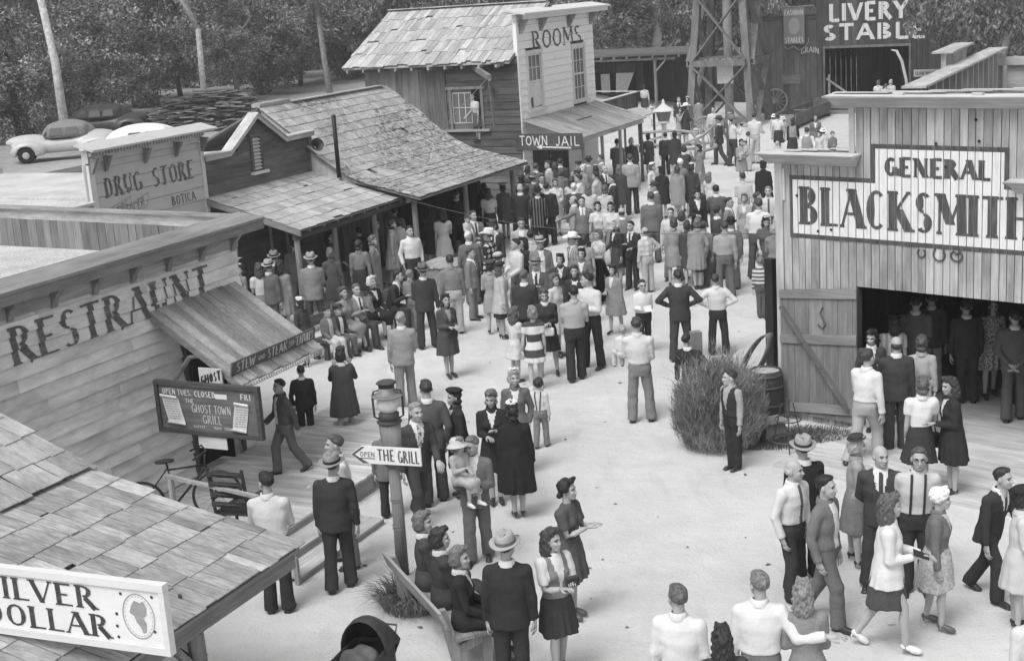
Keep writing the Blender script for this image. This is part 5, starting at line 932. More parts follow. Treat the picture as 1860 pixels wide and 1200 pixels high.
# ================================================================ cars and timber heap on the far left
def car(label, px, py, yaw, top, bodyv, roofv, conv):
    z = 1.25
    for _ in range(4): g = G(px, py, z); z = gz(g.x, g.y)
    o = thing('parked_car', label, 'car', g, yaw, 'cars parked behind the row')
    def f(X, Y, Z):
        y = abs(Y); d = rbox(X, Y, Z, (0, 0, .62), (1.95, .66, .27), .22); d = smin(d, ell(X, Y, Z, (-1.35, 0, .86), (.95, .5, .3)), .12)
        d = smin(d, ell(X, Y, Z, (1.35, 0, .82), (1.05, .68, .36)), .15)
        for cx_, l in ((-1.45, .72), (1.4, .8)): d = smin(d, ell(X, y, Z, (cx_+.1, .7, .5), (l, .24, .42)), .07)
        for cx_ in (-1.45, 1.4): d = np.maximum(d, .38-np.sqrt((X-cx_)**2+(Z-.34)**2)+0*Y-np.where(y > .55, 0, 9))
        return np.maximum(d, .3-Z)
    V, F = surfnet(f, (-2.4, -.98, .2), (2.5, .98, 1.3), .07); me = npmesh('body', V, F); me.materials.append(grey(bodyv, .35, .05, 2, .5)); link('body', me, o)
    def r(X, Y, Z):
        k = .45; d = ell(X, Y, Z, (.35 if conv else .2, 0, 1.0), (1.15 if conv else 1.5, .64, .68)); return np.maximum(smin(d, rbox(X, Y, Z, (.3, 0, 1.2), (.85, .6, .32), .2), .1), .95-Z)
    V, F = surfnet(r, (-1.5, -.75, .9), (1.9, .75, 1.75), .07); me = npmesh('roof', V, F); me.materials.append(grey(roofv, .5, .08, 4)); rf = link('roof', me, o)
    for s in (-1, 1):
        for x0, x1 in ((-.45, .12), (.2, .75)): mb = MB(); mb.hexa([(x0,s*.6,1.08),(x1,s*.6,1.08),(x1,s*.665,1.08),(x0,s*.665,1.08),(x0+.1,s*.55,1.38),(x1-.03,s*.55,1.38),(x1-.03,s*.625,1.38),(x0+.1,s*.625,1.38)]); mb.build('side_window', glass(), o)
        for x in (-1.45, 1.4):
            mb = MB(); mb.tube([(x, s*.62, .34), (x, s*.66, .34), (x, s*.8, .34), (x, s*.83, .34)], [.29, .35, .35, .3], 20); w_ = mb.build('wheel', grey(.02, .8), o, True); mb = MB(); mb.tube([(x, s*.82, .34), (x, s*.845, .34)], [.17, .12], 16); mb.build('hubcap', grey(.4, .3), w_, True)
        mb = MB(); mb.tube([(-2.0, s*.62, .72), (-1.75, s*.62, .74)], [.12, .05], 12); mb.build('headlight', grey(.5, .2), o, True)
    mb = MB(); mb.hexa([(-.72,-.5,1.08),(-.66,-.5,1.08),(-.66,.5,1.08),(-.72,.5,1.08),(-.42,-.45,1.45),(-.38,-.45,1.45),(-.38,.45,1.45),(-.42,.45,1.45)]); mb.build('windscreen', glass(), o)
    for x in (-2.08, 2.3): mb = MB(); mb.tube([(x+.12, -.75, .48), (x, -.5, .48), (x, .5, .48), (x+.12, .75, .48)] if x < 0 else [(x-.12, -.75, .48), (x, -.5, .48), (x, .5, .48), (x-.12, .75, .48)], .05, 6); mb.build('bumper', grey(.4, .3), o, True)
    return o
car('grey convertible coupe with its dark cloth top up, nearest on the left', 117, 289, 12, 0, .45, .2, True)
car('dark boxy sedan parked behind the grey convertible', 185, 250, 10, 0, .05, .05, False)
car('white streamlined sedan parked just over the drug store parapet', 258, 302, 14, 0, .68, .7, False)
g = G(385, 238, 1.2); wp = thing('timber_heap', 'big heap of broken dark boards and slabs left of the shingle roof', 'wood pile', g); random.seed(21); mb = MB()
for k in range(520):
    x = rr(-3.0, 3.0); hh = 1.95*max(0, 1-(x/3.1)**2)**.45; q = R()**.7; z = q*hh; y = -(1-q)*1.3*R()*1.0-.1*R()+rr(0, .6)*q; l = rr(.4, 1.3); a = rr(-.35, .35); p = Vector((x, y, z+.04)); d = Vector((math.cos(a), rr(-.5, .5), math.sin(a)*.5)).normalized()
    mb.beam(p-d*l/2, p+d*l/2, rr(.08, .22), rr(.02, .06), (rr(-.3, .3), rr(-.3, .3), 1))
mb.build('slabs', wood(.15, 'x', .4, .9, 26), wp)
mb = MB(); mb.lathe([(2.7, 0), (2.1, .6), (1.2, 1.05), (.2, 1.2)], (0, .1, 0), 16, 1, .4); mb.build('core', grey(.03), wp)
# ================================================================ trees
TRK = grey(.3, .9, .25, 6); TRD = grey(.1, .95, .3, 6)
def crown(seed, n, rx, rz, leaf, droop, nc, hole=.55):
    random.seed(seed); cs = []
    while len(cs) < nc:
        p = Vector((rr(-1, 1), rr(-1, 1), rr(-1, 1)))
        if hole < p.length+.25 < 1.25: cs.append((Vector((p.x*rx, p.y*rx, p.z*rz)), rr(.16, .36)*rx))
    mb = MB()
    for c, cr0 in cs:
        for k in range(n//nc):
            v = Vector((random.gauss(0, 1), random.gauss(0, 1), random.gauss(0, .75)))
            v = v.normalized()*cr0*(R()**.45); p = c+v; l = leaf*rr(.6, 1.5); d = Vector((rr(-1, 1)+v.x/cr0*.5, rr(-1, 1)+v.y/cr0*.5, rr(-.8, .8)-droop)).normalized(); s = d.cross(Vector((rr(-1, 1), rr(-1, 1), rr(-1, 1)))).normalized()*l*.2
            mb.add([p-s*.6, p+d*l*.5-s, p+d*l, p+d*l*.5+s], [(0, 1, 2, 3)])
    return mb.mesh('crown')
LM = [leafmat(.19), leafmat(.18), leafmat(.25), leafmat(.16)]
CR = [crown(1, 20000, 3.2, 4.6, .24, 1.1, 48), crown(2, 20000, 3.0, 3.4, .2, .3, 40), crown(3, 12000, 2.2, 2.0, .18, .6, 28), crown(4, 26000, 3.6, 5.2, .21, 1.4, 50, .4)]
for m_, l in zip(CR, LM): m_.materials.append(l)
def branchy(mb, p, d, r, l, n, sp):
    q = p+d*l; q2 = p+d*l*.5+Vector((rr(-.1, .1), rr(-.1, .1), 0))*l; mb.tube([p, q2, q], [r, r*.85, r*.68], 7)
    if n:
        for k in range(2 if n < 3 else random.choice((2, 3))): e = (d+Vector((rr(-sp, sp), rr(-sp, sp), rr(-.1, .35)))).normalized(); branchy(mb, q, e, r*.66, l*rr(.6, .85), n-1, sp)
def tree(label, x, y, h, kind, cz=None, sc=1., trunk=TRD, r=.22, levels=3, lean=(0, 0), grp='trees behind the town', name='tree', crowns=1, seed=0):
    random.seed(seed+int(abs(x)*13+y)); z = gz(x, y); o = thing(name, label, 'tree', (x, y, z), 0, grp); mb = MB(); cz = cz or h*.62
    branchy(mb, Vector((0, 0, -.2)), Vector((lean[0], lean[1], 1)).normalized(), r, cz*.62, levels, .55); mb.build('trunk', trunk, o, True)
    for k in range(crowns):
        c = link('crown', CR[kind], o); s = (h-cz)/(4.6, 3.4, 2.0, 5.2)[kind]*sc; c.scale = (s*rr(.9, 1.15), s*rr(.9, 1.15), s*rr(.9, 1.05)); c.location = (lean[0]*cz+rr(-.6, .6), lean[1]*cz+rr(-.6, .6), cz+k*1.2); c.rotation_euler = (0, 0, rr(0, 6.28))
    return o
def TX(px, d): r_ = ray(px, 100); return Vector((r_.x/r_.y*d, d))
def tp(label, px, d, h, kind, **k): q = TX(px, d); return tree(label, q.x, q.y, h, kind, **k)
tp('tall pale trunked eucalyptus forking high above the parked grey convertible', 100, 68, 17, 0, cz=13.2, trunk=grey(.5, .9, .35, 5, bmp=.6), r=.24, levels=3, lean=(-.05, 0), name='eucalyptus_tree', seed=4)
tp('bare pale trunk dividing into upright limbs above the timber heap', 365, 76, 9.6, 2, cz=8.2, trunk=grey(.36, .9, .4, 5, bmp=.6), r=.2, levels=2, name='eucalyptus_tree', sc=.7, seed=9)
tp('slim grey trunk standing behind the shingle roof ridge', 595, 84, 11.5, 0, cz=8.5, trunk=grey(.22, .9, .4, 5, bmp=.6), r=.21, levels=2, lean=(-.06, 0), name='eucalyptus_tree', seed=2)
tp('eucalyptus with smooth forked pale limbs right of the ROOMS front', 1185, 98, 16, 0, cz=11, trunk=grey(.42, .8, .2, 3), r=.36, levels=3, name='eucalyptus_tree', seed=7)
for i, (lb, px, d, h, kd, cz) in enumerate((('low leafy tree at the left edge in front of the cars', 15, 72, 6.4, 1, 3.2), ('broad soft tree right of the pale eucalyptus trunk', 235, 92, 8.6, 1, 4.4), ('bushy tree at the left edge behind the grey convertible', 30, 90, 8.5, 1, 4.6), ('dark rounded tree over the timber heap', 470, 96, 8.8, 1, 4.6), ('dense dark tree above the back road', 540, 104, 11, 1, 6), ('shaggy tree left of the hotel roof', 640, 108, 12, 0, 6.5), ('pale bushy tree beside the two parked sedans', 160, 84, 6.8, 1, 3.2), ('dark narrow tree behind the bare pale limbs', 320, 100, 13, 0, 7), ('spreading tree behind the timber heap, right of the bare limbs', 420, 90, 7.4, 1, 4.4))):
    tp(lb, px, d, h, kd, cz=cz, r=.2, seed=i)
for i, (lb, px, d, h, kd, cz) in enumerate((('round shrubby tree just right of the ROOMS front', 1115, 96, 8, 1, 4.5), ('shaggy eucalyptus left of the water tower', 1235, 100, 13, 3, 7), ('dark eucalyptus behind the water tower', 1330, 98, 14, 3, 8), ('eucalyptus rising behind the stable side shed', 1430, 96, 14, 3, 8.5))):
    tp(lb, px, d, h, kd, cz=cz, r=.25, seed=20+i)
tp('drooping eucalyptus hanging over the end of the LIVERY lettering', 1748, 66, 10.5, 3, cz=6.6, r=.25, seed=31, sc=.95, trunk=grey(.35, .8, .2, 3))
tp('tall eucalyptus with bare pale twigs at the right edge', 1830, 60, 11.5, 3, cz=6.6, r=.22, seed=33, trunk=grey(.42, .8, .2, 3))
tp('loose leafed eucalyptus behind the stable, between the two at the right', 1770, 80, 13, 0, cz=7, r=.25, seed=35)
# the far wood reads as one mass
Vs, Fs, off = [], [], 0; random.seed(77); base = []
for m_ in (CR[0], CR[3]):
    v = np.zeros(len(m_.vertices)*3, np.float32); m_.vertices.foreach_get('co', v); fv = np.zeros(len(m_.loops), np.int32); m_.loops.foreach_get('vertex_index', fv); base.append((v.reshape(-1, 3)[:], fv.reshape(-1, 4)))
for k in range(46):
    px = -250+k*51+rr(-20, 20); d = rr(112, 135); q = TX(px, d); v, f = base[k % 2]; f = f[::2]; u, inv = np.unique(f, return_inverse=True); v = v[u]; f = inv.reshape(f.shape); s = rr(1.5, 2.0); a = rr(0, 6.28); c_, s_ = math.cos(a), math.sin(a)
    V = np.stack([(v[:, 0]*c_-v[:, 1]*s_)*s+q.x, (v[:, 0]*s_+v[:, 1]*c_)*s+q.y, v[:, 2]*s*1.15+rr(5.5, 11)], 1); Vs.append(V); Fs.append(f+off); off += len(V)
me = npmesh('far_wood', np.concatenate(Vs), np.concatenate(Fs), smooth=False); me.materials.append(leafmat(.13)); tag(link('far_wood', me), 'dense dark wood of tall trees closing the view behind the town', 'wood', kind='stuff')
# ================================================================ people
v3 = lambda *a: np.array(a, float)
def nrm(v): v = np.asarray(v, float); return v/np.linalg.norm(v)
def cat_np(parts):
    V, F, M, o = [], [], [], 0
    for v, f, m in parts: V.append(v); F.append(np.asarray(f)+o); M.append(np.full(len(f), m) if np.isscalar(m) else m); o += len(v)
    return np.concatenate(V), np.concatenate(F), np.concatenate(M)
def loft(C_, U_, W_, ru, rw, n=10):
    t = np.arange(n)*2*np.pi/n; V = np.concatenate([c+np.outer(np.cos(t)*a, u)+np.outer(np.sin(t)*b, w) for c, u, w, a, b in zip(C_, U_, W_, ru, rw)])
    F = [(i*n+k, i*n+(k+1) % n, (i+1)*n+(k+1) % n, (i+1)*n+k) for i in range(len(C_)-1) for k in range(n)]
    V = np.concatenate([V, [C_[0]], [C_[-1]]]); a = len(V)-2; L = (len(C_)-1)*n
    F += [(a, (k+1) % n, k, k) for k in range(0)]
    for k in range(0, n, 2): F.append((a, (k+2) % n, k+1, k)); F.append((a+1, L+k, L+k+1, L+(k+2) % n))
    return V, np.array(F)
def limb(pts, rad, n=10):
    P = [np.asarray(p, float) for p in pts]; U_, W_ = [], []
    for i in range(len(P)):
        d = nrm(P[min(i+1, len(P)-1)]-P[max(i-1, 0)]); u = np.cross(d, v3(0, 1, .01) if abs(d[1]) < .9 else v3(1, 0, 0)); u = nrm(u); U_.append(u); W_.append(np.cross(d, u))
    return loft(P, U_, W_, rad, rad, n)
def head_sdf(w=1., jaw=1., child=0):
    def f(X, Y, Z):
        A = abs(X); d = ell(X, Y, Z, (0, .014, .034), (.073*w, .094, .084)); d = smin(d, ell(X, Y, Z, (0, -.03, -.038), (.058*w*jaw, .062, .072)), .03)
        d = smin(d, ell(X, Y, Z, (0, -.062, -.088), (.026*jaw, .024, .02)), .025)
        d = smin(d, ell(A, Y, Z, (.03, -.072, -.022), (.022, .016, .018)), .02)
        d = -smin(-d, ell(A, Y, Z, (.031, -.1, .012), (.019, .016, .013)), .012)
        d = smin(d, rcone(A, Y, Z, (.012, -.086, .03), (.05, -.07, .03), .008, .007), .012)
        d = smin(d, rcone(X, Y, Z, (0, -.088, .012), (0, -.109 if w > .97 else -.104, -.026), .006, .011 if w > .97 and not child else .008), .01); d = smin(d, ell(A, Y, Z, (.011, -.098, -.028), (.009, .01, .007)), .006)
        d = smin(d, ell(X, Y, Z, (0, -.09, -.056), (.023, .012, .006)), .006); d = smin(d, ell(X, Y, Z, (0, -.088, -.066), (.02, .012, .006)), .006)
        d = np.minimum(d, ell(A, Y, Z, (.077*w, .01, -.008), (.011, .021, .032))+.0)
        return smin(d, rcone(X, Y, Z, (0, .02, -.07), (0, .02, -.2), .05*w, .054*w), .025)
    return f
HEAD = {}
def head_t(kind, lod):
    k = (kind, lod)
    if k not in HEAD:
        h = (.0085, .0125)[lod]; V, F = surfnet(head_sdf(*{'M': (1, 1.08, 0), 'F': (.94, .92, 0), 'K': (1, .85, 1)}[kind]), (-.1, -.13, -.23), (.1, .12, .13), h)
        c = V[F].mean(1); A = abs(c[:, 0]); m = np.zeros(len(F), int)
        m[(np.hypot((A-.031)/.014, (c[:, 2]-.011)/.008) < 1) & (c[:, 1] < -.06)] = 1
        m[(abs(c[:, 2]-.031) < .0055) & (A > .012) & (A < .05) & (c[:, 1] < -.06)] = 1
        m[(A < .021) & (abs(c[:, 2]+.061) < .0065) & (c[:, 1] < -.07)] = 2
        HEAD[k] = (V, F, m)
    return HEAD[k]
def hand_np(side):
    P = []; C_ = [v3(0, 0, .02), v3(0, 0, -.02), v3(0, -.002, -.06), v3(0, -.004, -.095)]
    P.append(loft(C_, [v3(1, 0, 0)]*4, [v3(0, 1, 0)]*4, [.026, .036, .042, .038], [.02, .017, .015, .011], 8)+(0,))
    for x, l, r, z in ((-.03, .068, .0088, -.092), (-.01, .08, .0092, -.096), (.011, .074, .009, -.094), (.029, .056, .008, -.088)):
        a = v3(x, 0, z); P.append(limb([a, a+v3(x*.1, -.006, -l*.42), a+v3(x*.15, -.024, -l*.76), a+v3(x*.15, -.043, -l*.95)], [r, r*.97, r*.9, r*.65], 6)+(0,))
    P.append(limb([v3(-.03, -.004, -.02), v3(-.052, -.014, -.052), v3(-.058, -.026, -.082), v3(-.056, -.036, -.102)], [.014, .0115, .0105, .007], 6)+(0,))
    V, F, m = cat_np(P)
    return V*v3(side, 1, 1), (F[:, ::-1] if side < 0 else F)
HANDS = {1: hand_np(1), -1: hand_np(-1)}
def hair_sdf(st):
    def f(X, Y, Z):
        A = abs(X); rip = .0035*np.sin(170*X+25*Y+40*Z)+.003*np.sin(60*Z+18*Y+30*X); sh = ell(X, Y, Z, (0, .018, .04), (.083, .104, .091))+rip
        if st == 'm':
            q = Y*.72+Z*.72-.014+.004*np.sin(95*X+ 20*Z); d = np.maximum(sh+.0015+.009*np.clip(1-q/.03, 0, 1), -q); d = np.maximum(d, -Z-.03+np.maximum(0, .04-Y)*1.2); return smin(d, ell(X, Y, Z, (.014, -.015, .106), (.048, .05, .019)), .02)
        if st == 'b': return np.maximum(np.maximum(ell(X, Y, Z, (0, .02, .0), (.0785, .0985, .066)), Z-.04), -(Y-.02))
        if st == 'k': return np.maximum(ell(X, Y, Z, (0, .012, .036), (.085, .106, .094))+rip, -(Y*.55+Z*.84-.012+np.maximum(0, -Y-.0)*.1))
        q = Y*.7+Z*.72-.012+.004*np.sin(80*X); cap = np.maximum(sh-.005+.01*np.clip(1-q/.03, 0, 1), -q)
        lum = .008*np.sin(62*X+8)*np.sin(75*Z)*np.sin(60*Y+3)+.003*np.sin(160*X+70*Z+90*Y)
        if st == 'c': d = smin(cap, ell(A, Y, Z, (.058, .03, -.03), (.036, .062, .052)), .03); d = smin(d, ell(X, Y, Z, (0, .075, -.035), (.07, .042, .06)), .03); return smin(d, ell(X, Y, Z, (0, -.05, .115), (.06, .045, .03)), .02)+lum
        if st == 'l': d = smin(cap, ell(A, Y, Z, (.062, .035, -.07), (.034, .055, .1)), .03); d = smin(d, ell(X, Y, Z, (0, .085, -.09), (.085, .04, .12)), .03); return smin(d, ell(A, Y, Z, (.03, -.045, .115), (.035, .04, .03)), .02)+lum*1.3
        if st == 'u': d = smin(cap, rcone(X, Y, Z, (-.045, -.055, .12), (.045, -.055, .12), .03, .03), .015); d = smin(d, rcone(X, Y, Z, (-.06, .08, -.055), (.06, .08, -.055), .034, .034), .02); return smin(d, ell(A, Y, Z, (.07, .02, .03), (.025, .06, .05)), .02)+lum*.6
        if st == 'r': d = smin(cap, rcone(A, Y, Z, (.065, -.02, -.055), (.02, .085, -.07), .03, .036), .02); return smin(d, ell(X, Y, Z, (0, -.03, .11), (.06, .06, .03)), .02)+lum
        if st == 't': return smin(np.maximum(ell(X, Y, Z, (0, .02, .05), (.092, .112, .1)), -(Y*.5+Z*.86-.002)), rcone(X, Y, Z, (-.04, -.06, .1), (.04, -.05, .12), .032, .03), .03)+.004*np.sin(90*(Z+Y*.6+X*.3))
        return sh
    return f
HAIR = {}
def hair_m(st, lod):
    k = (st, lod)
    if k not in HAIR: V, F = surfnet(hair_sdf(st), (-.13, -.13, -.23), (.13, .15, .17), (.01, .015)[lod]); HAIR[k] = npmesh('hair_shape', V, F)
    return HAIR[k]
def hat_m(kind):
    if kind in HAIR: return HAIR[kind]
    mb = MB(); mi = {'fedora': (.155, .1, .115), 'cowboy': (.2, .105, .13), 'bowler': (.13, .1, .1)}.get(kind)
    if mi:
        br, r, h = mi; bend = (lambda t, z, j: 1.0); n = 24
        mb.lathe([(r*.98, .0), (br*.97, .004), (br, .012), (br*.97, .016), (r, .012), (r*1.0, .014)], n=n, sx=.93, sy=1.1, cap=False)
        for i, (x, y, z) in enumerate(mb.v): rr_ = math.hypot(x, y); k = max(0, rr_-r)/(br-r); mb.v[i] = (x, y, z+k*(.022 if kind != 'cowboy' else .05)*(abs(x)/rr_)**2-k*.02*max(0, -y/rr_))
        b0 = len(mb.f); mb.lathe([(r, .012), (r*1.015, .016), (r*1.0, .045)], n=n, sx=.93, sy=1.08, mi=1, cap=False)
        mb.lathe([(r*1.0, .045), (r*.96, h*.75), (r*.85, h*.96), (r*.6, h), (r*.2, h*.86), (.001, h*.84)], n=n, sx=.9, sy=1.05, cap=False)
        for i, (x, y, z) in enumerate(mb.v):
            if z > h*.5: mb.v[i] = (x*(1-.22*max(0, -y/r)*(z/h)), y, z-.03*max(0, 1-(x/(r*.35))**2)*(z/h)**4)
    elif kind == 'cap': mb.lathe([(.085, 0), (.1, .02), (.11, .05), (.07, .075), (.01, .08)], n=18, sy=1.12); mb.hexa([(-.06,-.15,.0),(.06,-.15,.0),(.07,-.07,.01),(-.07,-.07,.01),(-.06,-.15,.012),(.06,-.15,.012),(.07,-.07,.025),(-.07,-.07,.025)])
    elif kind == 'beret': mb.lathe([(.07, 0), (.11, .012), (.125, .035), (.09, .06), (.01, .066)], n=18, sy=1.05)
    elif kind == 'pillbox': mb.lathe([(.085, 0), (.088, .05), (.06, .062), (.01, .064)], n=18); mb.lathe([(.086, .0), (.115, .008), (.115, .014), (.086, .016)], n=18, cap=False)
    elif kind in ('flowers', 'bow'):
        random.seed(4)
        mb.lathe([(.07, -.02), (.085, .005), (.06, .025), (.01, .03)], n=14, mi=1)
        for k in range(9 if kind == 'flowers' else 3):
            a = k*.7 if kind == 'flowers' else k*.5; c = Vector((.055*math.cos(a), .055*math.sin(a)-.02, .03)) if kind == 'flowers' else Vector((-.03+.03*k, -.04, .03))
            for q in range(5): b = q*1.257+k; mb.lathe([(.004, -.012), (.017, 0), (.004, .012)], (c.x+.017*math.cos(b), c.y+.017*math.sin(b), c.z+rr(-.008, .012)), 6)
    elif kind == 'bonnet': mb.lathe([(.15, -.03), (.13, .0), (.1, .02), (.1, .06), (.07, .095), (.01, .1)], n=18, cap=False)
    HAIR[kind] = mb.mesh('hat_shape', True); return HAIR[kind]
def shoe_m(kind):
    k = 'shoe'+kind
    if k in HAIR: return HAIR[k]
    if kind == 'M': f = lambda X, Y, Z: np.maximum(smin(smin(rcone(X, Y, Z, (0, .03, -.03), (0, -.15, -.048), .042, .036), rcone(X, Y, Z, (0, .03, -.03), (0, .02, .03), .042, .046), .03), rbox(X, Y, Z, (0, -.06, -.068), (.042, .145, .012), .012), .01), -Z-.08)
    else: f = lambda X, Y, Z: np.minimum(np.maximum(smin(rcone(X, Y, Z, (0, .03, -.012), (0, -.12, -.052), .034, .03), rcone(X, Y, Z, (0, -.08, -.05), (0, -.14, -.06), .036, .022), .03), Z-.018-.1*np.maximum(0, Y+.0)), rcone(X, Y, Z, (0, .035, -.01), (0, .035, -.07), .02, .014))
    V, F = surfnet(f, (-.06, -.22, -.09), (.06, .09, .09), .013); HAIR[k] = npmesh('shoe_shape', V, F); return HAIR[k]
ARM = {'d': ((.14, .02, -1), (.06, -.14, -1)), 'D': ((.2, .05, -1), (.1, -.05, -1)), 'h': ((.72, .22, -.68), (-.72, -.34, -.42)), 'f': ((.1, -.05, -1), (-.42, -.86, .05)), 'F': ((.12, -.3, -.95), (-.5, -.7, .35)),
       'b': ((.2, .32, -.93), (-.62, .3, -.62)), 'p': ((.28, .16, -.95), (-.12, -.3, -.95)), 'u': ((.2, -.6, -.75), (-.3, -.25, .92)), 'c': ((.16, -.22, -.95), (-.88, -.5, .08)), 'o': ((.62, -.55, -.32), (.62, -.62, .0)),
       'w': ((.1, -.36, -.93), (-.02, -.58, -.8)), 'v': ((.12, .38, -.92), (.05, .16, -1)), 'r': ((.12, -.4, -.9), (-.25, -.9, .3)), 'g': ((.12, -.2, -.95), (-.2, -.8, -.45)), 'l': ((.12, -.25, -.95), (-.15, -.92, -.2)), 's': ((.9, -.1, -.25), (.5, -.75, .1)), 'O': ((.5, .3, -.8), (.8, .05, .12)), 'U': ((.75, -.3, .1), (-.5, -.3, .8))}
PM = [(.78, .205, .152), (.95, .2, .148), (1.08, .186, .134), (1.25, .205, .146), (1.37, .19, .125), (1.45, .12, .092), (1.5, .07, .07)]
PF = [(.78, .2, .158), (.92, .188, .148), (1.06, .142, .112), (1.22, .166, .128), (1.35, .16, .112), (1.44, .1, .08), (1.48, .06, .062)]
def prof_sdf(X, Y, Z, tb, fat=1.):
    z = np.array([t[0] for t in tb]); wx = np.interp(Z, z, [t[1]*fat for t in tb]); wy = np.interp(Z, z, [t[2]*fat for t in tb]); return (np.sqrt((X/wx)**2+(Y/wy)**2)-1)*np.minimum(wx, wy)*.92
PEOPLE = []
def gm_(v, rough=.92, var=.14, sc=26):
    k = ('cloth', v)
    if k in MC: return MC[k]
    m, nt, b = newmat('cloth', .95, .1); co = N_(nt, 'TexCoord').outputs['Object']; a = .05 if v > .25 else .2
    nt.links.new(mrange(nt, noise(nt, co, 70, 3), .3, .7, v*(1-a), v*(1+a)), b.inputs['Base Color'])
    h = mul(nt, noise(nt, co, 5, 3, .55, (2.6, 2.6, .9)), mul(nt, noise(nt, co, 9, 2, .5, (1, 1, 1.6)), .6), 'ADD'); bump(nt, b, h, .3, .045); MC[k] = m; return m
STRIPE = {}
def stripe(kind, v1, v2, n):
    k = (kind, v1, v2, n)
    if k in STRIPE: return STRIPE[k]
    m, nt, b = newmat('patterned_cloth', .9, .1); co = N_(nt, 'TexCoord').outputs['Object']; sp = N_(nt, 'SeparateXYZ'); nt.links.new(co, sp.inputs[0])
    if kind == 'h': t = mul(nt, mul(nt, sp.outputs[2], n), 1, 'PINGPONG')
    elif kind == 'v': t = mul(nt, mul(nt, sp.outputs[0], n), 1, 'PINGPONG')
    elif kind == 'x': t = mul(nt, mul(nt, mul(nt, sp.outputs[0], n), 1, 'PINGPONG'), mul(nt, mul(nt, sp.outputs[2], n), 1, 'PINGPONG')); t = mul(nt, t, 2)
    else: t = noise(nt, co, n, 2)
    nt.links.new(mrange(nt, t, .47, .53, v1, v2), b.inputs['Base Color']); STRIPE[k] = m; return m
def cm(v): return v if not isinstance(v, (int, float)) else gm_(v+.012 if v < .06 else v if v < .5 else .5+(v-.5)*.6)
def person(px, py, h, face, kind='M', top='suit', tc=.05, bot='tr', bc=.04, arms='dd', legs='s', hair='m', hc=.03, hat=None, hatc=.2, bandc=.04, turn=0, tilt=0, shirt=.7, tie=.06, skin=None, fat=1., lean=0., side=0., foot=None, z0=0., sleeve=1., hem=None, shem=None, coll=None, extra='', shoec=.03, label='', group=None, grip=None, at=None, pos=None):
    random.seed(int(px*7+py*13)); k_ = legs[0] == 't'
    if pos is None and not k_:
        side += rr(-.05, .05); lean += rr(-.01, .06); turn += rr(-16, 16); face += rr(-9, 9)
        if arms == 'dd': arms = random.choice(('dd', 'dD', 'Dd', 'dg', 'gd', 'df', 'fd', 'pd', 'dp', 'Df'))
        if legs == 's': legs = random.choice('snsas')
    hx = {'fedora': .085, 'cowboy': .1, 'bowler': .07, 'cap': .04, 'beret': .035, 'pillbox': .04, 'flowers': .04, 'bow': .02, 'bonnet': .05}.get(hat, 0)+({'u': .02, 'l': .01, 'c': .01, 't': .02}.get(hair, 0))
    if pos is not None: g = Vector(pos); z0 = g.z
    elif foot is not None: g = G(foot[0], foot[1], z0); h = min(1.98, max(.8, hgt(g, py)-z0))
    else: g = G(px, py, h+z0); g.z = z0
    sit = legs[0] in 't'; k = (kind == 'K'); std = h-hx+(.39*1 if sit else 0)
    if k: std = h-hx+(.25 if sit else 0)
    S = std/1.755; hs = 1.0 if not k else min(1.5, .23/(.23*S)*(.86+.14*S)) ; hs = hs if k else 1.06
    D = math.hypot(g.x, g.y); vox = (.0165 if D < 22 else .02 if D < 32 else .026 if D < 46 else .032)/max(S, .5)**.5; lod = 0 if D < 26 else 1; fem = kind == 'F' or (kind == 'K' and hair in 'lcu')
    rz = face-math.degrees(math.atan2(g.x, g.y)); dz = 0
    # skeleton
    pt = v3(0, 0, .95); sw = (.19 if kind == 'M' else .165 if kind == 'F' else .165)*(.6+.4*fat)
    J = {}
    lg = {'s': (((.03, 0, -1), (.02, .02, -1)), ((.03, .0, -1), (.02, .02, -1))) if kind == 'M' else (((-.04, -.02, -1), (-.03, .03, -1)), ((-.02, .03, -1), (-.03, .02, -1))), 'a': (((.12, -.03, -1), (.06, .03, -1)), ((.1, .05, -1), (.05, .05, -1))), 'w': (((.0, -.42, -.92), (.0, -.02, -1)), ((.0, .22, -.97), (.0, .55, -.85))), 'W': (((.0, .22, -.97), (.0, .55, -.85)), ((.0, -.42, -.92), (.0, -.02, -1))), 'n': (((.03, -.2, -1), (.02, .02, -1)), ((.03, .1, -1), (.02, .22, -1))), 't': (((.06, -1, -.06), (.02, .05, -1)), ((.06, -1, -.06), (.02, -.1, -1)))}[legs[0]]
    for i, s in ((0, -1), (1, 1)):
        hp = v3(s*.085, 0, .92); t = nrm(lg[i][0])*v3(s, 1, 1); q = nrm(lg[i][1])*v3(s, 1, 1); J['h', s], J['k', s] = hp, hp+t*.42; J['a', s] = J['k', s]+q*.42
    dz = .08-min(J['a', -1][2], J['a', 1][2])+(.03 if (fem and not k) else 0)
    for q in list(J): J[q] = J[q]+v3(0, 0, dz)
    lx, ly_ = side, -lean
    def shear(p): p = np.array(p, float); t = p[2]-.95; return p+v3(lx*t, ly_*t, dz)
    for i, s in ((0, -1), (1, 1)):
        a, b = ARM[arms[i]]; sh = shear((s*sw, .005, 1.385)); J['s', s] = sh; J['e', s] = sh+nrm(a)*v3(s, 1, 1)*.285; J['w', s] = J['e', s]+nrm(b)*v3(s, 1, 1)*.25
    hc_ = shear((0, -.012, 1.635)); hr = Matrix.Rotation(math.radians(turn), 3, 'Z') @ Matrix.Rotation(math.radians(tilt), 3, 'X'); HR = np.array(hr)*hs
    # body, one mesh
    Hv, Hf, Hm = head_t('K' if k else kind, lod); parts = [((Hv @ HR.T)+hc_, Hf, Hm)]
    pf = PF if fem else PM; zz = [.86, .95, 1.06, 1.2, 1.33, 1.42, 1.47]
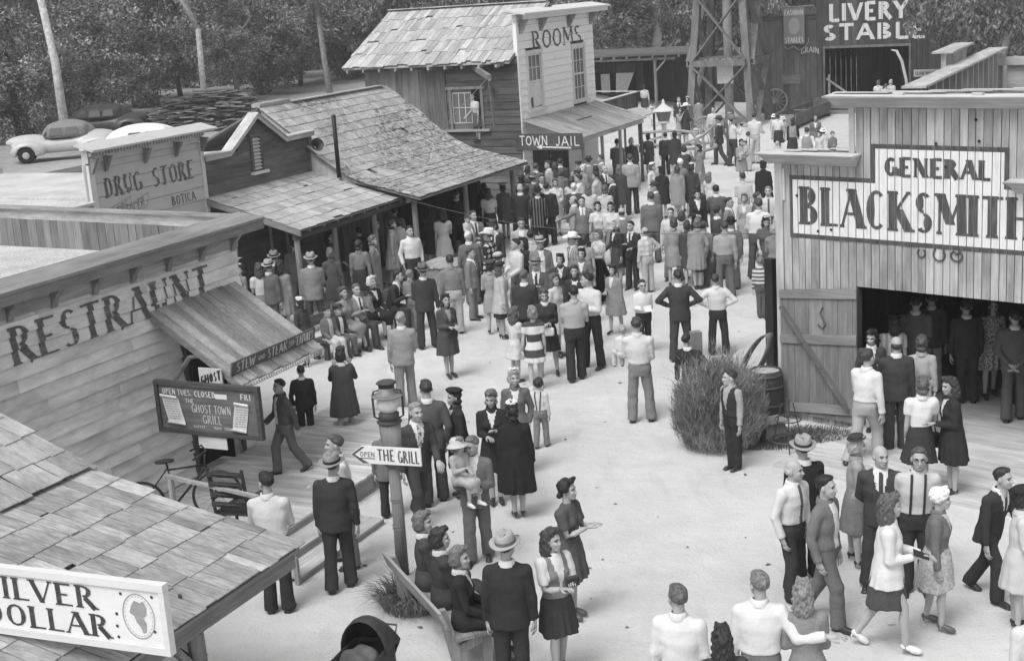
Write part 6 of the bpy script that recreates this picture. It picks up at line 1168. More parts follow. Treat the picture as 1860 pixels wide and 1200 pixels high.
    parts.append(loft([shear((0, 0, z)) for z in zz], [v3(1, 0, 0)]*7, [v3(0, 1, 0)]*7, [np.interp(z, [p[0] for p in pf], [p[1]*.86*fat for p in pf]) for z in zz], [np.interp(z, [p[0] for p in pf], [p[2]*.84*fat for p in pf]) for z in zz], 14)+(0,))
    for s in (-1, 1):
        a, b, c = J['h', s], J['k', s], J['a', s]; parts.append(limb([a+v3(0, 0, .04), a, a*.5+b*.5, b, b*.7+c*.3+v3(0, .012, 0), b*.3+c*.7, c, c+(c-b)*.12], [.07, .078, .066, .05, .055, .042, .034, .034], 10)+(0,))
        a, b, c = J['s', s], J['e', s], J['w', s]; parts.append(limb([a, a*.5+b*.5, b, b*.65+c*.35, c], [.048, .043, .036, .037, .026], 8)+(0,))
        d = nrm(c-b); n_ = v3(s*1., .15, 0) if arms[(s+1)//2] in 'dDwvpbh' else v3(0, .3, 1.); n_ = nrm(n_-d*(n_@d)); x_ = np.cross(n_, -d); B = np.stack([x_*1, n_, -d], 1); hv, hf = HANDS[s]; parts.append((hv*1.04 @ B.T+c+d*.02, hf, 0))
    V, F, m = cat_np(parts); me = npmesh('person', V, F, m); sk = skin or (.38 if not k else .42)
    for mt in (grey(sk, .6, .06, 14, .3), grey(.05, .6, .05), grey(.17, .6, .05)): me.materials.append(mt)
    o = link('person', me); o.location = g; o.rotation_euler = (0, 0, math.radians(rz)); o.scale = (S, S, S)
    tag(o, label, 'child' if k else 'man' if kind == 'M' else 'woman', group); o['category'] = 'child' if k else 'person'
    ph = rr(0, 6); ctr = shear((0, 0, .95))
    def wr(X, Y, Z, a): return a*(.9*np.sin(19*Z+24*X+12*Y+ph)*np.sin(11*X-9*Z+ph*2)+.55*np.sin(34*X-14*Y+9*Z+ph*3)+.3*np.sin(40*Z+18*X*np.sin(ph)+ph))
    def add(nm, V, F, mt, par=o): mesh = npmesh(nm, V, F); mesh.materials.append(cm(mt)); return link(nm, mesh, par)
    def upper(nm, tb, hemz, mt, sl=1., blouse=0, amp=.004, flare=0, vneck=None, puff=0):
        def f(X, Y, Z):
            z = Z-dz; x = X-lx*(z-.95); y = Y-ly_*(z-.95); d = prof_sdf(x, y, z, tb, fat)
            if flare: th = np.arctan2(y, x); d = d+flare*np.clip((1.0-z)/.5, 0, 1)*np.sin(th*9+2*np.sin(ph+th*2))*.016
            if fem and not k: d = smin(d, ell(abs(x), y, z, (.07, -.085, 1.255), (.065, .062, .065)), .04)
            for s in (-1, 1): d = smin(d, rcone(X, Y, Z, shear((s*.045, .012, 1.44)), shear((s*(sw-.02), .008, 1.385)), .042, .066+puff), .05)
            d = d+wr(X, Y, Z, amp); d = np.maximum(d, np.maximum(hemz-z, z-1.475))
            if sl > 0:
                for s in (-1, 1):
                    A_, B_, C2 = J['s', s], J['e', s], J['w', s]; q = rcone(X, Y, Z, A_, B_, .07+puff, .054)
                    if sl >= .7: e = B_+(C2-B_)*min(1, .42+.56*(sl-.7)/.3) if sl < 1 else C2; q = smin(q, rcone(X, Y, Z, B_, e, .054, .044 if not blouse else .05), .015); pl = nrm(C2-B_); q = np.maximum(q, (X-e[0])*pl[0]+(Y-e[1])*pl[1]+(Z-e[2])*pl[2]-.012)
                    else: e = A_+(B_-A_)*max(.35, sl*1.4); pl = nrm(B_-A_); q = np.maximum(q, (X-e[0])*pl[0]+(Y-e[1])*pl[1]+(Z-e[2])*pl[2])
                    d = smin(d, q+wr(X, Y, Z, amp*1.1), .022)
            return d
        pts = [J[a, s] for a in 'sew' for s in (-1, 1)] if sl >= .7 else [J[a, s] for a in 'se' for s in (-1, 1)]; wmax = max(t[1] for t in tb)*fat+.03; dm = max(t[2] for t in tb)*fat+.1
        pts += [shear((-wmax, -dm, hemz)), shear((wmax, dm, hemz)), shear((-wmax, -dm, 1.5)), shear((wmax, dm, 1.53))]; P = np.array(pts); lo, hi = P.min(0), P.max(0)
        lo[:2] -= .07; hi[:2] += .07; lo[2] = min(lo[2], min(p[2] for p in pts)-.07) if sl >= .7 else lo[2]-.02; hi[2] += .05
        V, F = surfnet(f, lo, hi, vox)
        if vneck:
            c = V[F].mean(1); z = c[:, 2]-dz; x = c[:, 0]-lx*(z-.95); y = c[:, 1]-ly_*(z-.95); zb, wt, wb, ms, mtie = vneck; front = (y < -.02) & (y > -.2) & (z > zb)
            t = np.clip((z-zb)/(1.47-zb), 0, 1); ms_ = front & (abs(x) < wb+(wt-wb)*t); mt_ = ms_ & (abs(x) < .021+.012*(1-t)) if mtie is not None else np.zeros(len(F), bool); ms_ &= ~mt_
            if ms_.any(): add('shirt_front', *sub_np(V, F, ms_), ms)
            if mt_.any(): add('tie', *sub_np(V, F, mt_), mtie)
            F = F[~(ms_ | mt_)]
        if 'x' in extra and nm in ('shirt', 'blouse'):
            z = V[:, 2]-dz; x = V[:, 0]-lx*(z-.95); y = V[:, 1]; mb = MB()
            for sg in (-1, 1):
                for fb in (-1, 1):
                    row = []
                    for zz_ in np.linspace(1.01, 1.475, 12):
                        x0 = sg*(.075 if fb < 0 else .075-.09*max(0, 1.4-zz_)*1.1); q = (abs(z-zz_) < .03) & (abs(x-x0) < .03) & (y*fb > -.03)
                        if q.any(): yy = (y[q]*fb).max()*fb+.005*fb; row.append((x0+lx*(zz_-.95), yy, zz_+dz))
                    if len(row) > 3:
                        for (x1, y1, z1), (x2, y2, z2) in zip(row, row[1:]): mb.hexa([(x1-.014, y1, z1), (x1+.014, y1, z1), (x1+.014, y1-.006*fb, z1), (x1-.014, y1-.006*fb, z1), (x2-.014, y2, z2), (x2+.014, y2, z2), (x2+.014, y2-.006*fb, z2), (x2-.014, y2-.006*fb, z2)])
            if mb.v: me = mb.mesh('suspenders'); me.materials.append(cm(.03)); link('suspenders', me, o)
        return add(nm, V, F, mt)
    def neck_collar(mt, r=.066): 
        mb = MB(); n = 14; mb.lathe([(r+.024, 1.455), (r+.02, 1.485), (r+.01, 1.522), (r-.006, 1.516)], n=n, sy=1.05, cap=False); mb.v = [tuple(shear((x, y+.008, z-.02*max(0, -y/r)))) for x, y, z in mb.v]; me = mb.mesh('collar', True); me.materials.append(cm(mt)); link('collar', me, o)
    tb = PF if fem else PM
    def trousers(mt):
        hemr = .086 if not k else .075
        def f(X, Y, Z):
            d = None
            for s in (-1, 1):
                a, b, c = J['h', s], J['k', s], J['a', s]; q = smin(rcone(X, Y, Z, a, b, .1*(.5+.5*fat), .08), rcone(X, Y, Z, b, c+(c-b)*.08, .08, hemr), .02); pl = nrm(c-b); e = c+pl*.035; q = np.maximum(q, (X-e[0])*pl[0]+(Y-e[1])*pl[1]+(Z-e[2])*pl[2]); d = q if d is None else np.minimum(d, q)
            z = Z-dz; x, y = X-lx*(z-.95), Y-ly_*(z-.95); pel = np.maximum(prof_sdf(x, y, z, [(.8, .15, .12), (.92, .178, .14), (1.04, .16, .126), (1.1, .158, .124)], fat), np.maximum(.8-z, z-1.07)); return smin(d, pel, .05)+wr(X, Y, Z, .0045)
        P = np.array([J[a, s] for a in 'hka' for s in (-1, 1)]+[shear((-.19*fat, -.16*fat, 1.07)), shear((.19*fat, .16*fat, 1.07))]); lo, hi = P.min(0)-.1, P.max(0)+.1; hi[2] -= .07; lo[2] += .03; V, F = surfnet(f, lo, hi, vox); add('trousers', V, F, mt)
    def skirt(mt, hz=.52, w_=.235, pl=.6, nm='skirt'):
        if sit:
            def f(X, Y, Z):
                d = smin(rcone(X, Y, Z, J['h', -1], J['k', -1]*1.0, .12, .085), rcone(X, Y, Z, J['h', 1], J['k', 1], .12, .085), .12); b = (J['k', -1]+J['k', 1])/2; d = smin(d, rcone(X, Y, Z, b, b+v3(0, .03, -.2), .12, .13), .08); d = np.maximum(d, b[2]-.2-Z)
                z = Z-dz; return smin(d, np.maximum(prof_sdf(X-lx*(z-.95), Y-ly_*(z-.95), z, [(.8, .2, .16), (1.06, .14, .112)], fat), np.maximum(.82-z, z-1.07)), .06)+wr(X, Y, Z, .005)
            P = np.array([J[a, s] for a in 'hk' for s in (-1, 1)]+[shear((0, 0, 1.07))]); lo, hi = P.min(0)-.2, P.max(0)+.2; hi[2] -= .15; return add(nm, *surfnet(f, lo, hi, vox), mt)
        tbs = [(hz-.05, w_, w_*.86), (.78, .205, .172), (.92, .19, .152), (1.06, .142, .112), (1.12, .14, .11)]; wk = .05 if legs[0] in 'wW' else 0
        def f(X, Y, Z):
            z = Z-dz; x, y = X-lx*(z-.95), Y-ly_*(z-.95); t = np.clip((1.0-z)/.45, 0, 1); y = y/(1+wk*4*t); th = np.arctan2(y, x); d = prof_sdf(x, y, z, tbs, fat)+pl*t*.016*np.sin(th*11+1.5*np.sin(2*th+ph)); return np.maximum(d+wr(X, Y, Z, .003), np.maximum(hz-z-.015*np.sin(th*3+ph), z-1.075))
        w2 = (max(w_, .2)+.04)*fat; lo, hi = shear((-w2, -w2*1.1-wk, hz-.02)), shear((w2, w2*1.1+wk, 1.08)); l2, h2 = np.minimum(lo, hi)-.02, np.maximum(lo, hi)+.02; return add(nm, *surfnet(f, l2, h2, vox), mt)
    if top == 'suit': upper('jacket', tb, hem or .8, tc, 1, amp=.0035, vneck=(1.13, .085, .015, shirt, tie)); neck_collar(shirt)
    elif top == 'jkt': upper('jacket', tb, hem or .97, tc, 1, 1, .006, vneck=(hem or .97, .06, .045, shirt, None)); neck_collar(coll or tc, .07)
    elif top == 'vest': upper('shirt', tb, 1.0, shirt, sleeve, 1, .005); upper('vest', [(a, b+.008, c+.008) for a, b, c in tb[:-1]]+[(1.5, .06, .06)], .98, tc, 0, vneck=(1.1, .08, .01, shirt, None)); neck_collar(shirt)
    elif top == 'shirt': upper('shirt', tb, hem or 1.0, tc, sleeve, 1, .0034, vneck=(1.0, .03, .025, tc, tie) if 't' in extra else None); neck_collar(coll or tc)
    elif top == 'polo': upper('shirt', tb, hem or 1.0, tc, .5, 1, .0034); neck_collar(coll or tc)
    elif top == 'coat':
        hz = hem or .5; w_ = .25; cb = [(hz-.05, w_, w_*.85), (.8, .225, .18), (.95, .205, .165), (1.08, .185, .145)]+[(a, b+.012, c+.012) for a, b, c in tb[3:]]
        upper('coat', cb, hz, tc, sleeve, 0, .004, 1., vneck=(1.2, .07, .01, shirt, None) if shirt is not None and 'v' in extra else None); neck_collar(coll if coll is not None else tc, .072)
        if bot == 'sk': skirt(bc, shem or min(.5, hz-.06), .2, .3)
    elif top == 'dress':
        hz = hem or .52; db = [(hz-.05, .25, .215), (.78, .21, .175), (.93, .19, .152), (1.06, .142, .114)]+tb[3:]
        if sit: upper('bodice', tb, 1.0, tc, sleeve, 0, .004, puff=.008); skirt(tc)
        else: upper('dress', db, hz, tc, sleeve, 0, .004, 1.2, puff=.008)
        if coll is not None: neck_collar(coll)
        if 'b' in extra: mb = MB(); mb.lathe([(.146, 1.045), (.148, 1.075)], n=20, sy=.8, cap=False); mb.v = [tuple(shear(v)) for v in mb.v]; me = mb.mesh('belt', True); me.materials.append(cm(.06)); link('belt', me, o)
    elif top == 'wsuit': upper('jacket', tb, hem or .86, tc, sleeve, 0, .004, .4, vneck=(1.22, .075, .012, shirt, None)); neck_collar(coll if coll is not None else tc)
    elif top == 'blouse': upper('blouse', tb, hem or 1.02, tc, sleeve, 1, .0034, puff=.012); neck_collar(coll if coll is not None else tc)
    if bot == 'tr': trousers(bc)
    elif bot == 'sk' and top not in ('coat', 'dress'): skirt(bc, shem or (.52 if not k else .62), .235 if 'w' not in extra else .28, .8 if 'p' in extra else .4)
    # shoes, hair, hat
    for s in (-1, 1):
        a, b = J['a', s], J['k', s]; sh = link('shoe', shoe_m('F' if fem and not k else 'M'), o); d = nrm(a-b); pit = math.atan2(d[1], -d[2]) if legs[0] in 'wW' else 0
        if not sh.data.materials: sh.data.materials.append(None)
        sh.material_slots[0].link = 'OBJECT'; sh.material_slots[0].material = grey(shoec, .4, .1, 9, .4); sh.location = a+v3(0, -.01, 0); sh.rotation_euler = (max(0, pit-.12)*1. if pit > 0 else 0, 0, math.radians(s*7)); q = .86 if k else 1; sh.scale = (q*1.05, q, q)
    if hair:
        ho = link('hair' if hair != 't' else 'turban', hair_m(hair, lod), o)
        if not ho.data.materials: ho.data.materials.append(None)
        ho.material_slots[0].link = 'OBJECT'; ho.material_slots[0].material = grey(hc, .55, .5, 38, .35, .5); ho.location = hc_; ho.rotation_euler = hr.to_euler(); ho.scale = (hs*1.02,)*3
    if hat:
        hm = hat_m(hat); ht = link('hat', hm, o)
        while len(ht.data.materials) < 2: ht.data.materials.append(None)
        for i, c in enumerate((hatc, bandc)): ht.material_slots[i].link = 'OBJECT'; ht.material_slots[i].material = gm_(c, .9, .08, 12)
        zt = {'fedora': .045, 'cowboy': .045, 'bowler': .05, 'cap': .06, 'beret': .085, 'pillbox': .1, 'flowers': .115, 'bow': .12, 'bonnet': .03}[hat]; ht.location = hc_+np.array(hr @ Vector((0, .015, zt)))*hs; ht.rotation_euler = (hr @ Matrix.Rotation(math.radians(-7), 3, 'X')).to_euler(); ht.scale = (hs*1.04,)*3
    if 'g' in extra: mb = MB(); [mb.ring((x, -.105, .012), .018, .003, (0, 1, 0), 12, 4) for x in (-.031, .031)]; mb.tube([(-.075, -.03, .016), (-.05, -.1, .014)], .003, 4); mb.tube([(.075, -.03, .016), (.05, -.1, .014)], .003, 4); me = mb.mesh('glasses'); me.materials.append(grey(.02, .3)); gl = link('glasses', me, o); gl.location = hc_; gl.rotation_euler = hr.to_euler(); gl.scale = (hs,)*3
    mw = Matrix.Translation(g) @ Matrix.Rotation(math.radians(rz), 4, 'Z') @ Matrix.Scale(S, 4)
    return {'o': o, 'w': {s: mw @ Vector(J['w', s]+nrm(J['w', s]-J['e', s])*.08) for s in (-1, 1)}, 'mw': mw, 'J': J, 'g': g, 'S': S, 'rz': rz}
def handbag(p, side, label, v=.03, sz=1., shape='bag', group=None):
    q = p['w'][side]; o = thing('handbag' if shape == 'bag' else shape, label, 'bag' if shape == 'bag' else shape, (q.x, q.y, q.z), p['rz'], group)
    if shape == 'bag': V, F = surfnet(lambda X, Y, Z: rbox(X, Y, Z, (0, 0, -.17*sz), (.13*sz, .045*sz, .09*sz), .04*sz), (-.16*sz, -.07*sz, -.3*sz), (.16*sz, .07*sz, -.05*sz), .02*sz); me = npmesh('pouch', V, F); me.materials.append(grey(v, .45, .1)); link('pouch', me, o); mb = MB(); mb.tube([(-.08*sz, 0, -.1*sz), (-.06*sz, 0, .0), (.06*sz, 0, .0), (.08*sz, 0, -.1*sz)], .008*sz, 5); mb.build('handle', grey(v, .45), o, True)
    elif shape == 'paper': mb = MB(); mb.hexa([(-.07,-.1,-.02),(.07,-.1,-.02),(.07,.06,.04),(-.07,.06,.04),(-.07,-.1,-.01),(.07,-.1,-.01),(.07,.06,.05),(-.07,.06,.05)]); mb.build('sheet', grey(v), o)
    elif shape == 'camera': mb = MB(); mb.box(-.065, .065, -.05, .02, -.03, .06); mb.tube([(0, -.05, .01), (0, -.09, .01)], .025, 10); mb.build('camera_body', grey(v, .4), o)
    return o
# ---------------------------------------------------------------- everyone in the street
GRP = 'visitors in the street'
def MS(x, y, f, tc, bc, lab, h=1.76, **k): return person(x, y, h, f, 'M', 'suit', tc, 'tr', bc, label=lab, group=GRP, **k)
def MW(x, y, f, tc, bc, lab, h=1.76, **k): return person(x, y, h, f, 'M', 'shirt', tc, 'tr', bc, label=lab, group=GRP, **k)
def MJ(x, y, f, tc, bc, lab, h=1.76, **k): return person(x, y, h, f, 'M', 'jkt', tc, 'tr', bc, label=lab, group=GRP, **k)
def WC(x, y, f, tc, lab, h=1.66, **k): k.setdefault('hair', 'c'); return person(x, y, h, f, 'F', 'coat', tc, None, 0, label=lab, group=GRP, **k)
def WD(x, y, f, tc, lab, h=1.65, **k): k.setdefault('hair', 'l'); k.setdefault('sleeve', .45); return person(x, y, h, f, 'F', 'dress', tc, None, 0, label=lab, group=GRP, **k)
def WB(x, y, f, tc, bc, lab, h=1.65, **k): k.setdefault('hair', 'l'); k.setdefault('sleeve', .45); return person(x, y, h, f, 'F', 'blouse', tc, 'sk', bc, label=lab, group=GRP, **k)
def WS(x, y, f, tc, bc, lab, h=1.65, **k): k.setdefault('hair', 'c'); return person(x, y, h, f, 'F', 'wsuit', tc, 'sk', bc, label=lab, group=GRP, **k)
def KB(x, y, f, tc, bc, lab, h=1.2, top='shirt', **k): k.setdefault('hair', 'k'); return person(x, y, h, f, 'K', top, tc, 'tr', bc, label=lab, group=GRP, **k)
def KG(x, y, f, tc, lab, h=1.1, **k): k.setdefault('hair', 'c'); k.setdefault('sleeve', .4); k.setdefault('hem', .6); return person(x, y, h, f, 'K', 'dress', tc, None, 0, label=lab, group=GRP, **k)
# bottom right
MW(1234, 1064, 165, .72, .2, 'man in plain white shirt at the bottom edge, back turned, head toward the right', turn=35, hc=.1, arms='dd')
WD(1314, 1145, 185, .06, 'woman with dark wavy hair showing only at the bottom edge', hc=.025, h=1.62)
p = MW(1378, 1042, 180, .72, .16, 'man in white shirt with his arm round a fair haired woman', arms='Od', turn=40, hc=.16)
WS(1465, 1063, 178, .22, .22, 'fair curly haired woman in grey jacket under the arm of a man in white', hair='l', hc=.2, arms='ff')
p = MW(1436, 834, 55, .68, .03, 'balding man in white shirt and striped tie striding, black trousers', foot=(1440, 1086), hair='b', hc=.4, extra='t', tie=.12, turn=25, legs='n')
MS(1462, 786, 200, .015, .02, 'man in pale fedora and black suit beside the ring stand', h=1.83, hat='fedora', hatc=.3, bandc=.05)
MJ(1489, 860, 65, .16, .13, 'dark haired man in open grey windbreaker walking right, white shirt beneath', foot=(1500, 1133), legs='w', turn=15, hc=.02)
WS(1553, 790, 95, .3, .2, 'older woman in grey suit and dark hat with white ribbon', hair='c', hc=.35, hat='pillbox', hatc=.05, arms='fg', h=1.66, shem=.46)
MS(1600, 808, 5, .045, .04, 'bald man in dark suit, hands behind him, head turned right', hair='b', hc=.3, arms='bb', turn=40, legs='a')
MW(1664, 813, 5, .48, .03, 'man in dark suspenders and sunglasses over grey shirt', extra='xg', hc=.08, arms='bb')
p = person(1622, 897, 1.68, 82, 'F', 'coat', .74, 'sk', .08, label='young woman in short white coat and dark skirt carrying books', group=GRP, hem=.78, hair='l', hc=.1, legs='w', arms='fl', shoec=.7, foot=(1612, 1180), shem=.53)
handbag(p, -1, 'dark book held by the young woman in the short white coat', .03, 1, 'paper')
person(1689, 887, 1.68, 80, 'F', 'wsuit', .15, 'sk', stripe('n', .36, .5, 30), label='stout woman in white turban, grey jacket and pale skirt', group=GRP, hair='t', hc=.78, legs='n', arms='dd', fat=1.15, foot=(1700, 1140), shirt=.6, shoec=.1)
MS(1836, 838, 60, .03, .03, 'young man in dark suit bending forward near the right edge', legs='w', lean=.25, arms='dw', foot=(1795, 1085), turn=10)
WS(1853, 884, 100, .55, .5, 'woman in pale suit and dark hat at the right edge', hair='c', hc=.02, hat='beret', hatc=.03, arms='ff')
WD(1888, 1085, 200, .6, 'pale sleeved woman cut off by the right edge, lowest at the right', sleeve=1)
# blacksmith doorway
MW(1571, 631, 150, .72, .36, 'man in white shirt and pale trousers stepping toward the shop door', legs='w', arms='dl', turn=-10, hc=.05)
WS(1583, 601, 10, .06, .1, 'smiling woman in dark jacket and white collar at the edge of the open door', hair='l', hc=.02, coll=.65, turn=-30, tilt=15)
MS(1627, 612, 185, .04, .04, 'bald crowned man in dark suit with one arm raised at the shop doorway', hair='b', hc=.05, arms='dr')
WS(1671, 615, 180, .36, .34, 'woman in fitted pale suit with rolled hair before the shop doorway', hair='r', hc=.07, arms='dg')
MS(1660, 537, 182, .12, .1, 'tall man in grey suit entering the blacksmith shop', h=1.8, z0=.05)
WB(1620, 573, 180, stripe('v', .3, .5, 22), .1, 'woman in striped blouse and black hat inside the shop doorway', hat='pillbox', hatc=.02, z0=.05)
p = WB(1672, 690, 182, .72, .03, 'woman in white short sleeved blouse and black skirt, back turned by the door', hair='r', hc=.1, extra='w')
handbag(p, -1, 'large black bag hanging by the woman in the white short sleeved blouse', .02, 1.3)
p = WC(1731, 688, -75, .02, 'dark haired woman in black coat in profile facing left, white blouse', hair='l', hc=.04, extra='v', shirt=.66, tilt=8)
WD(1800, 545, 20, stripe('n', .15, .45, 34), 'woman in flowered dress walking out of the dark shop', legs='n', z0=.05, sleeve=1)
MS(1845, 562, 178, .1, .09, 'man in grey suit, hands clasped behind, at the right of the doorway', arms='bb', h=1.78, z0=.05)
MS(1692, 530, 180, .08, .3, 'shadowed man in pale trousers deep inside the shop', h=1.72, z0=.05)
MS(1758, 545, 200, .03, .03, 'shadowed man in dark suit beside the hearth', h=1.72, z0=.05)
# around the bush
person(1322, 672, 1.5, -55, 'K', 'vest', .025, 'tr', .02, label='boy in black vest with grey sleeves before the feathery bush', group=GRP, shirt=.32, hair='m', hc=.04, foot=(1334, 852), turn=-20, legs='s')
MS(1255, 607, 160, .02, .02, 'dark dressed figure leaning beside the stump post', h=1.5, arms='hd', legs='n', side=.1)
MS(1242, 491, 180, .04, .06, 'man in dark suit with hands on hips, back turned', arms='hh', legs='a', foot=(1238, 655))
MW(1299, 498, 178, .68, .03, 'man in pale shirt with hands on hips beside the dark suited one', arms='hh', foot=(1306, 643), legs='a', hc=.05)
p = KB(1164, 509, 5, .72, .03, 'boy in white shirt holding paper, walking toward the viewer', h=1.55, foot=(1172, 640), arms='ff', legs='n', hair='m', hc=.03, extra='g')
handbag(p, 1, 'white paper in the hands of the walking boy', .7, 1, 'paper')
p = MW(1153, 577, 178, .6, .2, 'man in light shirt carrying a baby on his left arm, back turned', foot=(1166, 765), legs='a', arms='fF', hc=.05)
person(1128, 590, .7, 200, 'K', 'shirt', .66, 'tr', .6, label='bald baby in white looking over the shoulder of a man', group=GRP, hair='k', hc=.3, pos=tuple(p['mw'] @ Vector((.27, -.1, .86))), arms='ff', legs='t')
WC(1128, 480, -35, .24, 'stout woman in long pale grey coat and knitted cap', hat='beret', hatc=.05, h=1.67, fat=1.12, foot=(1120, 607), extra='v', shirt=.6)
# middle of the street, nearest cluster
person(1047, 519, 1.74, 182, 'M', 'polo', .36, 'tr', .025, label='man in grey short sleeved shirt and black trousers, back turned in mid street', group=GRP, foot=(1048, 690), arms='ff', hc=.02)
MW(1073, 496, -40, .6, .02, 'man with folded arms in pale shirt and black trousers', arms='cc', turn=-40, foot=(1078, 668), hc=.02)
WS(1045, 485, -5, .03, .03, 'young woman in black suit with white ruffled blouse facing the viewer', shirt=.7, hair='r', hc=.05)
WC(1006, 499, 60, .5, 'curly haired woman in pale open coat facing right', hair='l', hc=.1)
p = WD(990, 527, 5, .03, 'woman in black dress with white trim looking down', hair='r', hc=.08, tilt=15, coll=.6, arms='ff', sleeve=1)
handbag(p, 1, 'white handbag of the woman in the black dress', .66, .9)
person(983, 557, 1.56, 182, 'K', 'dress', stripe('h', .6, .07, 6.2), None, 0, label='girl in boldly banded dark and white dress, back turned', group=GRP, hair='c', hc=.2, hem=.62, sleeve=.4, foot=(975, 708), shoec=.6)
person(943, 560, 1.5, 140, 'K', 'dress', .62, None, 0, label='girl in plain white short sleeved dress beside the banded one', group=GRP, hair='l', hc=.1, hem=.58, sleeve=.45, arms='ff', foot=(940, 694), shoec=.05)
p = WC(814, 537, 30, .075, 'woman alone in dark grey coat and high heels facing right', hair='l', hc=.03, foot=(818, 686), arms='ff', extra='v', shirt=.3, turn=-15)
handbag(p, -1, 'small black handbag of the lone woman in high heels', .02, .8)
p = MS(740, 567, 185, .3, .24, 'grey haired man in light grey suit walking away, paper in hand', foot=(740, 738), legs='n', hc=.3)
handbag(p, -1, 'folded paper in the hand of the man in light grey', .6, 1, 'paper')
WC(632, 632, 178, .05, 'stout woman in dark dress with raised forearms, white collar', coll=.6, hat='flowers', hatc=.1, arms='uu', fat=1.12, foot=(632, 800), shoec=.05)
MS(768, 474, 182, .04, .035, 'man in fedora and dark suit by the porch bench, back turned', hat='fedora', hatc=.14, foot=(778, 632), legs='a')
MW(818, 464, 178, .2, .42, 'man in grey shirt and pale trousers before the plank box', hc=.03, foot=(830, 606))
MS(858, 452, 75, .22, .2, 'stocky man in grey suit in profile facing right', foot=(862, 580), hc=.05, fat=1.1)
WS(891, 473, 180, .3, .3, 'woman in pale grey suit and knitted cap, back turned', hat='beret', hatc=.07, foot=(898, 605), legs='n')
WC(922, 478, 110, .42, 'woman in cream coat over black skirt wearing a tilted beret', hat='beret', hatc=.03, hem=.62, bot='sk', bc=.03, foot=(914, 618), hair='l', hc=.1) if False else person(922, 478, 1.67, 110, 'F', 'coat', .42, 'sk', .03, label='woman in cream coat over black skirt wearing a tilted beret', group=GRP, hat='beret', hatc=.03, hem=.62, shem=.5, hair='l', hc=.1, foot=(914, 616))
MS(949, 491, 175, .035, .03, 'thin haired man in black suit, back turned in the near cluster', hair='m', hc=.1, arms='ff')
MS(971, 463, 5, .1, .1, 'man in grey banded fedora and open jacket eating, facing the viewer', hat='fedora', hatc=.2, h=1.8, arms='fF')
WS(1017, 460, 5, .04, .05, 'woman in flowered hat, black jacket and print blouse', hat='flowers', hatc=.6, shirt=stripe('n', .3, .7, 40))
WS(1054, 451, -10, .17, .15, 'woman in grey jacket with white band over her dark hair', hat='bow', hatc=.7)
MS(1041, 418, -60, stripe('v', .2, .3, 30), .2, 'man in tall white hat and grey checked jacket facing left', hat='cowboy', hatc=.72, bandc=.6, h=1.8)
WD(1060, 429, 175, .3, 'dark curly haired woman behind the tall white hat', hair='c', hc=.03)
p = WB(1086, 419, -60, stripe('n', .4, .6, 30), .35, 'older woman in light print blouse holding a black coat', hair='c', hc=.12, arms='ff')
o = thing('coat', 'long black coat draped over the arm of the woman in light print', 'coat', p['w'][1] + Vector((.16, -.1, -.05)), 20)
V, F = surfnet(lambda X, Y, Z: np.maximum(prof_sdf(X+.02*np.sin(9*Z), Y, Z+1.0, [(0, .24, .12), (.5, .2, .1), (.9, .16, .09), (1.06, .1, .07)])+.012*np.sin(24*X+6*Z), np.maximum(Z-.03, -.95-Z)), (-.3, -.2, -1), (.3, .2, .08), .025); me = npmesh('cloth', V, F); me.materials.append(gm_(.012)); link('cloth', me, o)
V, F = surfnet(lambda X, Y, Z: rcone(X, Y, Z, (.1, -.02, -.05), (.26, -.04, -.42), .07, .05), (-.0, -.15, -.55), (.36, .1, .05), .025); me = npmesh('sleeve', V, F); me.materials.append(gm_(.012)); link('sleeve', me, o)
WS(1119, 400, -60, .03, .05, 'white haired woman in black coat over white print blouse, profile left', hair='c', hc=.5, shirt=.6)
MS(1149, 402, -20, .03, .03, 'dark suited man in tie holding a cigarette at chest height', arms='Ff', foot=(1150, 525), hc=.02)
MW(1168, 413, -140, stripe('x', .45, .62, 14), .42, 'balding man in pale checked shirt and light trousers, hand on hip', hair='b', hc=.05, arms='hd', foot=(1178, 531))
MS(1057, 358, 0, .17, .03, 'young man in open grey jacket and patterned tie facing the viewer', arms='oD', tie=.2, hc=.03)
WB(1086, 369, 5, .6, .2, 'woman in white shirt squinting toward the viewer beside the grey jacket', hc=.03, hair='r')
WB(1111, 370, -10, .6, .2, 'woman with glasses and dark swept hair, pale blouse', hc=.02, hair='r', extra='g', sleeve=1)
MS(1131, 378, -150, .2, .15, 'bald topped man half hidden behind the pale blouses', hair='b', hc=.04, h=1.68)
# porch of the gabled shop
KG(438, 480, -80, .3, 'dark haired girl with a white bow at the restaurant corner', h=1.4, hat='bow', hatc=.7, hair='l', hc=.02)
p = WB(470, 481, 180, .55, .2, 'woman with frizzy hair and pale blouse above the awning', hc=.07)
MS(484, 468, 150, .12, .1, 'man in pale tilted fedora under the porch', hat='fedora', hatc=.35, h=1.8)
MS(493, 452, 170, .06, .06, 'man in dark banded wide hat deep under the porch', hat='fedora', hatc=.22, bandc=.03, h=1.8)
WC(508, 476, 150, .24, 'dark haired woman in belted grey coat by the first porch post', hair='l', hc=.03)
MW(535, 437, 170, .12, .1, 'man in dark shirt hidden behind the first porch post', hc=.03)
MS(562, 455, 178, .23, .05, 'man in light fedora and long grey jacket, back turned under the porch', hat='fedora', hatc=.32, bandc=.2, h=1.83, hem=.74)
WS(600, 454, 175, .09, .07, 'grey curled woman in dark jacket right of the light fedora', hc=.12)
WC(596, 425, 70, .05, 'woman in shadow turning right behind the grey curls', hair='l', hc=.03)
KB(653, 414, 185, .03, .03, 'boy in black jacket standing at the shop wall', h=1.55, hair='m', hc=.02)
WC(679, 401, 80, .04, 'long dark haired woman in profile facing right under the porch', hair='l', hc=.02, h=1.7)
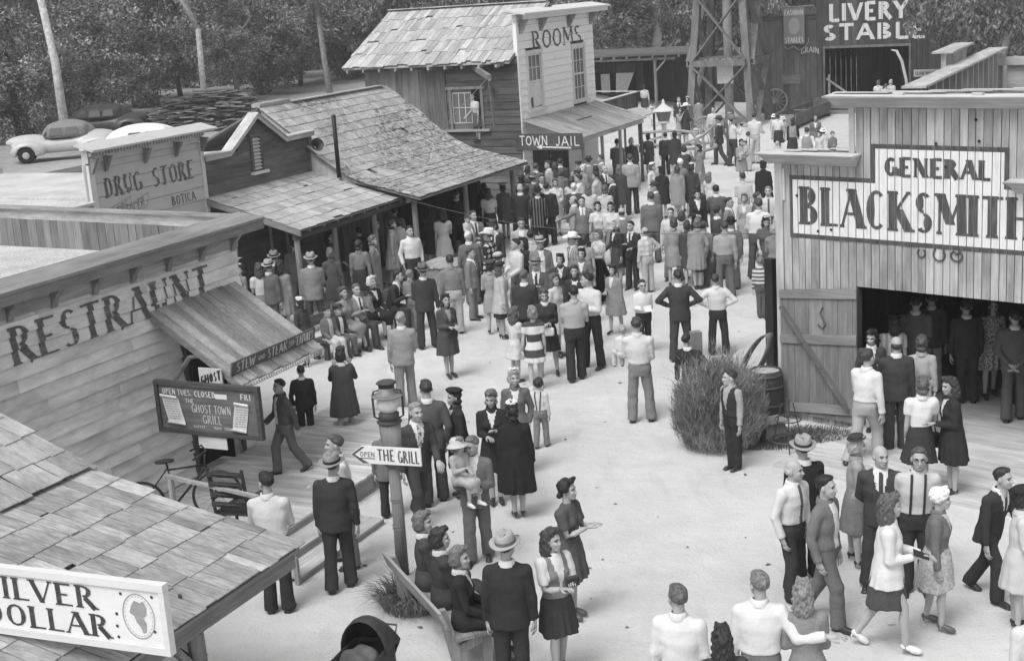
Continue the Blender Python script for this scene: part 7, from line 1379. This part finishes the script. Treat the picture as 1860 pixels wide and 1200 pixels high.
WB(649, 439, 178, .2, .03, 'woman in grey blouse and black skirt, back turned between two porch posts', hair='r', hc=.03, sleeve=1)
WS(674, 431, 75, .2, .2, 'fair woman in white sweater and open grey jacket', hair='r', hc=.12, shirt=.7)
WC(709, 402, 80, .3, 'woman in long light coat just right of the third porch post', hair='r', hc=.04, h=1.7)
WB(721, 398, 175, .6, .25, 'woman in white blouse with puffed sleeves, back turned by the third post', hair='r', hc=.03)
MW(745, 410, 15, .7, .03, 'dark haired man in white shirt standing by the fourth post', hc=.02, arms='pp', h=1.78)
MW(717, 376, 178, .25, .1, 'man in grey shirt far back against the saloon wall', hc=.03)
WC(781, 378, 170, .03, 'woman in long black coat under the shingle roof', hair='l', hc=.02, h=1.7)
WD(802, 383, 185, .42, 'woman in pale print dress reaching right under the shingle roof', hair='l', hc=.02, arms='ld', h=1.7)
MS(826, 345, 160, .03, .03, 'dark man in shadow beside the shingle roof post', h=1.78)
# seated under the porch
sa, sb2 = G(715, 491, 1.36), G(584, 551, 1.16); sa.z = sb2.z = 0; dd = (sb2-sa).normalized(); nn = Vector((-dd.y, dd.x, 0)); bench('long dark bench against the porch with a row of sitters', sa-nn*.24-dd*.2, sb2-nn*.24+dd*.2, .42, .85, .42, .1)
def seat(px, py, h, f, kind, top, tc, bc, lab, **k): return person(px, py, h, f, kind, top, tc, k.pop('bot', 'tr'), bc, label=lab, group='people seated along the porch bench', legs='t', **k)
seat(592, 551, 1.16, 35, 'K', 'jkt', .16, .5, 'boy in white trousers seated at the near end of the porch bench', hair='k', hc=.03, arms='gg', shirt=.4)
seat(611, 547, 1.14, 40, 'K', 'jkt', .06, .12, 'boy in dark cap seated beside the woman in the grey dress', hair='k', hc=.03, hat='cap', hatc=.06, arms='gg')
seat(622, 525, 1.3, 40, 'F', 'dress', .24, 0, 'smiling woman in grey dress seated with hands on her knee', bot=None, hair='r', hc=.08, arms='gg', sleeve=1, shoec=.02)
seat(646, 516, 1.34, 30, 'M', 'suit', .25, .05, 'man in light jacket seated with his hand to his mouth', arms='Fu', hc=.1)
seat(674, 505, 1.3, 45, 'F', 'wsuit', .02, .02, 'white haired woman in black seated on the porch bench', bot='sk', hair='c', hc=.55, arms='gg')
seat(707, 491, 1.36, 60, 'M', 'suit', .03, .04, 'dark suited man seated leaning forward at the far end of the bench', arms='FF', lean=.3, hc=.03, turn=15)
person(546, 541, 1.4, -140, 'F', 'wsuit', .05, 'sk', .05, label='dark haired woman with a mass of white flowers in her hair', group=GRP, hair='r', hc=.02, hat='flowers', hatc=.78, bandc=.7, legs='s')
KB(744, 492, 160, .2, .2, 'fair haired child bending behind the man in the dark fedora', h=1.35, hc=.2)
# left middle of the crowd
p = MS(860, 383, 15, .18, .1, 'man in grey jacket and white shirt carrying a toddler', arms='fF', hc=.05)
person(842, 388, .62, 30, 'K', 'shirt', .5, 'tr', .2, label='toddler in striped shirt carried by the man in grey jacket', group=GRP, hair='k', hc=.04, pos=tuple(p['mw'] @ Vector((-.26, -.14, .98))), arms='gg', legs='t')
MS(893, 395, 0, .04, .04, 'man in dark felt hat and dark jacket facing the viewer by the post', hat='fedora', hatc=.06, h=1.82)
MW(886, 411, -120, stripe('x', .03, .5, 16), .08, 'man in white cowboy hat and checked shirt', hat='cowboy', hatc=.6, bandc=.5, h=1.84)
MS(852, 421, 170, .14, .12, 'white haired man in grey coat, back turned', hc=.6, h=1.72)
KB(871, 436, 0, .25, .1, 'boy in grey shirt drinking from a cup', h=1.45, arms='Fu', hair='m', hc=.03)
KB(902, 458, 160, .5, .2, 'small boy in pale cap among the near cluster', h=1.42, hat='cap', hatc=.45)
MJ(944, 396, 10, .36, .12, 'young man in pale jacket and white shirt looking down', hc=.03, tilt=12)
MW(936, 433, -70, .55, .12, 'man in light open shirt in profile facing left', hc=.03, arms='gg')
WD(952, 433, -60, .03, 'dark haired woman in black dress behind the light open shirt', hc=.02, sleeve=1)
MJ(981, 424, 5, .2, .15, 'man in pale straw fedora and light jacket over white shirt', hat='fedora', hatc=.33, h=1.82)
MW(966, 419, 190, .45, .1, 'dark haired man in pale shirt behind the straw fedora', hc=.02, h=1.72)
# by the shingle roof and hotel
WC(868, 330, 160, .08, 'dark haired woman highest under the shingle roof corner', hair='l', hc=.03)
WC(880, 335, 175, .02, 'dark bushy haired woman in black behind the white blouse', hair='l', hc=.03)
WB(887, 345, 178, .7, .06, 'woman in white blouse with long brown hair by the roof post', hc=.06)
WC(914, 333, 175, .16, 'woman in grey coat and knotted headscarf at the last roof post', hat='beret', hatc=.35)
MS(949, 334, 172, .025, .02, 'grey headed man in black suit, back turned near the last roof post', hair='b', hc=.4, foot=(950, 452))
MS(974, 336, 175, stripe('v', .015, .12, 24), .02, 'figure in black hat and pin striped black coat', hat='fedora', hatc=.03, h=1.78, hem=.6)
MS(985, 318, 0, .08, .06, 'man with glasses and tie facing the viewer behind the pin stripes', extra='g', tie=.4)
MS(998, 332, 178, .02, .02, 'man in black suit, back turned, tallest of the dark row', h=1.78, foot=(1000, 446))
WB(1008, 327, 10, .66, .4, 'woman in white blouse facing the viewer beside the black suits', hair='r', hc=.12, arms='ff', sleeve=1)
WC(947, 321, 160, .04, 'dark haired woman behind the grey headed man', hair='r', hc=.02)
WC(960, 320, 170, .16, 'woman with grey brown curls in the row before the hotel', hc=.12)
MS(968, 311, 180, .12, .1, 'man in hat with white band before the hotel door', hat='fedora', hatc=.12, bandc=.6, h=1.8)
WC(957, 304, 150, .06, 'woman in dark coat left of the white banded hat', hc=.03)
MS(972, 297, 180, .13, .1, 'man in grey jacket under the jail sign, back turned', hc=.08)
MS(997, 292, -70, .32, .2, 'man in pale jacket in profile facing left under the jail sign', hc=.05)
WC(1007, 297, 180, .05, 'woman in dark coat right of the pale jacket', hc=.06)
MS(1018, 288, 175, .05, .05, 'man in dark jacket nearest the hotel wall', hc=.03)
WC(1017, 308, 180, .17, 'woman in grey coat just left of the awning post', hc=.08)
MS(1048, 302, -90, .16, .1, 'man in grey ribbed fedora by the awning post', hat='fedora', hatc=.16, h=1.8)
MW(1051, 291, 0, .3, .1, 'man in dark cap behind the grey ribbed fedora', hat='cap', hatc=.05)
MS(1069, 281, 175, .22, .1, 'man in dark fedora and grey coat under the awning', hat='fedora', hatc=.05, h=1.8)
WC(1059, 301, 120, .25, 'white blonde haired woman in grey coat', hair='c', hc=.55)
WC(1081, 302, 180, .15, 'woman with white flowers in dark hair under the awning edge', hat='bow', hatc=.75)
MS(1092, 281, -80, .22, .15, 'man in grey coat looking left at the awning post', hc=.05)
MS(1098, 300, 20, .03, .03, 'bald man in black suit and tie facing the viewer', hair='b', hc=.1)
MJ(1083, 312, -120, .42, .2, 'dark haired man in cream jacket looking left', hc=.02)
MW(1052, 317, -110, .66, .2, 'man in white shirt looking left in the hotel crowd', hc=.03)
MS(1043, 333, 170, .05, .05, 'white haired man with dark collar in the hotel crowd', hc=.6, h=1.7)
WD(1036, 324, 150, .5, 'dark haired woman in pale dress left of the white shirt', hc=.05)
WB(1070, 336, 178, .5, .3, 'woman with curled brown hair and pale blouse, back turned', hc=.12)
WS(1099, 339, 178, .46, .4, 'woman in cream suit with rolled brown hair, back turned', hair='r', hc=.1)
WC(1125, 302, 170, .06, 'long haired woman in dark coat beside the pale suited walker', hair='l', hc=.12)
MS(1113, 318, -90, .035, .03, 'dark suited man in white collar looking left', hc=.03, foot=(1118, 428))
MS(1042, 356, -90, .3, .25, 'balding man in light suit stooping left', hair='b', hc=.08, h=1.66)
MS(1120, 253, 180, .14, .1, 'man in grey suit, back turned, under the awning corner', hc=.04)
WC(1147, 252, 175, .06, 'woman in black by the awning corner post', hc=.3)
WD(1176, 245, 150, .07, 'dark curled woman in dark dress right of the awning', hair='r', hc=.02, sleeve=1, foot=(1180, 322))
MS(1145, 280, 170, .32, .06, 'man in pale jacket and dark trousers walking away up the street', foot=(1150, 389), legs='n', hc=.06)
MS(1213, 241, 178, .03, .03, 'man in black suit behind the white street lamp', hc=.03, foot=(1210, 318))
WC(1224, 240, 190, .04, 'dark haired woman just right of the white street lamp', hair='r', hc=.02)
# right middle of the crowd
MS(1190, 349, 180, .15, .12, 'man in plain grey suit, back turned, at mid street', foot=(1188, 478), hc=.06)
MS(1190, 327, -60, .13, .1, 'man in dark hat peering round the plain grey suit', hat='bowler', hatc=.06, h=1.8)
WB(1184, 296, 60, .6, .4, 'woman in white with a dark brimmed white hat', hat='pillbox', hatc=.7, bandc=.03, sleeve=1, hair='c', hc=.1)
WC(1210, 303, 175, .02, 'woman in long black coat, back turned at mid street', hat='beret', hatc=.03, foot=(1206, 398))
WC(1232, 304, 180, .25, 'woman in flared pale grey coat, back turned', hair='r', hc=.06, foot=(1233, 400), hem=.48)
WC(1234, 290, 175, .2, 'woman in white knitted turban before the rustic fence', hair='t', hc=.7)
WC(1254, 297, 180, .04, 'woman in black coat and white feathered hat', hat='flowers', hatc=.7)
KG(1288, 315, 170, .66, 'little girl in white dress with long fair hair', h=1.25, hair='l', hc=.15)
WS(1269, 348, 5, .02, .02, 'woman in black suit and wide white collar facing the viewer', coll=.72, shirt=.7, hair='r', hc=.02, foot=(1270, 462))
WC(1268, 336, 170, .03, 'dark haired woman directly behind the wide white collar', hair='r', hc=.02)
MS(1302, 337, 180, .1, .08, 'man in dark grey suit with cropped black hair', hc=.02)
MS(1323, 359, 70, .2, .12, 'man with glasses in grey suit looking right', hc=.03, extra='g')
MS(1303, 375, 120, .05, .05, 'man in dark suit and white collar looking right', hc=.03)
WS(1354, 353, -15, .36, .3, 'fair curly woman in pale suit facing the viewer', hc=.15)
MJ(1373, 349, 80, .1, .08, 'man half hidden looking right near the blacksmith corner', hc=.06)
p = MW(1397, 339, -10, .55, .1, 'man in pale shirt and tie at the blacksmith corner', extra='t', hc=.2, arms='gg', tie=.1)
MW(1377, 361, 165, .72, .09, 'man in white shirt and dark trousers, back turned near the blacksmith corner', foot=(1378, 505), arms='gg', hc=.06)
WB(1391, 394, 0, .1, .09, 'dark haired woman in dark blouse looking down by the blacksmith corner', hair='l', hc=.03, tilt=18, hat='bow', hatc=.6)
MS(1327, 391, 170, .15, .13, 'man in wide black hat, back turned', hat='fedora', hatc=.03, bandc=.02, h=1.8, foot=(1332, 525))
MW(1316, 403, 180, .32, .13, 'man in smooth grey shirt and grey trousers, back turned', foot=(1318, 540), hc=.05)
WD(1274, 416, 180, .04, 'fair haired woman in black dress and round grey hat', hat='beret', hatc=.12, hair='l', hc=.25, sleeve=1, foot=(1272, 525))
WC(1264, 399, 178, .25, 'woman with bushy grey brown hair left of the round grey hat', hair='c', hc=.12)
p = WS(1226, 398, 170, .26, .26, 'woman in grey suit with curled hair reaching right', hc=.06, arms='ld', foot=(1226, 520))
MW(1220, 378, 0, .5, .2, 'man facing the viewer behind the grey suited woman', hc=.04)
WB(1238, 387, 150, .4, .2, 'woman in print blouse between the grey suits', hc=.05, hair='c')
WC(1250, 403, 190, .05, 'short woman in dark coat between the grey suits', hc=.04, h=1.55)
KB(1278, 403, 170, .25, .1, 'bare headed boy behind the round grey hat', h=1.55, hc=.06)
KB(1382, 468, 175, stripe('h', .12, .55, 18), .1, 'boy in bold striped shirt at the blacksmith corner', h=1.3, hc=.15)
WS(1406, 410, 170, .2, .2, 'woman half behind the blacksmith corner board', hc=.3)
WC(1386, 290, 175, .012, 'figure in bowler hat and broad black coat', hat='bowler', hatc=.03, h=1.74, fat=1.25, hem=.45)
p = WC(1347, 255, 10, .28, 'dark haired woman in pale coat holding a baby', hair='r', hc=.02, arms='fF', foot=(1348, 335))
person(1360, 268, .62, -60, 'K', 'dress', .4, None, 0, label='baby wrapped in pale clothes held by the woman in pale coat', group=GRP, hair='k', hc=.06, pos=tuple(p['mw'] @ Vector((.1, -.22, .95))), arms='gg', legs='t', hem=.6)
MW(1350, 315, 180, .45, .3, 'young man in pale striped shirt, back turned', h=1.66, hc=.03)
KB(1359, 240, 178, .55, .4, 'boy in suspenders behind the woman with the baby', h=1.45, extra='x', hc=.06)
WC(1243, 266, 178, .05, 'woman in dark dress with white lace collar at the rustic fence', coll=.6, hc=.04)
WC(1270, 265, -70, .2, 'woman in grey coat raising one arm at the rustic fence', arms='ud', hair='r', hc=.02)
# far end of the street
WC(1243, 186, 100, .03, 'woman in wide white hat and black coat by the water tower', hat='cowboy', hatc=.72, bandc=.6, h=1.7, foot=(1247, 265))
WD(1233, 196, 70, .3, 'woman in grey dress with raised hands facing the wide white hat', arms='uu', sleeve=1)
MS(1233, 176, 0, .04, .04, 'man in dark suit behind the wide white hat', hc=.05)
WC(1249, 176, -20, .12, 'woman in small white hat behind the wide white hat', hat='pillbox', hatc=.6)
WS(1269, 179, 180, .22, .2, 'woman in grey suit and white collar near the tower leg', coll=.65, hc=.03)
MW(1295, 194, -10, .5, .2, 'dark haired man in pale shirt behind the propped wheel', hc=.02)
MS(1310, 204, -120, .06, .05, 'man in felt hat and dark suit walking left past the tower', hat='fedora', hatc=.08, foot=(1308, 300), legs='w')
MS(1326, 202, 0, .12, .1, 'man in pale hat beyond the dark suited walker', hat='fedora', hatc=.3, h=1.8)
p = MW(1337, 208, 120, .66, .06, 'man in broad hat and white shirt raising a camera', hat='cowboy', hatc=.2, arms='uu', foot=(1333, 302), legs='n')
handbag(p, -1, 'camera raised by the man in the broad hat', .03, 1, 'camera')
MW(1377, 205, 170, .6, .42, 'man in white shirt and pale trousers by the tower', foot=(1372, 297), arms='ld', hc=.04)
WB(1413, 207, 180, .72, .03, 'woman in white sweater and dark skirt with her back turned near the trough', hair='r', hc=.06)
KG(1405, 206, 180, .5, 'child in tall white bonnet lifted beside the white sweater', h=1.05, hat='bonnet', hatc=.72, z0=.55)
KG(1422, 210, 170, .5, 'child in white hood right of the white sweater', h=1.05, hat='bonnet', hatc=.7, z0=.5)
person(1439, 216, 1.66, 175, 'F', 'vest', .25, 'sk', .03, label='woman in grey vest with black sleeves near the trough', group=GRP, shirt=.02, hair='r', hc=.04)
person(1465, 232, 1.74, 180, 'M', 'vest', .25, 'tr', .1, label='man in grey vest and white sleeves seen from behind, above the low cornice', group=GRP, shirt=.7, hc=.03)
WS(1481, 209, 0, .15, .15, 'woman in grey jacket facing the viewer beyond the low cornice', hair='l', hc=.04)
KG(1488, 240, -20, .55, 'little curly haired girl in white beyond the low cornice', h=1.2)
KG(1496, 231, 180, .6, 'child in peaked white bonnet beyond the low cornice', h=1.25, hat='bonnet', hatc=.74)
KB(1512, 240, 0, .16, .1, 'boy in grey sweater facing the viewer, right of all the far group', h=1.25, hc=.1)
KB(1412, 258, 180, .4, .1, 'bald small child peeping over the low cornice', h=.95, hc=.4)
WB(1170, 156, 180, stripe('v', .45, .65, 26), .05, 'woman in striped white blouse by the open shed', hair='r', hc=.02, sleeve=1)
KG(1184, 191, 0, .55, 'little girl in pale bonnet and white stockings near the lean to', h=1.05, hat='bonnet', hatc=.6)
WB(1595, 147, 180, .6, .2, 'left one of three heads before the stable door', hair='c', hc=.1)['o']['label'] = 'brown haired woman, left of the three heads before the stable door'
KB(1608, 153, 180, .5, .2, 'short middle one of the three heads before the stable door', h=1.5, hc=.1)
WB(1618, 146, 180, .6, .2, 'pale haired person, right of the three heads before the stable door', hair='c', hc=.4)
# near left: boardwalk, lantern post and bench
person(527, 686, 1.52, -65, 'M', 'jkt', .08, 'tr', .13, label='youth in dark leather jacket striding left on the boardwalk', group=GRP, hc=.02, legs='w', arms='gv', foot=(526, 858), z0=.3, coll=.08)
MS(548, 665, 175, .025, .025, 'man in black suit under the awning edge', foot=(560, 803), z0=.0, h=1.7)
MW(612, 790, -85, stripe('v', .5, .66, 40), .2, 'balding man in pale striped shirt in profile behind the fedora', hair='m', hc=.08, z0=.0)
MS(624, 815, 177, .035, .035, 'man in grey fedora and dark suit walking away by the boardwalk steps', hat='fedora', hatc=.24, foot=(622, 1068), legs='n')
MS(712, 770, 178, .16, .03, 'man in grey jacket hidden behind the lantern post and arrow board', foot=(712, 938), hem=.72)
MS(765, 725, 25, .05, .045, 'fair haired man in dark suit and flowered tie stepping forward', legs='w', tie=stripe('n', .1, .55, 40), hc=.25, foot=(765, 950), lean=.1)
MS(789, 690, 175, .09, .05, 'man in dark suit with cropped hair, back turned behind the flowered tie', hc=.04, foot=(792, 912))
WC(843, 708, -80, .025, 'woman in black coat and turban hat in profile facing left', hat='beret', hatc=.03, hair='r', hc=.03, foot=(842, 902), extra='v', shirt=.5)
WS(889, 713, -5, .02, .02, 'woman in black buttoned suit looking down, hands together', hair='r', hc=.12, arms='fF', tilt=14)
WS(933, 670, 5, .13, .14, 'smiling woman in grey suit with white corsage and white hat', hat='flowers', hatc=.7, bandc=.6, shirt=.72, hc=.35, hair='c')
KB(982, 689, 165, .6, .2, 'small boy in white shirt and crossed suspenders walking away', foot=(985, 812), extra='x', legs='n', hc=.03)
WC(934, 733, 182, .012, 'woman in broad black fur coat and flowered hat, back turned', hat='flowers', hatc=.7, fat=1.2, hem=.42, foot=(944, 940), hair='r', hc=.02)
p = MS(878, 792, 0, .15, .15, 'young man in grey suit carrying a little girl in a bonnet', foot=(872, 1018), arms='Ff', hc=.14, turn=-25, tilt=12, tie=None, legs='n')
person(854, 818, .84, 40, 'K', 'dress', .42, None, 0, label='little girl in white bonnet and pale dress carried by the young man', group=GRP, hair='c', hc=.2, hat='bonnet', hatc=.5, pos=tuple(p['mw'] @ Vector((-.16, -.2, .93))), arms='Fg', legs='t', hem=.6, shoec=.75)
WD(1039, 873, 65, .09, 'woman in dark dress with upswept hair standing just beyond the woman in the grey vest', hair='u', hc=.02, arms='FF', foot=(1042, 1122), sleeve=.5, extra='b', shoec=.1)
p = person(1003, 961, 1.66, 40, 'F', 'vest', .2, 'sk', .04, label='woman in grey vest, white sleeves and black pleated skirt holding a camera', group=GRP, shirt=.72, sleeve=.6, hair='l', hc=.05, arms='rF', extra='p', turn=20)
handbag(p, 1, 'small camera held by the woman in the grey vest', .04, .8, 'camera')
MS(915, 961, 170, .022, .025, 'man in light banded fedora and black suit beside the bench', hat='fedora', hatc=.34, bandc=.16, h=1.84, turn=-20)
GB = 'women seated on the plank bench'
d_ = (bb-ba).normalized(); n_ = Vector((-d_.y, d_.x, 0)); 
for t, f, tc, lab, hr_, hcv, cl in ((.42, 95, .05, 'fair curly woman seated farthest along the plank bench', 'c', .14, .6), (1.0, 110, .04, 'dark curly woman seated in the middle of the plank bench', 'c', .035, .55), (1.62, 85, .018, 'grey brown curled woman in black seated at the near end of the plank bench', 'c', .15, .5)):
    q = ba+d_*t+n_*.2; person(800, 1000, 1.3, f, 'F', 'wsuit', tc, 'sk', tc, label=lab, group=GB, hair=hr_, hc=hcv, legs='t', pos=(q.x, q.y, 0), arms='gg', coll=cl, turn=-20)
p = MW(508, 863, 170, .6, .03, 'man in rumpled pale shirt leaning on the porch railing', foot=(510, 1110), arms='FF', hc=.02, lean=.12, turn=30)
MS(340, 1161, 90, .05, .05, 'dark haired person at the bottom left under the porch roof edge', hc=.02)
q = Vector((OM[0], OM[1], 0))+SV*(RX0-.02)-NV*1.58; person(855, 195, 1.6, -62, 'F', 'blouse', .55, 'sk', .1, label='dark haired prisoner leaning out of the jail window', group=GRP, hair='l', hc=.02, pos=(q.x, q.y, 2.25), arms='gd', lean=.12, sleeve=.5)
# scraps and leaves lying about
random.seed(99); lt = MB()
for k in range(150):
    p = G(rr(560, 1840), rr(300, 1190)); a = rr(0, 6.28); l = rr(.02, .06); dx, dy = math.cos(a)*l, math.sin(a)*l
    lt.add([(p.x-dx, p.y-dy, .006), (p.x+dy*.5, p.y-dx*.5, .012), (p.x+dx, p.y+dy, .008), (p.x-dy*.5, p.y+dx*.5, .018)], [(0, 1, 2, 3)], 0 if R() < .8 else 1)
tag(lt.build('ground_litter', [grey(.12), grey(.6)]), 'scattered dry leaves and paper scraps on the pale dirt street', 'litter', kind='stuff')
# ---------------------------------------------------------------- thin volume added to lift the far blacks, standing in for film flare
hz = MB(); hz.box(-420, 420, -32, 720, -1.2, 40); hm_ = bpy.data.materials.new('flare_haze'); hm_.use_nodes = True; ht_ = hm_.node_tree; ht_.nodes.remove(ht_.nodes['Principled BSDF'])
pv = ht_.nodes.new('ShaderNodeVolumePrincipled'); pv.inputs['Color'].default_value = (.9, .9, .9, 1); pv.inputs['Density'].default_value = .0009; ht_.links.new(pv.outputs[0], ht_.nodes['Material Output'].inputs['Volume'])
tag(hz.build('flare_haze', hm_), kind='stuff')
